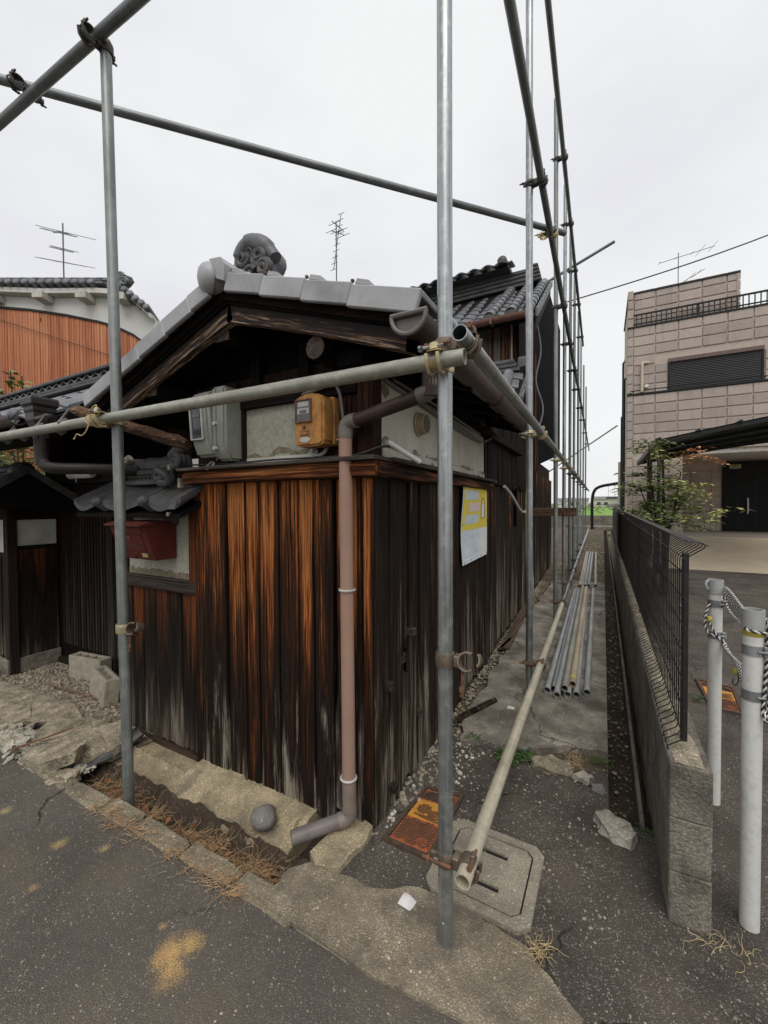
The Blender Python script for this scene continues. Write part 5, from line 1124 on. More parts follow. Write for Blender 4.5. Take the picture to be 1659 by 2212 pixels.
for (u0, u1, z0, z1) in ((.45, .55, 1.205, 1.232), (.45, .55, 1.145, 1.168), (.62, .72, 1.16, 1.232), (.12, .19, 1.06, 1.10), (.22, .28, 1.06, 1.11), (.1, .3, 1.025, 1.04)): patch(u0, u1, z0, z1, M_PW, 'faded_print', .002, 2)
p = PM_(.27, 1.185, .003); text_mesh('クレジット', .05, M_PW, T(*p) @ RZ(rad(90)) @ RX(rad(90)), 'lettering', pos)
p = PM_(.5, 1.075, .003); text_mesh('ご相談ください', .05, M_PBD, T(*p) @ RZ(rad(90)) @ RX(rad(90)), 'lettering', pos)
m = MB()
ar = [(.79+.075*math.cos(t), 1.44+.05*math.sin(t)) for t in [math.pi*i/12 for i in range(13)]]
outl = [(.865, 1.33)]+ar+[(.715, 1.33)]
m.tube([PM_(u, z, .003) for u, z in outl], .0016, 5); m.tube([PM_(.69, 1.322, .003), PM_(.89, 1.322, .003)], .002, 5)
for k in range(7):
    z = 1.34+.016*k
    for u in (.69, .875): m.tube([PM_(u, z, .003), PM_(u+.02, z+.003, .003)], .0009, 4)
m.obj('window_drawing', M_BLACK, pos); patch(.72, .86, 1.332, 1.44, M_PW, 'window_fill', .002, 3); patch(.76, .82, 1.43, 1.47, M_PK, 'window_fill', .0024, 3)
for u, z in ((.03, 1.56), (.25, 1.565), (.5, 1.56), (.98, 1.555), (.04, 1.29), (.98, 1.3), (.05, 1.01), (.3, 1.015), (.7, 1.02), (.97, 1.015)):
    m = MB(); p = PM_(u, z, .001); m.lathe([(0, .003), (.005, .002), (.006, 0)], 8, False, T(*p) @ RY(rad(90))); m.obj('nail', M_RUST, pos)

# ---------------------------------------------------------------- block wall and mesh fence
bw = thing('block_wall', 'low weathered concrete block wall under the dark mesh fence', 'wall', (0.265, 1.68, 0))
WX0, WX1, WY0, WY1 = 0.205, 0.325, 1.68, 14.6
m = MB(); m.box(WX0+.004, WX1-.004, WY0+.004, WY1, -.2, .545); m.obj('mortar_core', M_COREDK, bw)
BLKM = []
for s in range(3):
    m = MB(); m.box(0, WX1-WX0, 0, .397, 0, .185, .004)
    bmesh.ops.subdivide_edges(m.bm, edges=m.bm.edges[:], cuts=1, use_grid_fill=True)
    for v in m.bm.verts: v.co += V((mnoise.noise(v.co*12+V((s, 0, 0))), mnoise.noise(v.co*12+V((s, 9, 0))), mnoise.noise(v.co*12+V((s, 0, 9)))))*.005
    BLKM.append(m.mesh('block', M_BLOCK))
HALF = MB().box(0, WX1-WX0, 0, .195, 0, .185, .005).mesh('block', M_BLOCK)
for c in range(4):
    z = -.19+.186*c+.0; y = WY0
    if c % 2: inst(HALF, 'block', bw, T(WX0, y, z)); y += .2
    while y < WY1-.3:
        inst(BLKM[rnd.randrange(3)], 'block', bw, T(WX0, y, z)); y += .40
m = MB(); m.grid(lambda u, v: V((WX0+.004+.112*u, WY0+.01+(WY1-WY0)*v, .556+.006*mnoise.noise(V((u*3, v*90, 0)))-.012*(abs(u-.5)*2)**4)), 6, 120); m.obj('mortar_cap', M_CHUNK, bw, True)
M_FENCE = m_plain('dark_brown_coated_wire', (0.022, 0.019, 0.018), .5, .2, .25, 20)
fence = thing('mesh_fence', 'dark wire mesh fence with bent top and bottom edges on the block wall', 'fence', (0.255, 1.85, .55))
FX = .255
path = [(-.012, .508), (-.046, .535), (-.046, .565), (-.006, .595), (0, .61), (0, .93), (0, 1.24), (.006, 1.252), (.055, 1.288), (.058, 1.298), (.050, 1.306), (.0, 1.312)]
WIRE = MB().tube([(a, 0, b) for a, b in path], .0022, 5).mesh('vertical_wire', M_FENCE, True, 60)
FY0, FY1 = 1.775, 14.4
n = 0; y = FY0
while y < FY1 and n < 290: inst(WIRE, 'vertical_wire', fence, T(FX, y, 0)); y += .050; n += 1
for (dx, z) in ((-.012, .508), (-.046, .552), (0, .60), (0, .70), (0, .80), (0, .90), (0, 1.0), (0, 1.10), (0, 1.19), (0, 1.246), (.06, 1.297), (0, 1.313)):
    m = MB(); m.tube([(FX+dx+.004, FY0-.004, z), (FX+dx+.004, FY1, z)], .0024, 6); m.obj('horizontal_wire', M_FENCE, fence, True, 60)
for k in range(7):
    y = 1.868+2.0*k; m = MB(); m.box(FX+.006, FX+.026, y-.012, y+.012, .50, 1.262, .003); po = m.obj('fence_post', M_FENCE, fence)
    for z in (.66, .86, 1.06, 1.2):
        m = MB(); m.lathe([(0, .006), (.006, .005), (.008, 0)], 8, False, T(FX+.006, y, z) @ RY(rad(-90))); m.obj('bolt', M_GALV, po)

# ---------------------------------------------------------------- white rope posts on the parking lot
M_POST = m_plain('white_painted_post', (0.60, 0.60, 0.57), .5, .0, .05, 120, (.50, .48, .43), .15)
M_SLEEVE = m_plain('grey_vinyl_sleeve', (0.33, 0.335, 0.33), .5, 0, .08)
M_BAND = m_galv('band_steel', (.25, .26, .26), (.36, .37, .37), (.4, .4, .4))
def rope_post(x, y, top, label, bands):
    t = thing('rope_post', label, 'post', (x, y, 0), 0, 'white rope posts')
    X = T(x, y, 0)
    m = MB(); m.lathe([(.0275, -.1), (.0275, top-.02), (.024, top-.02), (.024, -.1)], 26, True, X); m.obj('post', M_POST, t, True, 40)
    m = MB(); m.lathe([(.0275, top-.068), (.0305, top-.066), (.0305, top), (.025, top), (.025, top-.06)], 26, False, X); m.obj('top_sleeve', M_SLEEVE, t, True, 40)
    m = MB(); m.lathe([(0, top-.03), (.025, top-.03)], 20, False, X); m.obj('post_plug', m_plain('rust_inside', (.07, .022, .015), .8), t)
    for z in bands:
        m = MB(); m.lathe([(.0278, z-.017), (.0295, z-.017), (.0295, z+.017), (.0278, z+.017)], 26, True, X); bn = m.obj('steel_band', M_BAND, t, True, 40)
        m = MB(); m.box(x+.022, x+.038, y-.026, y-.014, z-.018, z+.018, .002); m.tube([(x+.006, y-.031, z), (x+.034, y-.027, z)], .004, 8); m.obj('band_bolt', M_BAND, bn)
    return t
rope_post(.475, 2.46, 1.078, 'white rope post further from the camera, with a hook at its top left', (.965, .815))
rope_post(.447, 1.79, 1.088, 'white rope post nearer the camera with a yellow stained collar', (.952, .80))
pa = bpy.data.objects['rope_post']
m = MB(); m.tube(smooth_path([(.443, 2.45, 1.03), (.436, 2.448, 1.05), (.44, 2.45, 1.068), (.452, 2.452, 1.068)], 4), .007, 8); m.obj('hook', M_SLEEVE, pa, True)
pb = bpy.data.objects['rope_post.001']
m = MB(); m.lathe([(.028, 1.0), (.0292, 1.002), (.0292, 1.018), (.028, 1.02)], 22, False, T(.447, 1.79, 0)); m.obj('yellow_collar', m_plain('yellow_vinyl', (.36, .29, .04), .5), pb, True)
M_RW, M_RB, M_RY = m_plain('rope_white', (.62, .61, .57), .8, 0, .12, 60), m_plain('rope_black', (.02, .02, .022), .8, 0, .3, 60), m_plain('rope_yellow', (.48, .38, .06), .8, 0, .2, 60)
def rope(mw, mk, pts, r=.0042, pitch=.026, n=10):
    P = smooth_path(pts, n); 
    L = [0]
    for i in range(1, len(P)): L.append(L[-1]+(P[i]-P[i-1]).length)
    tot = L[-1]; N = max(6, int(tot/.0045)); res = []
    for k in range(N+1):
        s = tot*k/N; i = 0
        while i < len(L)-2 and L[i+1] < s: i += 1
        f = (s-L[i])/max(1e-6, L[i+1]-L[i]); res.append(P[i].lerp(P[i+1], f))
    prev = None; fr = []
    for i, p in enumerate(res):
        t = (res[min(i+1, N)]-res[max(i-1, 0)]).normalized()
        u = t.orthogonal().normalized() if prev is None else (prev-t*prev.dot(t)).normalized(); prev = u; fr.append((u, t.cross(u)))
    ph = rnd.uniform(0, 6)
    for b, mm in ((0, mw), (math.pi, mk)):
        mm.tube([p+(fr[i][0]*math.cos(ph+b+6.283*tot*i/N/pitch)+fr[i][1]*math.sin(ph+b+6.283*tot*i/N/pitch))*r*.62 for i, p in enumerate(res)], r*.72, 5)
def rope_thing(label, paths, loc, yellow=None):
    t = thing('rope', label, 'rope', loc, 0, 'black and white ropes on the posts')
    mw, mk = MB(), MB()
    for p in paths: rope(mw, mk, p)
    mw.obj('white_strand', M_RW, t, True); mk.obj('black_strand', M_RB, t, True)
    if yellow:
        for c in yellow:
            m = MB(); m.stone(c, .011, (1, 1, 1.3), 2, None, .2); m.obj('yellow_whipping', M_RY, t, True)
A, B = V((.475, 2.46, 0)), V((.447, 1.79, 0))
up = []
for k in range(5):
    up.append([(.512-.004*k, 2.46-.01*k, 1.045-.011*k), (.508, 2.35, 1.043-.012*k), (.49+.003*k, 2.1, 1.03-.011*k), (.472+.004*k, 1.93, 1.04-.01*k), (.45+.01*k, 1.83, 1.065-.009*k)])
up.append([(.51, 2.47, .99), (.505, 2.35, .955), (.485, 2.1, .965), (.43, 1.80, 1.022), (.424, 1.77, 1.022), (.447, 1.758, 1.018), (.475, 1.77, 1.016), (.48, 1.79, 1.02)])
rope_thing('black and white rope bundle strung at the top between the two white posts', up, (.49, 2.1, 1.0))
lo = []
for k in range(6):
    lo.append([(.507, 2.455, .80-.004*k), (.50+.004*k, 2.38, .775-.006*k), (.485+.004*k, 2.12, .80-.018*k), (.47+.003*k, 1.9, .84-.022*k), (.455, 1.82, .87-.02*k)])
lo += [[(.447, 2.435, .965), (.43, 2.42, .91), (.428, 2.42, .865), (.442, 2.42, .83), (.47, 2.418, .815), (.505, 2.43, .79)], [(.44, 2.42, .90), (.452, 2.418, .86), (.475, 2.42, .82), (.5, 2.43, .795)], [(.442, 2.425, .90), (.43, 2.42, .905), (.426, 2.42, .89), (.438, 2.42, .88)]]
rope_thing('black and white rope with yellow ends looping round the further white post and sagging', lo, (.48, 2.2, .8), [(.446, 2.418, .895), (.492, 2.2, .735)])
m = MB(); m.tube(smooth_path([(.5, 2.2, .735), (.505, 2.2, .70), (.495, 2.2, .675), (.485, 2.2, .685), (.488, 2.2, .70)], 5), .0022, 5); tag(m.obj('wire_hook', M_BLACK, None, True, origin=(.495, 2.2, .7)), 'small black wire hook dangling from the rope between the posts', 'hook')
co = []
for k in range(9):
    a = k*.7; dx, dy = .008*math.cos(a)*1.4, .012*math.sin(a)*1.4
    co.append([(.487+dx*.4, 1.80+dy, 1.055), (.492+dx, 1.785+dy, 1.02), (.496+dx*1.5, 1.775+dy, .93), (.494+dx*2, 1.77+dy, .84), (.488+dx*2, 1.77+dy, .77-.004*k), (.482+dx, 1.775+dy*2, .755-.003*k)])
rope_thing('thick hank of black and white rope hanging on the right of the nearer white post', co, (.49, 1.78, .9))
m = MB(); m.lathe([(0, .0), (.06, 0), (.07, .012), (.062, .03), (.05, .032), (.045, .02), (0, .02)], 28, False, T(.985, 3.56, .02) @ RX(rad(24))); tag(m.obj('plastic_lid', M_WHITE, None, True, 40, origin=(.985, 3.56, 0)), 'white round plastic lid lying on the asphalt at the right edge', 'lid')

# ---------------------------------------------------------------- modern house on the right
def m_siding():
    t = NT('taupe_siding_panel'); P = t.pos(); p = t.off(P)
    c = t.ramp(t.rand(), [(0.0, (0.37, 0.31, 0.275)), (0.5, (0.42, 0.355, 0.315)), (1.0, (0.47, 0.395, 0.35))])
    c = t.mix(c, t.ramp(t.noise(p, 26, 5, 0.7), [(0.3, 0.82), (0.7, 1.14)]), 1.0, 'MULTIPLY')
    c = t.mix(c, (0.22, 0.19, 0.17), t.ramp(t.noise(t.map(P, (1, 1, 0.1)), 6, 5, 0.65), [(0.5, 0.0), (0.8, 0.6)]))
    t.bump(t.noise(p, 60, 4), 0.5, 0.01); return t.out(c, 0.85)
M_SIDING = m_siding()
M_JOINT = m_plain('siding_joint', (0.46, 0.385, 0.33), .9, 0, .1, 8)
M_FRAME = m_plain('black_aluminium', (.012, .013, .014), .55, 0, .3, 14, None, 0, .3)
nh = thing('modern_house', 'taupe panel clad house with flat roof terrace and black railings on the right', 'house', (3.5, 15, .44))
HX, HY = .67, 15.0
rs = random.Random(31)
m = MB(); m.box(HX, 12, HY+.03, HY+3.3, 2.98, 6.86); m.obj('wall', M_JOINT, nh)
m = MB(); m.box(HX, 2.08, HY+.03, HY+3.3, .0, 2.979); m.obj('wall', M_JOINT, nh)
m = MB(); m.box(2.08, 12, HY+2.7, HY+3.3, .0, 2.979); m.obj('porch_wall', M_JOINT, nh)
m = MB(); m.box(HX+.02, 3.36, HY+.25, HY+3.3, 6.861, 8.0); m.obj('wall', M_JOINT, nh)
m = MB(); m.box(2.08, 12, HY+.05, HY+2.7, 2.86, 2.979); m.obj('porch_ceiling', m_plain('soffit_white', (.45, .43, .4), .8), nh)
PANW = .545
PANEL = [MB().box(0, w_, -.03, 0, 0, .262, .007).mesh('siding_panel', M_SIDING) for w_ in (PANW, .40, .29)]
def panels(x0, x1, z0, z1, y, skip=None):
    z = z0
    while z+.25 < z1:
        x = x0+.0; k = 0
        while x < x1-.15:
            w_ = 0 if x+PANW+.03 <= x1 else (1 if x+.43 <= x1 else 2)
            if not (skip and skip(x, z)): inst(PANEL[w_], 'siding_panel', nh, T(x+.015, y, z+.018))
            x += (PANW, .40, .29)[w_]+.03
        z += .30
panels(HX+.13, 6.2, 2.98, 4.78, HY+.03)
panels(HX+.13, 1.69, 4.79, 5.7, HY+.03); panels(3.92, 6.2, 4.79, 5.7, HY+.03); panels(HX+.13, 6.2, 5.69, 6.86, HY+.03, lambda x, z: x+.5 > 1.7 and x < 3.9 and z < 5.75)
panels(HX+.15, 3.36, 6.9, 8.1, HY+.25)
m = MB(); m.box(3.33, 3.40, HY+.21, HY+.4, 6.93, 8.0, .006); m.obj('corner_panel', M_SIDING, nh)
panels(HX+.13, 2.08, .75, 2.95, HY+.03)
panels(2.1, 3.5, .75, 2.8, HY+2.7); panels(5.6, 6.4, .75, 2.8, HY+2.7)
for k in range(26):     # quoin blocks on the corner, seen edge on from the alley
    m = MB(); m.box(HX-.022, HX+.125, HY+.0, HY+.22, .52+.29*k, .52+.29*k+.262, .006); m.obj('corner_panel', M_SIDING, nh)
for (x0, x1, y0, y1, z0, z1) in ((HX-.03, 12, HY-.02, HY+.2, 6.86, 6.92), (HX-.03, 12, HY-.03, HY+.15, 4.78, 4.84), (HX-.02, 3.42, HY+.2, HY+3.3, 8.0, 8.06)):
    m = MB(); m.box(x0, x1, y0, y1, z0, z1, .008); m.obj('coping', M_FRAME, nh)
rl = MB(); rl.box(.74, 12, HY+.05, HY+.09, 7.26, 7.31, .004); rl.box(.74, 12, HY+.05, HY+.09, 6.985, 7.02, .004); ro = rl.obj('railing', M_FRAME, nh)
for i in range(50):
    m = MB(); thick = i % 13 == 0; w2 = .035 if thick else .012; x = .76+.128*i
    m.box(x-w2, x+w2, HY+.055, HY+.085, 6.92, 7.26); m.obj('baluster', M_FRAME, ro)
m = MB(); m.box(.72, 12, HY+.0, HY+.05, 4.90, 4.94, .004); r2 = m.obj('railing', M_FRAME, nh)
for i in range(6):
    m = MB(); x = .74+1.2*i; m.box(x-.015, x+.015, HY+.005, HY+.045, 4.84, 4.90); m.obj('baluster', M_FRAME, r2)
# shuttered window
wn3 = MB(); wn3.box(1.70, 3.90, HY-.03, HY+.03, 5.66, 5.78, .01); wo = wn3.obj('shutter_box', m_plain('brown_shutter_box', (.13, .085, .07), .6), nh)
for q in (1.70, 3.855):
    m = MB(); m.box(q, q+.045, HY-.02, HY+.03, 4.84, 5.66); m.obj('shutter_rail', M_FRAME, wo)
M_SHUT = m_plain('dark_shutter', (.035, .034, .036), .5, .2, .15)
for k in range(17):
    m = MB(); z = 4.845+.048*k; m.prism([(1.746, HY+.012, z), (1.746, HY-.004, z+.022), (1.746, HY+.012, z+.045), (1.746, HY+.022, z+.045), (1.746, HY+.022, z)], (2.108, 0, 0)); m.obj('shutter_slat', M_SHUT, wo)
m = MB(); m.tube(smooth_path([(1.20, HY, 5.74), (1.08, HY-.03, 5.75), (1.04, HY-.04, 5.72), (1.035, HY-.04, 5.55), (1.035, HY-.04, 4.86)], 5), .04, 10); m.obj('duct_cover', m_plain('cream_duct', (.52, .47, .36), .6), nh, True, 50)
m = MB(); m.lathe([(0, .1), (.05, .1), (.05, 0), (0, 0)], 12, False, T(1.15, HY, 5.02) @ RX(rad(90))); m.obj('wall_fitting', M_WHITE, nh, True, 40)
# porch, door
m = MB(); m.box(2.08, 12, HY-.1, HY+2.7, .3, .45); m.obj('porch_floor', m_plain('porch_tile', (.34, .30, .255), .8, 0, .15, 4), nh)
for i in range(16):
    m = MB(); x = 2.1+.31*i; m.box(x, x+.295, HY-.095, HY+.2, .4495, .456, .002); m.obj('floor_tile', m_plain('porch_tile_%d' % (i % 2), (.36, .315, .27), .8, 0, .15, 4) if i < 2 else bpy.data.materials['porch_tile_%d' % (i % 2)], nh)
for i in range(9):
    x = 2.1+.165*i
    if x < 3.45:
        m = MB(); m.box(x, x+.155, HY+2.665, HY+2.698, .455, .73, .004); m.obj('base_tile', M_JOINT, nh)
for i in range(4):
    m = MB(); m.box(HX+.13+.33*i, HX+.13+.33*i+.315, HY-.002, HY+.029, .3, .73, .004); m.obj('base_tile', M_JOINT, nh)
dr = MB(); dr.box(3.56, 5.5, HY+2.60, HY+2.69, .455, 2.80, .006); do = dr.obj('door', m_plain('black_door', (.007, .0075, .009), .6, 0, .3, 3, None, 0, .2), nh)
for x in (3.95, 4.4, 4.85):
    m = MB(); m.box(x, x+.012, HY+2.592, HY+2.60, .5, 2.7); m.obj('door_groove', M_BLACK, do)
m = MB(); m.tube(smooth_path([(4.2, HY+2.59, 1.55), (4.2, HY+2.53, 1.53), (4.2, HY+2.52, 1.3), (4.2, HY+2.53, 1.08), (4.2, HY+2.59, 1.06)], 5), .022, 10); m.obj('handle', M_WHITE, do, True)
m = MB(); m.box(3.73, 4.03, HY+2.592, HY+2.598, 2.60, 2.69); st = m.obj('sticker', m_plain('sticker_yellow', (.42, .36, .10), .5), do)
m = MB(); m.box(3.73, 4.03, HY+2.592, HY+2.598, 2.555, 2.592); m.obj('sticker', M_DIAL, do)
text_mesh('AED', .10, M_BLACK, T(3.88, HY+2.590, 2.645) @ RX(rad(90)), 'lettering', st)
for (x, y, z0, z1, r) in ((HX-.06, HY+1.2, .3, 5.6, .035), (HX-.09, HY+2.6, .3, 4.6, .03), (HX-.075, HY+1.95, .3, 6.4, .03)):
    m = MB(); m.tube([(x, y, z0), (x, y, z1), (x+.05, y, z1+.06)], r, 10); m.obj('rain_pipe', M_FRAME, nh, True, 50)
m = MB(); m.tube([(HX-.12, HY+3.2, .3), (HX-.12, HY+3.2, 3.0)], .06, 10); m.obj('duct_cover', bpy.data.materials['cream_duct'], nh, True, 50)
m = MB(); m.lathe([(0, .0), (.16, 0), (.2, .05), (.2, .14), (.08, .2), (0, .2)], 18, False, T(HX-.3, HY+2.5, 1.25)); m.obj('pipe_cowl', M_WHITEP, nh, True, 40)

# carport
cp = thing('carport', 'black arched carport roof on slim posts in front of the modern house', 'carport', (1.0, 9.8, .1))
def arch(x): return 2.66+.50*math.sin(min(1, (x-.95)/4.2)*math.pi/2)
xs = [.95+.30*i for i in range(15)]
for yy in (9.45, 10.9, 12.3, 13.7, 14.4):
    m = MB(); m.prism([(x, yy, arch(x)) for x in xs]+[(x, yy, arch(x)-.09) for x in reversed(xs)], (0, .06, 0)); m.obj('roof_rib', M_FRAME, cp)
for i in range(0, 14, 2):
    a, b = xs[i], xs[i+1+(1 if i+2 < 15 else 0)]
    m = MB(); m.prism([(a+.01, 9.45, arch(a)-.02), (b-.01, 9.45, arch(b)-.02), (b-.01, 9.45, arch(b)+.0), (a+.01, 9.45, arch(a)+.0)], (0, 5.0, 0)); m.obj('roof_panel', m_plain('smoky_panel_%d' % i, (.028, .034, .032), .25, 0, .25, 3, None, 0, .6), cp)
    m = MB(); m.box(a-.02, a+.02, 9.4, 14.5, arch(a)-.01, arch(a)+.03); m.obj('purlin', M_FRAME, cp)
m = MB(); m.box(.88, .97, 9.4, 14.5, 2.56, 2.68, .01); m.obj('gutter', M_FRAME, cp)
for yy in (9.9, 12.1):
    m = MB(); m.box(.96, 1.07, yy, yy+.11, .0, 2.68, .008); m.obj('post', M_FRAME, cp)
m = MB(); m.tube(smooth_path([(.92, 9.5, 2.58), (.90, 9.5, 2.45), (.93, 9.6, 2.3), (1.0, 9.86, 2.15), (1.02, 9.87, 1.9), (1.02, 9.87, .2)], 5), .028, 10); m.obj('rain_pipe', M_ELBOW, cp, True)

# nandina shrub
nd = thing('nandina_shrub', 'nandina shrub with green sprays and a reddening branch, behind the mesh fence', 'shrub', (.82, 7.6, 0))
rg = random.Random(12)
M_BARK = m_plain('dark_bark', (.035, .026, .02), .9, 0, .4, 30, None, .8)
M_NGRN = m_plain('nandina_green', (.19, .24, .085), .55, 0, .45, 8)
M_NYEL = m_plain('nandina_yellow_green', (.36, .37, .12), .55, 0, .35, 8)
M_NRED = m_plain('nandina_red', (.55, .27, .13), .55, 0, .35, 8)
tips = []
for (bx_, tx, ty, tz, r0) in ((.80, .62, 7.55, 2.35, .03), (.84, .82, 7.7, 2.1, .045), (.86, 1.02, 7.5, 1.9, .03), (.84, 1.12, 7.75, 1.55, .022), (.80, .50, 7.6, 1.7, .02), (.70, .62, 7.5, 2.25, .035)):
    P = smooth_path([(bx_, 7.6, .0), (bx_+.02, 7.6, .9), ((bx_+tx)/2, (7.6+ty)/2, 1.25), (tx, ty, tz)], 6)
    m = MB(); k = len(P); m.tube(P, [r0*(1-.75*i/k) for i in range(k)], 7); m.obj('stem', M_BARK, nd, True); tips += [P[int(k*f)] for f in (.6, .72, .84, .95)]
def sprays(pts, mat, name, nl=9, L=.36, size=.095):
    vs, fs = [], []
    for p in pts:
        for _ in range(3):
            a = rg.uniform(0, 6.28); d = V((math.cos(a), math.sin(a), rg.uniform(-.25, .45))).normalized()
            for j in range(nl):
                c = V(p)+d*L*(j+1)/nl*rg.uniform(.8, 1.1)-V((0, 0, .12*(j/nl)**2))
                v2, f2 = leaves([c], 2, .045, size, rg, .35)
                b = len(vs); vs += v2; fs += [tuple(q+b for q in f) for f in f2]
    soup(name, mat, vs, fs, nd)
jit = lambda p, s: V(p)+V((rg.uniform(-s, s), rg.uniform(-s, s), rg.uniform(-s, s)))
sprays([jit(p, .16) for p in tips]+[jit((U_, 7.52, Z_), .14) for U_, Z_ in ((.55, 1.35), (.62, 1.2), (.8, 1.3), (.95, 1.25), (.85, 1.5), (1.0, 1.7), (.9, 1.95), (1.05, 1.35), (.6, 1.65), (.5, 1.45))]+[jit((.62, 7.5, 1.55), .2), jit((.9, 7.5, 1.7), .2), jit((.75, 7.5, 1.45), .2), jit((.6, 7.5, 1.4), .12), jit((.7, 7.55, 1.75), .15), jit((.75, 7.55, 1.6), .15)], M_NGRN, 'green_foliage')
sprays([jit(p, .2) for p in ((1.0, 7.5, 1.75), (1.1, 7.5, 1.6), (1.15, 7.5, 1.45), (1.2, 7.5, 1.3), (1.0, 7.5, 1.55), (1.0, 7.5, 2.0), (.9, 7.5, 1.85), (.7, 7.5, 2.1), (.68, 7.5, 2.3), (1.28, 7.5, 1.25), (1.0, 7.55, 1.4), (.95, 7.55, 1.6))], M_NYEL, 'yellowing_foliage')
sprays([jit(p, .05) for p in ((1.08, 7.45, 2.22), (1.2, 7.45, 2.18), (1.3, 7.45, 2.12), (1.15, 7.45, 2.15))], M_NRED, 'red_foliage', 8, .26, .075)
sprays([V((1.28, 7.45, 1.55))], M_NRED, 'red_foliage', 5, .12, .05)

# ---------------------------------------------------------------- covers in the ground
M_CI_O = m_plain('orange_painted_iron', (.36, .105, .04), .6, .1, .3, 26, (.16, .06, .03), .25)
M_CI_Y = m_plain('ochre_painted_iron', (.55, .26, .04), .6, .1, .22, 30, (.36, .15, .03), .25)
M_CI_F = m_plain('rusty_iron_frame', (.075, .05, .035), .8, .2, .35, 40, (.12, .07, .04), .3)
def meter_cover(name, label, q, circle=True):
    """cast-iron cover; q = four ground corners (far-left, far-right, near-right, near-left)"""
    c = sum((V((*p, 0)) for p in q), V())/4; t = thing(name, label, 'manhole cover', tuple(c)+() if False else (c.x, c.y, 0))
    def P(u, v, z):  # u across, v from near to far
        a = V((*q[3], 0)).lerp(V((*q[2], 0)), u); b = V((*q[0], 0)).lerp(V((*q[1], 0)), u); p = a.lerp(b, v); return V((p.x, p.y, z))
    for (u0, u1, v0, v1) in ((0, 1, 0, .045), (0, 1, .955, 1), (0, .085, .046, .954), (.915, 1, .046, .954)):
        m = MB(); m.prism([P(u0, v0, .016), P(u1, v0, .016), P(u1, v1, .016), P(u0, v1, .016)], (0, 0, -.05)); m.obj('frame', M_CI_F, t)
    m = MB(); m.prism([P(.10, .055, .009), P(.90, .055, .009), P(.90, .945, .009), P(.10, .945, .009)], (0, 0, -.03)); lid = m.obj('lid', M_CI_O, t)
    m = MB(); m.prism([P(.11, .44, .0115), P(.89, .44, .0115), P(.89, .74, .0115), P(.11, .74, .0115)], (0, 0, -.003)); m.obj('flower_band', M_CI_Y, lid)
    for lo_, hi in ((.075, .43), (.75, .93)):
        m = MB()
        for s in (1, -1):
            n = 9
            for i in range(-n, n):
                pts = []
                for k in range(13):
                    u = .12+.76*k/12; v = lo_+(i/n)*(hi-lo_)*1.0+s*(u-.5)*.48+(hi-lo_)/2*0+ (.17 if s < 0 else .17)
                    if lo_ < v < hi: pts.append(P(u, v, .0105))
                if len(pts) > 2: m.tube(pts, .0019, 4)
        m.obj('lattice_relief', M_CI_F, lid)
    m = MB()
    for cu, cv, s in ((.36, .60, 1.0),):
        for k in range(9):
            a = k*.698; m.stone(P(cu+.10*math.cos(a), cv+.05*math.sin(a), .013), .016, (1, .7, .22), 1, a, .2, k)
        m.stone(P(cu, cv, .015), .014, (1, 1, .3), 1, 0, .2, 3)
    for k in range(5): m.tube(smooth_path([P(.5, .58-.02*k, .0125), P(.66, .60-.035*k, .0135), P(.86, .66-.05*k, .0125)], 5), [.002]+[.0042]*9+[.0015], 5)
    for k in range(3): m.tube(smooth_path([P(.2+.1*k, .50, .0125), P(.4+.1*k, .475, .0135), P(.6+.1*k, .455, .0125)], 5), [.0015]+[.004]*9+[.0015], 5)
    m.obj('flower_relief', m_plain('dark_relief_'+name, (.15, .065, .02), .7, .1, .3, 30), lid)
    if circle:
        m = MB()
        for r_ in (.10, .065, .03): m.tube([P(.70+r_*math.cos(a), .155+r_*.5*math.sin(a), .011) for a in [6.283*i/18 for i in range(18)]], .0018, 4, closed=True)
        m.obj('ring_mark', M_CI_O, lid)
meter_cover('meter_cover', 'orange and yellow cast iron cover with a flower relief beside the house corner', [(-.79, 1.90), (-.595, 1.925), (-.61, 1.505), (-.832, 1.507)])
meter_cover('meter_cover', 'rusty orange cast iron cover in the parking asphalt behind the white posts', [(.665, 4.10), (.90, 4.03), (.845, 3.545), (.665, 3.56)])
# concrete inspection cover with chamfered frame and two slots
ic = thing('inspection_cover', 'square concrete inspection cover with two slots beneath the cream pipe', 'manhole cover', (-.4, 1.58, 0))
def octa(cx_, cy_, h, ch, rot, z): 
    c, s = math.cos(rot), math.sin(rot)
    o_ = [(-h+ch, -h), (h-ch, -h), (h, -h+ch), (h, h-ch), (h-ch, h), (-h+ch, h), (-h, h-ch), (-h, -h+ch)]
    return [(cx_+a*c-b*s, cy_+a*s+b*c, z) for a, b in o_]
rot = rad(-1.0); cx_, cy_ = -.398, 1.578
out, inn = octa(cx_, cy_, .192, .035, rot, .016), octa(cx_, cy_, .156, .028, rot, .016)
m = MB()
for i in range(8):
    j = (i+1) % 8; m.prism([out[i], out[j], inn[j], inn[i]], (0, 0, -.06))
bmesh.ops.remove_doubles(m.bm, verts=m.bm.verts[:], dist=.0005); m.obj('frame', M_COVER, ic)
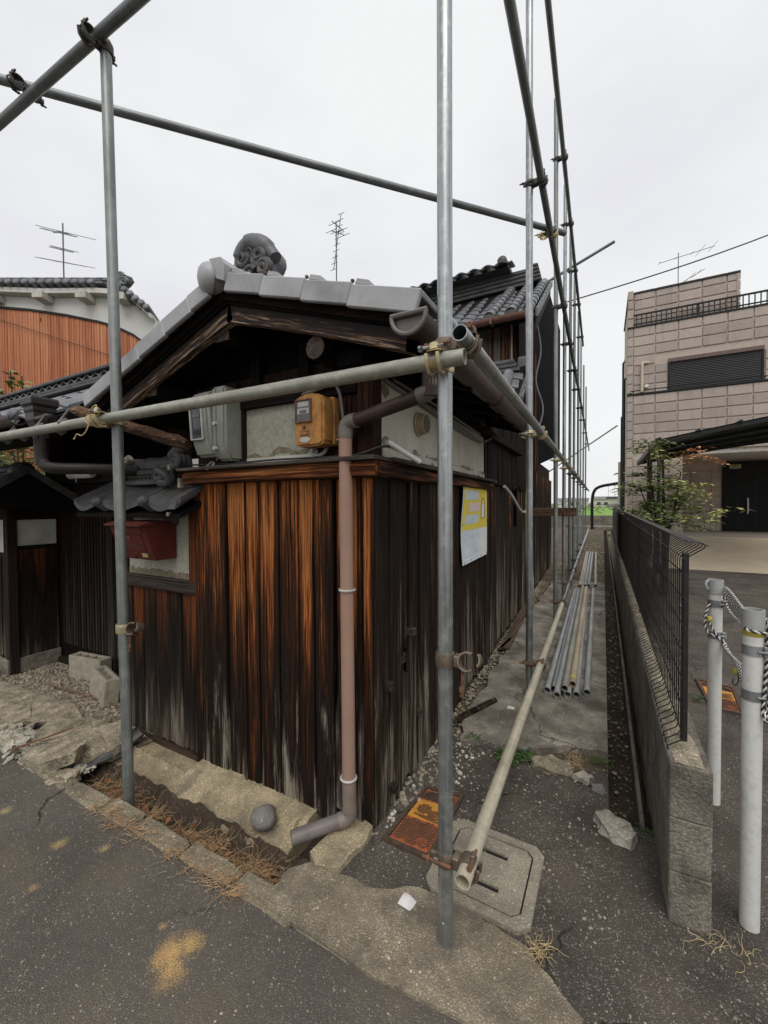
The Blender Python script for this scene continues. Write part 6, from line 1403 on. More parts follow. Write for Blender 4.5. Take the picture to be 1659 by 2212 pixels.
# lid built from strips so that the slots are real holes
c, s = math.cos(rot), math.sin(rot)
def L_(a, b, z=.014): return (cx_+a*c-b*s, cy_+a*s+b*c, z)
h = .149; sl_ = [(-.075, .06), (.085, .06)]
yb_ = [(-h, -.086), (-.086, -.068), (-.068, .068), (.068, .086), (.086, h)]
m = MB()
def lid_strip(a0, a1, b0, b1, ch0=0, ch1=0):
    m.prism([L_(a0+ch0, b0), L_(a1-ch0, b0), L_(a1, b0+ch0), L_(a1, b1-ch1), L_(a1-ch1, b1), L_(a0+ch1, b1), L_(a0, b1-ch1), L_(a0, b0+ch0)] if ch0 or ch1 else [L_(a0, b0), L_(a1, b0), L_(a1, b1), L_(a0, b1)], (0, 0, -.05))
lid_strip(-h, h, -h, -.089, .024, 0); lid_strip(-h, h, -.065, .065); lid_strip(-h, h, .089, h, 0, .024)
for b0, b1, x0, x1 in ((-.089, -.065, -.07, .065), (.065, .089, -.07, .065)):
    lid_strip(-h, x0, b0, b1); lid_strip(x1, h, b0, b1)
bmesh.ops.remove_doubles(m.bm, verts=m.bm.verts[:], dist=.0004); m.obj('lid', M_COVER, ic)
m = MB(); m.prism([L_(-.16, -.16, .005), L_(.16, -.16, .005), L_(.16, .16, .005), L_(-.16, .16, .005)], (0, 0, -.01)); m.obj('slot_shade_plate', M_BLACK, ic)  # black plate close under the lid, standing in for shade in the slots

# ---------------------------------------------------------------- neighbour storehouse on the left
kd = 8.0
Fv, Rv = V((-math.sin(rad(28.3)), math.cos(rad(28.3)), 0)), V((math.cos(rad(28.3)), math.sin(rad(28.3)), 0))
ko = Fv*kd
kura = thing('storehouse', 'white plastered storehouse with orange cedar cladding and a curved tiled gable, behind the gate', 'house', (ko.x, ko.y, 0), rad(28.3))
KX = mat_of(kura)
def kx(px_): return (px_-829.5)/880*kd
def kz(px_, py_): return 1.45-(py_-1087.5-(px_-829.5)*(-.00524))/880*kd
def kpt(px_, py_, y=0): return KX @ V((kx(px_), y, kz(px_, py_)))
Dk = lambda a, b: (a/1.659/1.8229, (1000+b/1.659)/1.8229)
ev = [Dk(*p) for p in ((-500, 245), (0, 262), (350, 275), (690, 272), (870, 285), (930, 330), (1035, 430))]
m = MB(); up = [kpt(x, y-2) for x, y in ev]; dn = [kpt(*Dk(1035, 700)), kpt(*Dk(1035, 1500)), kpt(*Dk(-500, 1500))]
m.prism(up+dn, KX.to_3x3() @ V((0, 2.5, 0))); m.obj('wall', m_plain('white_plaster_wall', (.62, .61, .58), .9, 0, .06, 3), kura)
# eave moulding, two steps, and rafter blocks
for off, pr_, th_k in ((-8, .16, 30), (12, .10, 14)):
    a = [kpt(x, y+off/3.03, -pr_) for x, y in ev]; b = [kpt(x, y+(off+th_k)/3.03, -pr_) for x, y in reversed(ev)]
    m = MB(); m.prism(a+b, KX.to_3x3() @ V((0, pr_-.002, 0))); m.obj('eave_moulding', M_WHITEP if off > 0 else bpy.data.materials['white_plaster_wall'], kura)
for (a, b) in ((-150, 320), (35, 325), (350, 325), (620, 325), (858, 335)):
    x, y = Dk(a, b); m = MB(); m.box(kx(x)-.10, kx(x)+.10, -.28, 0, kz(x, y)-.055, kz(x, y)+.075, .006, KX); m.obj('rafter_block', M_WHITEP, kura)
# orange boards following the curved plaster edge
cv = [Dk(*p) for p in ((-500, 330), (30, 368), (240, 385), (480, 420), (690, 463), (800, 495), (905, 545), (1035, 640))]
def ctop(x):
    for i in range(len(cv)-1):
        if cv[i][0] <= x <= cv[i+1][0]:
            f = (x-cv[i][0])/(cv[i+1][0]-cv[i][0]); return cv[i][1]+(cv[i+1][1]-cv[i][1])*f
    return cv[-1][1]
x = Dk(40, 0)[0]; ro_ = random.Random(9); zb_ = 1.2
while x < Dk(1010, 0)[0]:
    w_ = ro_.uniform(5.2, 7.4); z0, z1 = kz(x, ctop(x)+2), kz(x+w_, ctop(x+w_)+2)
    a, b = kx(x)+.004, kx(x+w_)-.004; dz = ro_.uniform(0, .008)
    m = MB(); m.prism([KX @ V(p) for p in ((a, -.05-dz, zb_), (b, -.05-dz, zb_), (b, -.05-dz, z1), (a, -.05-dz, z0))], KX.to_3x3() @ V((0, .03, 0))); m.obj('board', M_ORBOARD, kura); x += w_
m = MB(); m.prism([kpt(x, y-1.5, -.075) for x, y in cv]+[kpt(x, y+3.0, -.075) for x, y in reversed(cv)], KX.to_3x3() @ V((0, .07, 0))); m.obj('board_trim', M_FRAME, kura)
m = MB(); m.box(kx(-40), kx(8), -.12, -.01, 1.2, kz(0, Dk(0, 445)[1]), .004, KX); m.obj('corner_flashing', M_CABLE, kura)
m = MB(); m.tube([kpt(*Dk(30, 445), -.09), kpt(*Dk(710, 665), -.09), kpt(*Dk(900, 725), -.09)], .006, 5); m.obj('wall_cable', M_CABLEDK, kura)
# roof tiles along the eave and down the verge
EVT = MB().lathe([(0, .02), (.05, .016), (.065, 0), (.06, -.35), (0, -.35)], 10).mesh('eave_tile', M_TILE, True, 40)
for i in range(22):
    px_ = Dk(-420+52*i, 0)[0]; py_ = Dk(0, 233-.0*i)[1]
    if px_ > Dk(800, 0)[0]: break
    inst(EVT, 'eave_tile', kura, KX @ T(kx(px_), -.22, kz(px_, py_)) @ RX(rad(70)))
    m = MB(); m.box(kx(px_)+.01, kx(px_)+.22, -.2, .1, kz(px_, py_)-.035, kz(px_, py_)+.01, .01, KX); m.obj('pan_tile', M_TILE, kura)
dv = [Dk(*p) for p in ((800, 240), (840, 258), (880, 280), (915, 305), (950, 335), (985, 362), (1018, 390))]
for (x, y) in dv: inst(EVT, 'eave_tile', kura, KX @ T(kx(x), -.22, kz(x, y)) @ RX(rad(70)))
m = MB(); m.prism([kpt(*Dk(a, b), -.1) for a, b in ((-500, 190), (300, 200), (760, 215), (800, 232), (760, 240), (-500, 225))], KX.to_3x3() @ V((0, 1.5, 0))); m.obj('roof', M_TILE, kura)
for i in range(13):
    px_, py_ = Dk(-300+82*i, 207); m = MB(); m.prism([KX @ V(p) for p in ((kx(px_), -.12, kz(px_, py_)), (kx(px_)+.34, -.12, kz(px_, py_)-.02), (kx(px_)+.40, -.12, kz(px_, py_)+.035), (kx(px_)+.02, -.12, kz(px_, py_)+.045))], KX.to_3x3() @ V((0, .3, 0))); m.obj('ridge_tile', M_TILE, kura)
c = kpt(*Dk(836, 205), -.05); m = MB(); m.stone(c, .19, (1, .6, .8), 2, rad(28), .2, 4); og = m.obj('ridge_ornament', M_TILEDK, kura, True, 60)
for (a, b, r_) in ((820, 205, .09), (868, 225, .08), (800, 228, .07), (850, 190, .07)):
    cc = kpt(*Dk(a, b), -.17); pts = []
    for i in range(24):
        t = i/23; q = r_*(1-.8*t); ang = t*11; pts.append(cc+Rv*q*math.cos(ang)+V((0, 0, q*math.sin(ang))))
    m = MB(); m.tube(pts, .022, 6); m.obj('scroll', M_TILE, og, True)

# ---------------------------------------------------------------- aerials, power line
M_AER = m_plain('aerial_metal', (.12, .125, .13), .5, .5, .2)
def aerial(label, base, h, booms, rz=0.0):
    """booms: (height, length, tilt, [(element position 0..1, half length)], azimuth)"""
    t = thing('tv_aerial', label, 'aerial', base, rz, 'television aerials')
    X = mat_of(t); r = .014
    m = MB(); m.tube([X @ V((0, 0, 0)), X @ V((0, 0, h))], r, 7); m.obj('mast', M_AER, t, True)
    for (z, L, tilt, els, az) in booms:
        d = V((math.cos(az)*math.cos(tilt), math.sin(az)*math.cos(tilt), math.sin(tilt))); s = V((-math.sin(az), math.cos(az), 0)); a = V((0, 0, z))-d*L*.35
        m = MB(); m.tube([X @ a, X @ (a+d*L)], r*.7, 6); b = m.obj('boom', M_AER, t, True)
        for f, hl in els:
            m = MB(); c = a+d*L*f; m.tube([X @ (c-s*hl), X @ (c+s*hl)], r*.45, 5); m.obj('element', M_AER, b)
q_ = Dk(450, 200); p = KX @ V((kx(q_[0])*8.9/8, .9, 1.45+(kz(*q_)-1.45)*8.9/8))
aerial('tv aerial with two tiers of long rods above the storehouse roof at the left', (p.x, p.y, p.z-.2), 1.45, [(1.25, 1.5, rad(-30), [(.05, .55), (.22, .12), (.4, .1), (.55, .3), (.7, .3)], rad(-62)), (.62, 1.1, rad(-26), [(.0, .5), (.5, .45), (.8, .3)], rad(-66)), (.9, .6, rad(-30), [(.1, .25), (.5, .2), (.9, .2)], rad(-60))], rad(28))
aerial('slim upright tv aerial with many short rods, behind the gable roof in the middle', (-5.54, 8.0, 5.2), 2.86, [(2.6, .55, rad(20), [(.0, .16), (.3, .15), (.6, .14), (1, .15)], rad(60)), (2.78, .45, rad(5), [(.2, .17), (.9, .15)], rad(60)), (2.2, 1.5, rad(78), [(i/9, .09) for i in range(10)], rad(60))], rad(28))
aerial('tv aerial on the flat roof of the modern house', (2.25, 17.5, 8.0), 2.1, [(1.95, 1.7, rad(12), [(.0, .1), (.3, .08), (.6, .1), (.75, .35), (.97, .3)], rad(15)), (1.0, 1.5, rad(30), [(.1, .3), (.25, .25), (.6, .4), (.8, .25)], rad(20)), (.35, 1.9, rad(10), [(.2, .3), (.5, .5), (.9, .3)], rad(-10))], 0)
m = MB(); a, b = V((-.80, 9.0, 5.45)), V((6.5, 11.5, 8.0)); m.tube([a.lerp(b, i/16)-V((0, 0, .25*math.sin(math.pi*i/16))) for i in range(17)], .012, 6)
tag(m.obj('power_line', M_CABLEDK, None, True, origin=tuple(a)), 'thin dark power line running from the old house up across the sky to the right', 'cable')

# ---------------------------------------------------------------- plants
M_LEAF = m_plain('bush_leaf', (.12, .18, .05), .5, 0, .5, 7)
M_LEAFY = m_plain('sapling_leaf', (.13, .20, .05), .5, 0, .3, 7)
rg = random.Random(44)
bush = thing('bush', 'leafy green bush behind the dark boundary wall at the left edge', 'bush', (-7.8, 3.0, 0))
for k in range(5):
    m = MB(); m.tube(smooth_path([(-8.2+.2*k, 3.0, 0), (-8.1+.2*k+rg.uniform(-.2, .2), 3.0, .9), (-8.2+.3*k, 2.9+rg.uniform(-.2, .2), 1.9)], 5), .02, 6); m.obj('stem', M_BARK, bush, True)
vs, fs = leaves([(-9.0+.26*i+rg.uniform(-.1, .1), 2.85+rg.uniform(-.3, .3), 1.0+.22*j+rg.uniform(-.1, .1)) for i in range(10) for j in range(8)], 34, .26, .11, rg)
soup('foliage', M_LEAF, vs, fs, bush)
sap = thing('sapling', 'young sapling with pale green leaves sprouting behind the gate roof', 'sapling', (-6.55, 2.4, 1.9))
tp = []
for (dx, hh) in ((-.45, .62), (-.2, .85), (.12, .72)):
    P = smooth_path([(-6.55+dx*.3, 2.4, 1.9), (-6.55+dx*.8, 2.4, 2.5), (-6.55+dx, 2.38, 2.35+hh)], 6)
    m = MB(); m.tube(P, .007, 5); m.obj('stem', M_BARK, sap, True); tp += [P[k] for k in (6, 8, 9, 10, 11)]
vs, fs = leaves([jit(p, .05) for p in tp], 4, .10, .13, rg, .8, ratio=.65); soup('foliage', M_LEAFY, vs, fs, sap)

# ---------------------------------------------------------------- far end of the alley
ew = thing('end_wall', 'low concrete wall with wire mesh across the far end of the alley', 'wall', (-.2, 26.5, 0))
m = MB(); m.box(-3.2, 1.2, 26.4, 26.55, -.2, .70, .01); m.obj('wall', M_BLOCK, ew)
for i in range(34):
    m = MB(); m.tube([(-1.2+.07*i, 26.45, .1), (-1.2+.07*i, 26.45, 1.28)], .004, 4); m.obj('wire', M_FENCE, ew)
for z in (.75, .95, 1.15, 1.28):
    m = MB(); m.tube([(-1.2, 26.45, z), (1.2, 26.45, z)], .005, 4); m.obj('wire', M_FENCE, ew)
m = MB(); m.box(-1.4, .6, 24.6, 25.6, -.02, .16, .01); tag(m.obj('concrete_step', M_SLAB, None, origin=(-.4, 25, 0)), 'low concrete step at the far end of the alley', 'step')
fc = thing('far_carport', 'black curved carport beam with a hanging bar far down the alley', 'carport', (.2, 19.5, 0))
m = MB(); m.tube(smooth_path([(-.42, 19.5, .3), (-.42, 19.5, 1.5), (-.33, 19.5, 1.95), (-.1, 19.5, 2.12), (.3, 19.5, 2.2), (.75, 19.5, 2.27)], 6), .06, 8); m.obj('arched_beam', M_FRAME, fc, True)
m = MB(); m.box(.1, .52, 19.47, 19.53, 1.60, 1.66); m.obj('hanging_bar', M_FRAME, fc)
for x in (.18, .42):
    m = MB(); m.tube([(x, 19.5, 1.66), (x, 19.5, 2.18)], .006, 5); m.obj('hanger', M_FRAME, fc)
hd = soup('hedgerow', m_plain('far_hedge', (.09, .13, .05), .9, 0, .3, .5), *leaves([(-14+.9*i+rg.uniform(-.4, .4), 78+rg.uniform(-2, 2), .4+rg.uniform(-.2, .5)) for i in range(60)], 26, 1.0, .7, rg)); tag(hd, kind='stuff')
for i, (x, y, w_, d_, h_, lab) in enumerate(((-9, 150, 9, 6, 3.0, 'white farm shed at the left end of the far skyline beyond the field'), (2.5, 165, 11, 7, 3.6, 'long pale shed on the far skyline beyond the green field'), (14, 160, 8, 6, 3.2, 'small pale house on the far skyline near the modern house'))):
    t = thing('far_shed', lab, 'shed', (x, y, -.3))
    m = MB(); m.box(x-w_/2, x+w_/2, y, y+d_, -.3, h_*.7); m.obj('wall', M_WHITEP, t)
    m = MB(); m.prism([(x-w_/2-.3, y-.4, h_*.7), (x-w_/2-.3, y+d_/2, h_), (x-w_/2-.3, y+d_+.4, h_*.7)], (w_+.6, 0, 0)); m.obj('roof', M_CABLE, t)
    for k in range(3):
        m = MB(); m.box(x-w_/2+1+2.2*k, x-w_/2+2.2+2.2*k, y-.03, y+.01, .5, 1.5); m.obj('window', M_GLASSDK, t)
# timbers and pipe clips in the alley
m = MB(); m.box(-1.05, -.33, 6.30, 6.335, 1.255, 1.375, .004); pk = tag(m.obj('timber_plank', M_OLDX, None, origin=(-.7, 6.3, 1.3)), 'brown timber plank wired across the poles out from the alley wall', 'plank')
m = MB(); m.tube([(-.50+.055*math.cos(a), 6.36+.07*math.sin(a), 1.315+.05*math.sin(a*2)) for a in [6.283*i/16 for i in range(16)]], .005, 5, closed=True); m.obj('wire_tie', M_RUST, pk, True)

# ---------------------------------------------------------------- breeze blocks, chunks, litter
def breeze(loc, rz, label, tilt=0):
    t = thing('breeze_block', label, 'block', loc, rz, 'breeze blocks by the gate'); X = mat_of(t) @ RX(tilt)
    L, W, H = .39, .10, .19; m = MB(); hx = [(-.145, -.055), (-.045, .045), (.055, .145)]
    m.box(-L/2, L/2, -W/2, -W/2+.027, 0, H, .004, X); m.box(-L/2, L/2, W/2-.027, W/2, 0, H, .004, X)
    e = [-L/2]+[v for q in hx for v in q]+[L/2]
    for k in range(0, 8, 2): m.box(e[k]+.001, e[k+1], -W/2+.026, W/2-.026, .001, H-.002, 0, X)
    m.obj('body', M_BLOCKGREY, t)
    m = MB(); m.box(-L/2+.01, L/2-.01, -W/2+.026, W/2-.026, .003, .05, 0, X); m.obj('hole_bottom', M_COREDK, t)
breeze((-3.86, 1.85, -.03), rad(8), 'grey breeze block with three holes standing against the lattice door')
breeze((-3.37, 1.70, -.03), rad(-14), 'second breeze block standing half behind the left scaffold pole', rad(-6))
rc = random.Random(77)
def chunk(name, poly, z0, th, mat, label, cat='concrete piece', tilt=(0, 0), group=None, cuts=4, amp=.015):
    c = sum((V((*p, 0)) for p in poly), V())/len(poly); c.z = z0
    m = MB(); m.prism([(x, y, z0+th+tilt[0]*(x-c.x)+tilt[1]*(y-c.y)) for x, y in poly], (0, 0, -th))
    bmesh.ops.triangulate(m.bm, faces=[f for f in m.bm.faces if len(f.verts) > 4])
    bmesh.ops.subdivide_edges(m.bm, edges=m.bm.edges[:], cuts=cuts)
    for v in m.bm.verts: v.co += V((mnoise.noise(v.co*17), mnoise.noise(v.co*17+V((9, 0, 0))), mnoise.noise(v.co*22+V((0, 7, 0)))*.8))*amp+V((mnoise.noise(v.co*53), mnoise.noise(v.co*53+V((3, 0, 0))), mnoise.noise(v.co*61)*.9))*amp*.7
    return tag(m.obj(name, mat, None, False, origin=tuple(c)), label, cat, group)
GB = 'broken slabs of the old paving'
chunk('paving_slab', [(-4.4, 1.10), (-3.75, 1.04), (-3.55, 1.14), (-3.40, 1.26), (-3.28, 1.30), (-3.05, 1.42), (-3.35, 1.50), (-3.9, 1.46), (-4.4, 1.42)], -.035, .045, M_CHUNK, 'broad cracked paving slab behind the hole at the far left', tilt=(0, .02), group=GB)
chunk('paving_slab', [(-3.12, 1.18), (-3.0, 1.14), (-2.86, 1.24), (-2.78, 1.36), (-2.86, 1.49), (-3.02, 1.42), (-3.2, 1.30)], -.03, .06, M_CHUNK, 'cracked paving slab right of the hole with thin seams', tilt=(-.05, .0), group=GB)
chunk('paving_slab', [(-2.84, 1.20), (-2.62, 1.16), (-2.52, 1.28), (-2.50, 1.36), (-2.66, 1.49), (-2.76, 1.36)], -.02, .075, M_CHUNK, 'thick tilted slab piece at the head of the trench by the broken pipe', tilt=(-.15, .10), group=GB)
chunk('paving_slab', [(-2.95, 1.03), (-2.66, 1.02), (-2.55, 1.14), (-2.60, 1.22), (-2.86, 1.19), (-3.02, 1.12)], -.02, .07, M_CHUNK, 'tilted slab wedge overhanging the trench nearest the road', tilt=(.22, .16), group=GB)
chunk('paving_slab', [(-2.72, .99), (-2.56, .99), (-2.46, 1.06), (-2.50, 1.14), (-2.66, 1.10)], -.06, .06, M_CHUNK, 'lower slab corner sunk at the road edge beside the trench', tilt=(.1, .1), group=GB)
chunk('paving_slab', [(-5.3, 1.05), (-4.45, 1.08), (-4.45, 1.4), (-4.6, 1.5), (-5.3, 1.45)], -.035, .05, M_CHUNK, 'pale paving slab in front of the boundary wall at the left edge', group=GB)
chunk('paving_slab', [(-3.34, 1.04), (-3.16, 1.02), (-3.05, 1.10), (-3.12, 1.15), (-3.3, 1.13)], -.025, .04, M_PALECHUNK, 'small pale flat slab in the rubble below the hole', group=GB)
m = MB(); m.box(-3.62, -3.22, 1.10, 1.32, -.10, -.033); tag(m.obj('hole_shade_slab', M_BLACK, None, origin=(-3.4, 1.2, -.1)), kind='structure')  # flat black slab standing in for the shade inside the broken paving
spots = [(-3.45, 1.12), (-3.38, 1.16), (-3.30, 1.17), (-3.42, 1.06), (-3.25, 1.19), (-3.52, 1.08), (-3.20, 1.09), (-3.12, 1.05), (-3.34, 1.22), (-3.6, 1.05), (-3.05, 1.03), (-3.28, 1.0), (-3.48, 1.0), (-2.98, 1.0)]
posn = ['at the bottom of the hole', 'in the middle of the hole', 'lying across the rubble', 'at the near edge of the hole', 'leaning under the slab edge', 'left of the hole', 'right of the pale flat slab', 'near the tilted wedge', 'deep under the broad slab', 'furthest left by the road', 'against the tilted wedge', 'on the road edge below the hole', 'on the road edge at the left', 'nearest the trench among the loose bits']
for i, (x, y) in enumerate(spots):
    s = rc.uniform(.028, .055); a = rc.uniform(0, 3.1); el = rc.uniform(1.2, 2.2)
    poly = [(x+(math.cos(t)*s*el*math.cos(a)-math.sin(t)*s*.6*math.sin(a))*rc.uniform(.8, 1.15), y+(math.cos(t)*s*el*math.sin(a)*.6+math.sin(t)*s*.6*math.cos(a))*rc.uniform(.8, 1.15)) for t in [6.283*k/6 for k in range(6)]]
    chunk('rubble_piece', poly, -.03, rc.uniform(.02, .045), M_PALECHUNK if i % 3 else M_CHUNK, 'broken concrete fragment %s' % posn[i], 'rubble', (rc.uniform(-.4, .4), rc.uniform(-.4, .4)), 'rubble round the paving hole', 1, .009)
chunk('concrete_lump', [(-.35, 2.36), (-.25, 2.43), (-.15, 2.40), (-.14, 2.34), (-.24, 2.30), (-.33, 2.32)], 0, .035, M_CHUNK, 'flat broken lump of concrete at the foot of the alley slab', group='broken lumps on the alley asphalt')
chunk('concrete_lump', [(-.13, 2.30), (-.08, 2.37), (-.045, 2.345), (-.06, 2.29)], 0, .04, M_PALECHUNK, 'small pale lump right of the flat one below the alley slab', group='broken lumps on the alley asphalt')
chunk('concrete_lump', [(-.025, 2.06), (.03, 2.10), (.115, 2.06), (.13, 2.0), (.105, 1.945), (.03, 1.96), (-.01, 2.0)], 0, .045, M_PALECHUNK, 'rough white concrete lump at the mouth of the drain', group='broken lumps on the alley asphalt', cuts=3, amp=.016)
chunk('tile_scrap', [(-.05, 2.30), (.01, 2.31), (.015, 2.24), (-.045, 2.25)], 0, .018, M_CABLE, 'square grey tile scrap at the drain edge', 'tile')
m = MB(); m.stone((-1.375, 1.365, .0), .062, (1, .85, .82), 3, .4, .10, 3); tag(m.obj('round_stone', m_ground('grey_stone', (.17, .16, .145), (.25, .24, .22), .7, 120, (.75, 1.2), None, (0, 1), .6, 8, .9), None, True, 80, origin=(-1.375, 1.365, -.05)), 'round grey stone resting on the sandy footing', 'stone')
m = MB(); a, b = V((-2.56, 1.52, .03)), V((-2.50, 1.29, .01)); X = aim(a, b); m.lathe([(.036, 0), (.036, .235), (.032, .235), (.032, 0)], 14, True, X, rad(200), rad(150)); tag(m.obj('broken_pipe', M_ELBOW, None, True, 40, origin=tuple(a)), 'broken half length of brown drainpipe at the head of the trench', 'pipe')
chunk('roof_tile_shard', [(-2.60, 1.20), (-2.52, 1.30), (-2.47, 1.28), (-2.54, 1.18)], -.01, .012, M_TILEDK, 'dark tile shard under the broken drainpipe', 'tile', (.2, .2))
m = MB(); m.tube([(-4.0, 1.60, -.015), (-3.4, 1.63, .0), (-2.95, 1.66, .0)], .005, 5); tag(m.obj('iron_rod', M_RUST, None, True, origin=(-3.4, 1.63, 0)), 'thin rusty rod lying on the gravel in front of the breeze blocks', 'rod')
m = MB(); m.tube([(-3.05, 1.02, .02), (-2.95, 1.16, .05), (-2.88, 1.28, .075)], .006, 5); tag(m.obj('iron_rod', M_RUST, None, True, origin=(-2.95, 1.16, 0)), 'thin dark rod slanting over the broken paving slabs', 'rod')
m = MB(); m.grid(lambda u, v: V((-.645+.05*u+.008*v, 1.285+.045*v-.005*u, .010+.010*math.sin(u*2.6+1)*math.sin(v*2.2))), 5, 5); tag(m.obj('paper_scrap', m_plain('white_paper', (.62, .60, .60), .8, 0, .08, 40, (.5, .3, .3)), None, True, origin=(-.62, 1.31, .01)), 'crumpled white paper scrap on the concrete near the nearest pole', 'paper')
m = MB(); m.box(-.58, -.535, 2.86, 2.90, .027, .0285); tag(m.obj('paper_scrap', M_WHITE, None, origin=(-.56, 2.88, .027)), 'tiny white card lying on the alley slab', 'paper')
def loose(label, p0, p1, w_, mat=M_OLDY):
    p0, p1 = V(p0), V(p1); d = (p1-p0).normalized(); s = V((-d.y, d.x, 0))*w_/2; m = MB()
    m.prism([p0-s+V((0, 0, .012)), p0+s*.9+d*.02+V((0, 0, .012)), p1+s+V((0, 0, .012)), p1-s*.8-d*.03+V((0, 0, .012))], (0, 0, -.012)); return tag(m.obj('loose_board', mat, None, origin=tuple(p0)), label, 'board', 'loose boards in the alley')
loose('long brown board lying along the wall on the alley slab', (-.835, 4.0, .028), (-.93, 5.95, .028), .10)
loose('dark narrow board lying across the near end of the alley slab', (-.86, 2.50, .03), (-.665, 2.95, .03), .05, M_SIDE)
loose('pale offcut lying beside the long brown board', (-.885, 3.95, .028), (-.84, 4.35, .028), .03)

# ---------------------------------------------------------------- loose ground cover
def stones(name, mat, spots, rmin, rmax, rg, zf=0.0):
    t = (1+5**.5)/2
    iv = [V(v).normalized() for v in ((-1, t, 0), (1, t, 0), (-1, -t, 0), (1, -t, 0), (0, -1, t), (0, 1, t), (0, -1, -t), (0, 1, -t), (t, 0, -1), (t, 0, 1), (-t, 0, -1), (-t, 0, 1))]
    fc_ = [(0, 11, 5), (0, 5, 1), (0, 1, 7), (0, 7, 10), (0, 10, 11), (1, 5, 9), (5, 11, 4), (11, 10, 2), (10, 7, 6), (7, 1, 8), (3, 9, 4), (3, 4, 2), (3, 2, 6), (3, 6, 8), (3, 8, 9), (4, 9, 5), (2, 4, 11), (6, 2, 10), (8, 6, 7), (9, 8, 1)]
    vs, fs = [], []
    for (x, y, z) in spots:
        r = rmin+(rmax-rmin)*rg.random()**2.2; a = rg.uniform(0, 6.28); sx, sy, sz = rg.uniform(.7, 1.3), rg.uniform(.6, 1.1), rg.uniform(.4, .8); b = len(vs); ca, sa = math.cos(a), math.sin(a)
        for v in iv:
            k = rg.uniform(.8, 1.15); px_, py_, pz_ = v.x*sx*k, v.y*sy*k, v.z*sz*k
            vs.append((x+r*(px_*ca-py_*sa), y+r*(px_*sa+py_*ca), z+r*sz*.4+r*pz_))
        fs += [tuple(q+b for q in f) for f in fc_]
    return tag(soup(name, mat, vs, fs), kind='stuff')
rg = random.Random(60)
U = rg.uniform
stones('forecourt_gravel', M_GSTONE, [(U(-5.2, -2.55), U(1.36, 2.0), -.036) for _ in range(5200)], .006, .018, rg)
stones('forecourt_rubble', M_PALECHUNK, [(U(-3.8, -2.5), U(.97, 1.22), -.03) for _ in range(1300)], .006, .034, rg)
stones('wall_foot_gravel', M_GSTONE, [(ax(y_)+abs(rg.gauss(0, .07)), y_, .0) for y_ in [U(1.7, 8) for _ in range(1700)]], .005, .018, rg)
stones('asphalt_grit', M_GSTONE, [(U(-.9, .03), U(1.45, 2.5), .0) for _ in range(700)]+[(-.8+abs(rg.gauss(0, .12)), U(1.75, 2.45), 0) for _ in range(300)], .0015, .009, rg)
stones('white_pebbles', M_WSTONE, [(-.86+abs(rg.gauss(0, .035)), U(1.55, 1.9), .0) for _ in range(14)]+[(-.78+abs(rg.gauss(0, .12)), U(2.0, 2.42), 0) for _ in range(30)], .007, .017, rg)
stones('parking_grit', M_GSTONE, [(U(-.05, 1.6), U(1.05, 1.7), .0) for _ in range(900)]+[(U(.33, 2.2), U(1.7, 4), 0) for _ in range(700)], .0015, .005, rg)
stones('road_grit', M_GSTONE, [(U(-3, .8), U(.45, 1.03), -.004) for _ in range(1600)], .001, .0042, rg)
stones('alley_path_stones', M_GSTONE, [(U(-.9, .03), U(8.2, 20), -.012) for _ in range(1500)], .008, .03, rg)
stones('drain_debris', M_GSTONE, [(U(.04, .15), U(2.1, 9), -.16) for _ in range(400)], .004, .014, rg)
def strands(name, mat, spots, lmin, lmax, rg, r=.0012, lift=.5, curl=.8):
    vs, fs = [], []
    for (x, y, z) in spots:
        L = U(lmin, lmax); a = U(0, 6.28); p = V((x, y, z)); el = U(0, lift); n = 5; b = len(vs)
        for i in range(n+1):
            d = V((math.cos(a)*math.cos(el), math.sin(a)*math.cos(el), math.sin(el))); s = V((-math.sin(a), math.cos(a), 0)); q = r*(1-.6*i/n)
            vs += [p+s*q, p-s*q, p+V((0, 0, q*1.7))]
            p = p+d*L/n; a += U(-curl, curl); el += U(-.5, .3)
            if p.z < z-.004: p.z = z-.004; el = abs(el)
        for i in range(n):
            for k in range(3): fs.append((b+3*i+k, b+3*i+(k+1) % 3, b+3*i+3+(k+1) % 3, b+3*i+3+k))
    return tag(soup(name, mat, vs, fs), kind='stuff')
def tz(x, y): return trench(min(1, max(0, (x+2.66)/1.62)), min(1, max(0, (y-1.09)/.22))).z
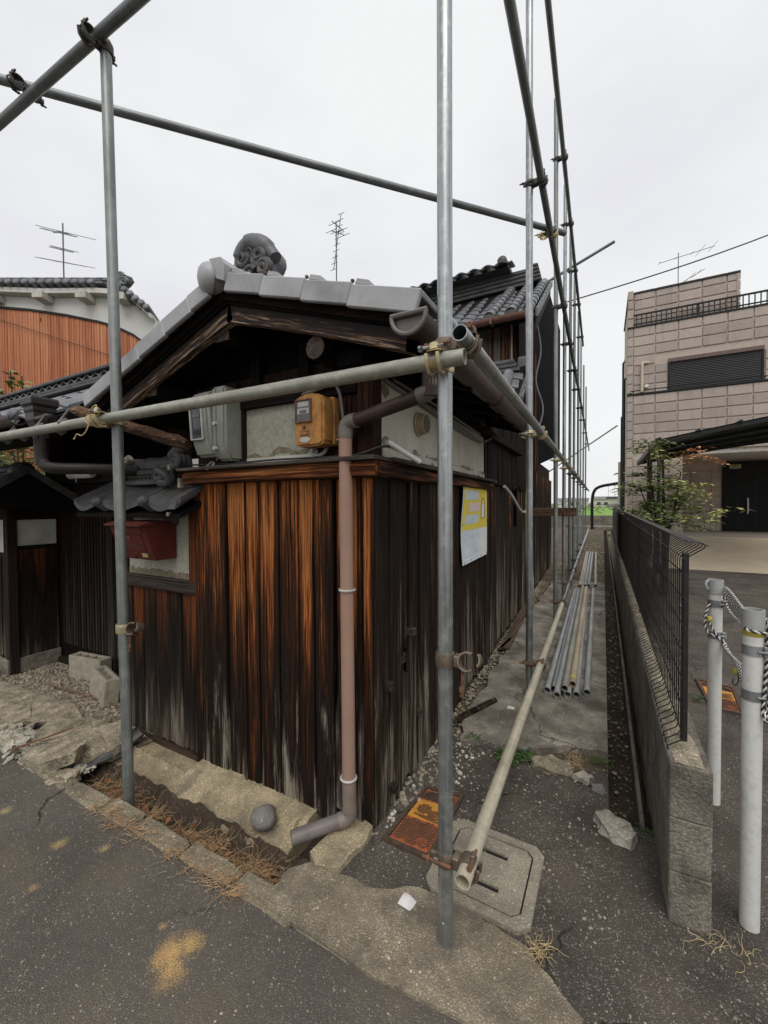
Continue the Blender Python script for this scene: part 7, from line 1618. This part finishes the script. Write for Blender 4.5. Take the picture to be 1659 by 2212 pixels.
cl = [(-2.25, 1.17), (-2.1, 1.2), (-1.95, 1.17), (-1.62, 1.19), (-1.5, 1.21), (-1.38, 1.19), (-1.27, 1.2), (-1.2, 1.22), (-1.75, 1.15), (-2.35, 1.2)]
sp = []
for _ in range(950):
    c = rg.choice(cl); x, y = rg.gauss(c[0], .055), rg.gauss(c[1], .026); y = min(max(y, 1.1), 1.30); sp.append((x, y, tz(x, y)+.008+U(0, .02)))
strands('dead_roots', M_ROOT, sp, .05, .13, rg, .0011)
strands('root_tufts', M_ROOT, [(rg.gauss(c, .05), rg.gauss(1.03+.012*(c+2.6), .018), .006) for c in (-2.05, -1.9, -1.78, -1.56, -1.40, -1.27, -1.24) for _ in range(55)], .03, .09, rg, .001)
strands('straw_tuft', M_STRAW, [(rg.gauss(-.17, .012), rg.gauss(1.36, .012), .008) for _ in range(40)]+[(rg.gauss(-.13, .03), rg.gauss(2.45, .04), .01) for _ in range(60)]+[(rg.gauss(.35, .05), rg.gauss(1.65, .02), .0) for _ in range(24)], .03, .09, rg, .0011, .9)
vs, fs = leaves([(U(-2.5, -1.1), U(1.12, 1.28), -.08) for _ in range(26)], 1, .02, .05, rg, .3, ratio=.6); tag(soup('fallen_leaves', m_plain('dry_leaf', (.22, .085, .035), .7, 0, .3, 20), vs, fs), kind='stuff')
def weed(label, cs, n, size, spread):
    vs, fs = leaves(cs, n, spread, size, rg, -.2, (1, 1, .5), .22); o = soup('weed', M_WEED, vs, fs); tag(o, label, 'weed', 'weeds in the alley')
weed('green weed tuft under the cream pipe at the foot of the slab', [(-.50+.03*i, 2.36+U(-.05, .05), .02) for i in range(6)], 26, .05, .045)
weed('small green weed by the first broken slab edge, left of the cream pipe', [(-.70+.02*i, 2.40, .03) for i in range(3)], 14, .035, .03)
weed('mossy weed at the right corner of the slab by the drain', [(-.04+.02*i, 2.52, .025) for i in range(4)], 18, .03, .03)
weed('dark leafy weed growing from the drain against the block wall', [(.17, 2.09, -.06), (.185, 2.14, -.02), (.18, 2.06, .0)], 12, .05, .03)
weed('green weed in the asphalt below the mesh fence by the second cover', [(.60, 3.65, .02), (.63, 3.7, .02)], 16, .04, .04)
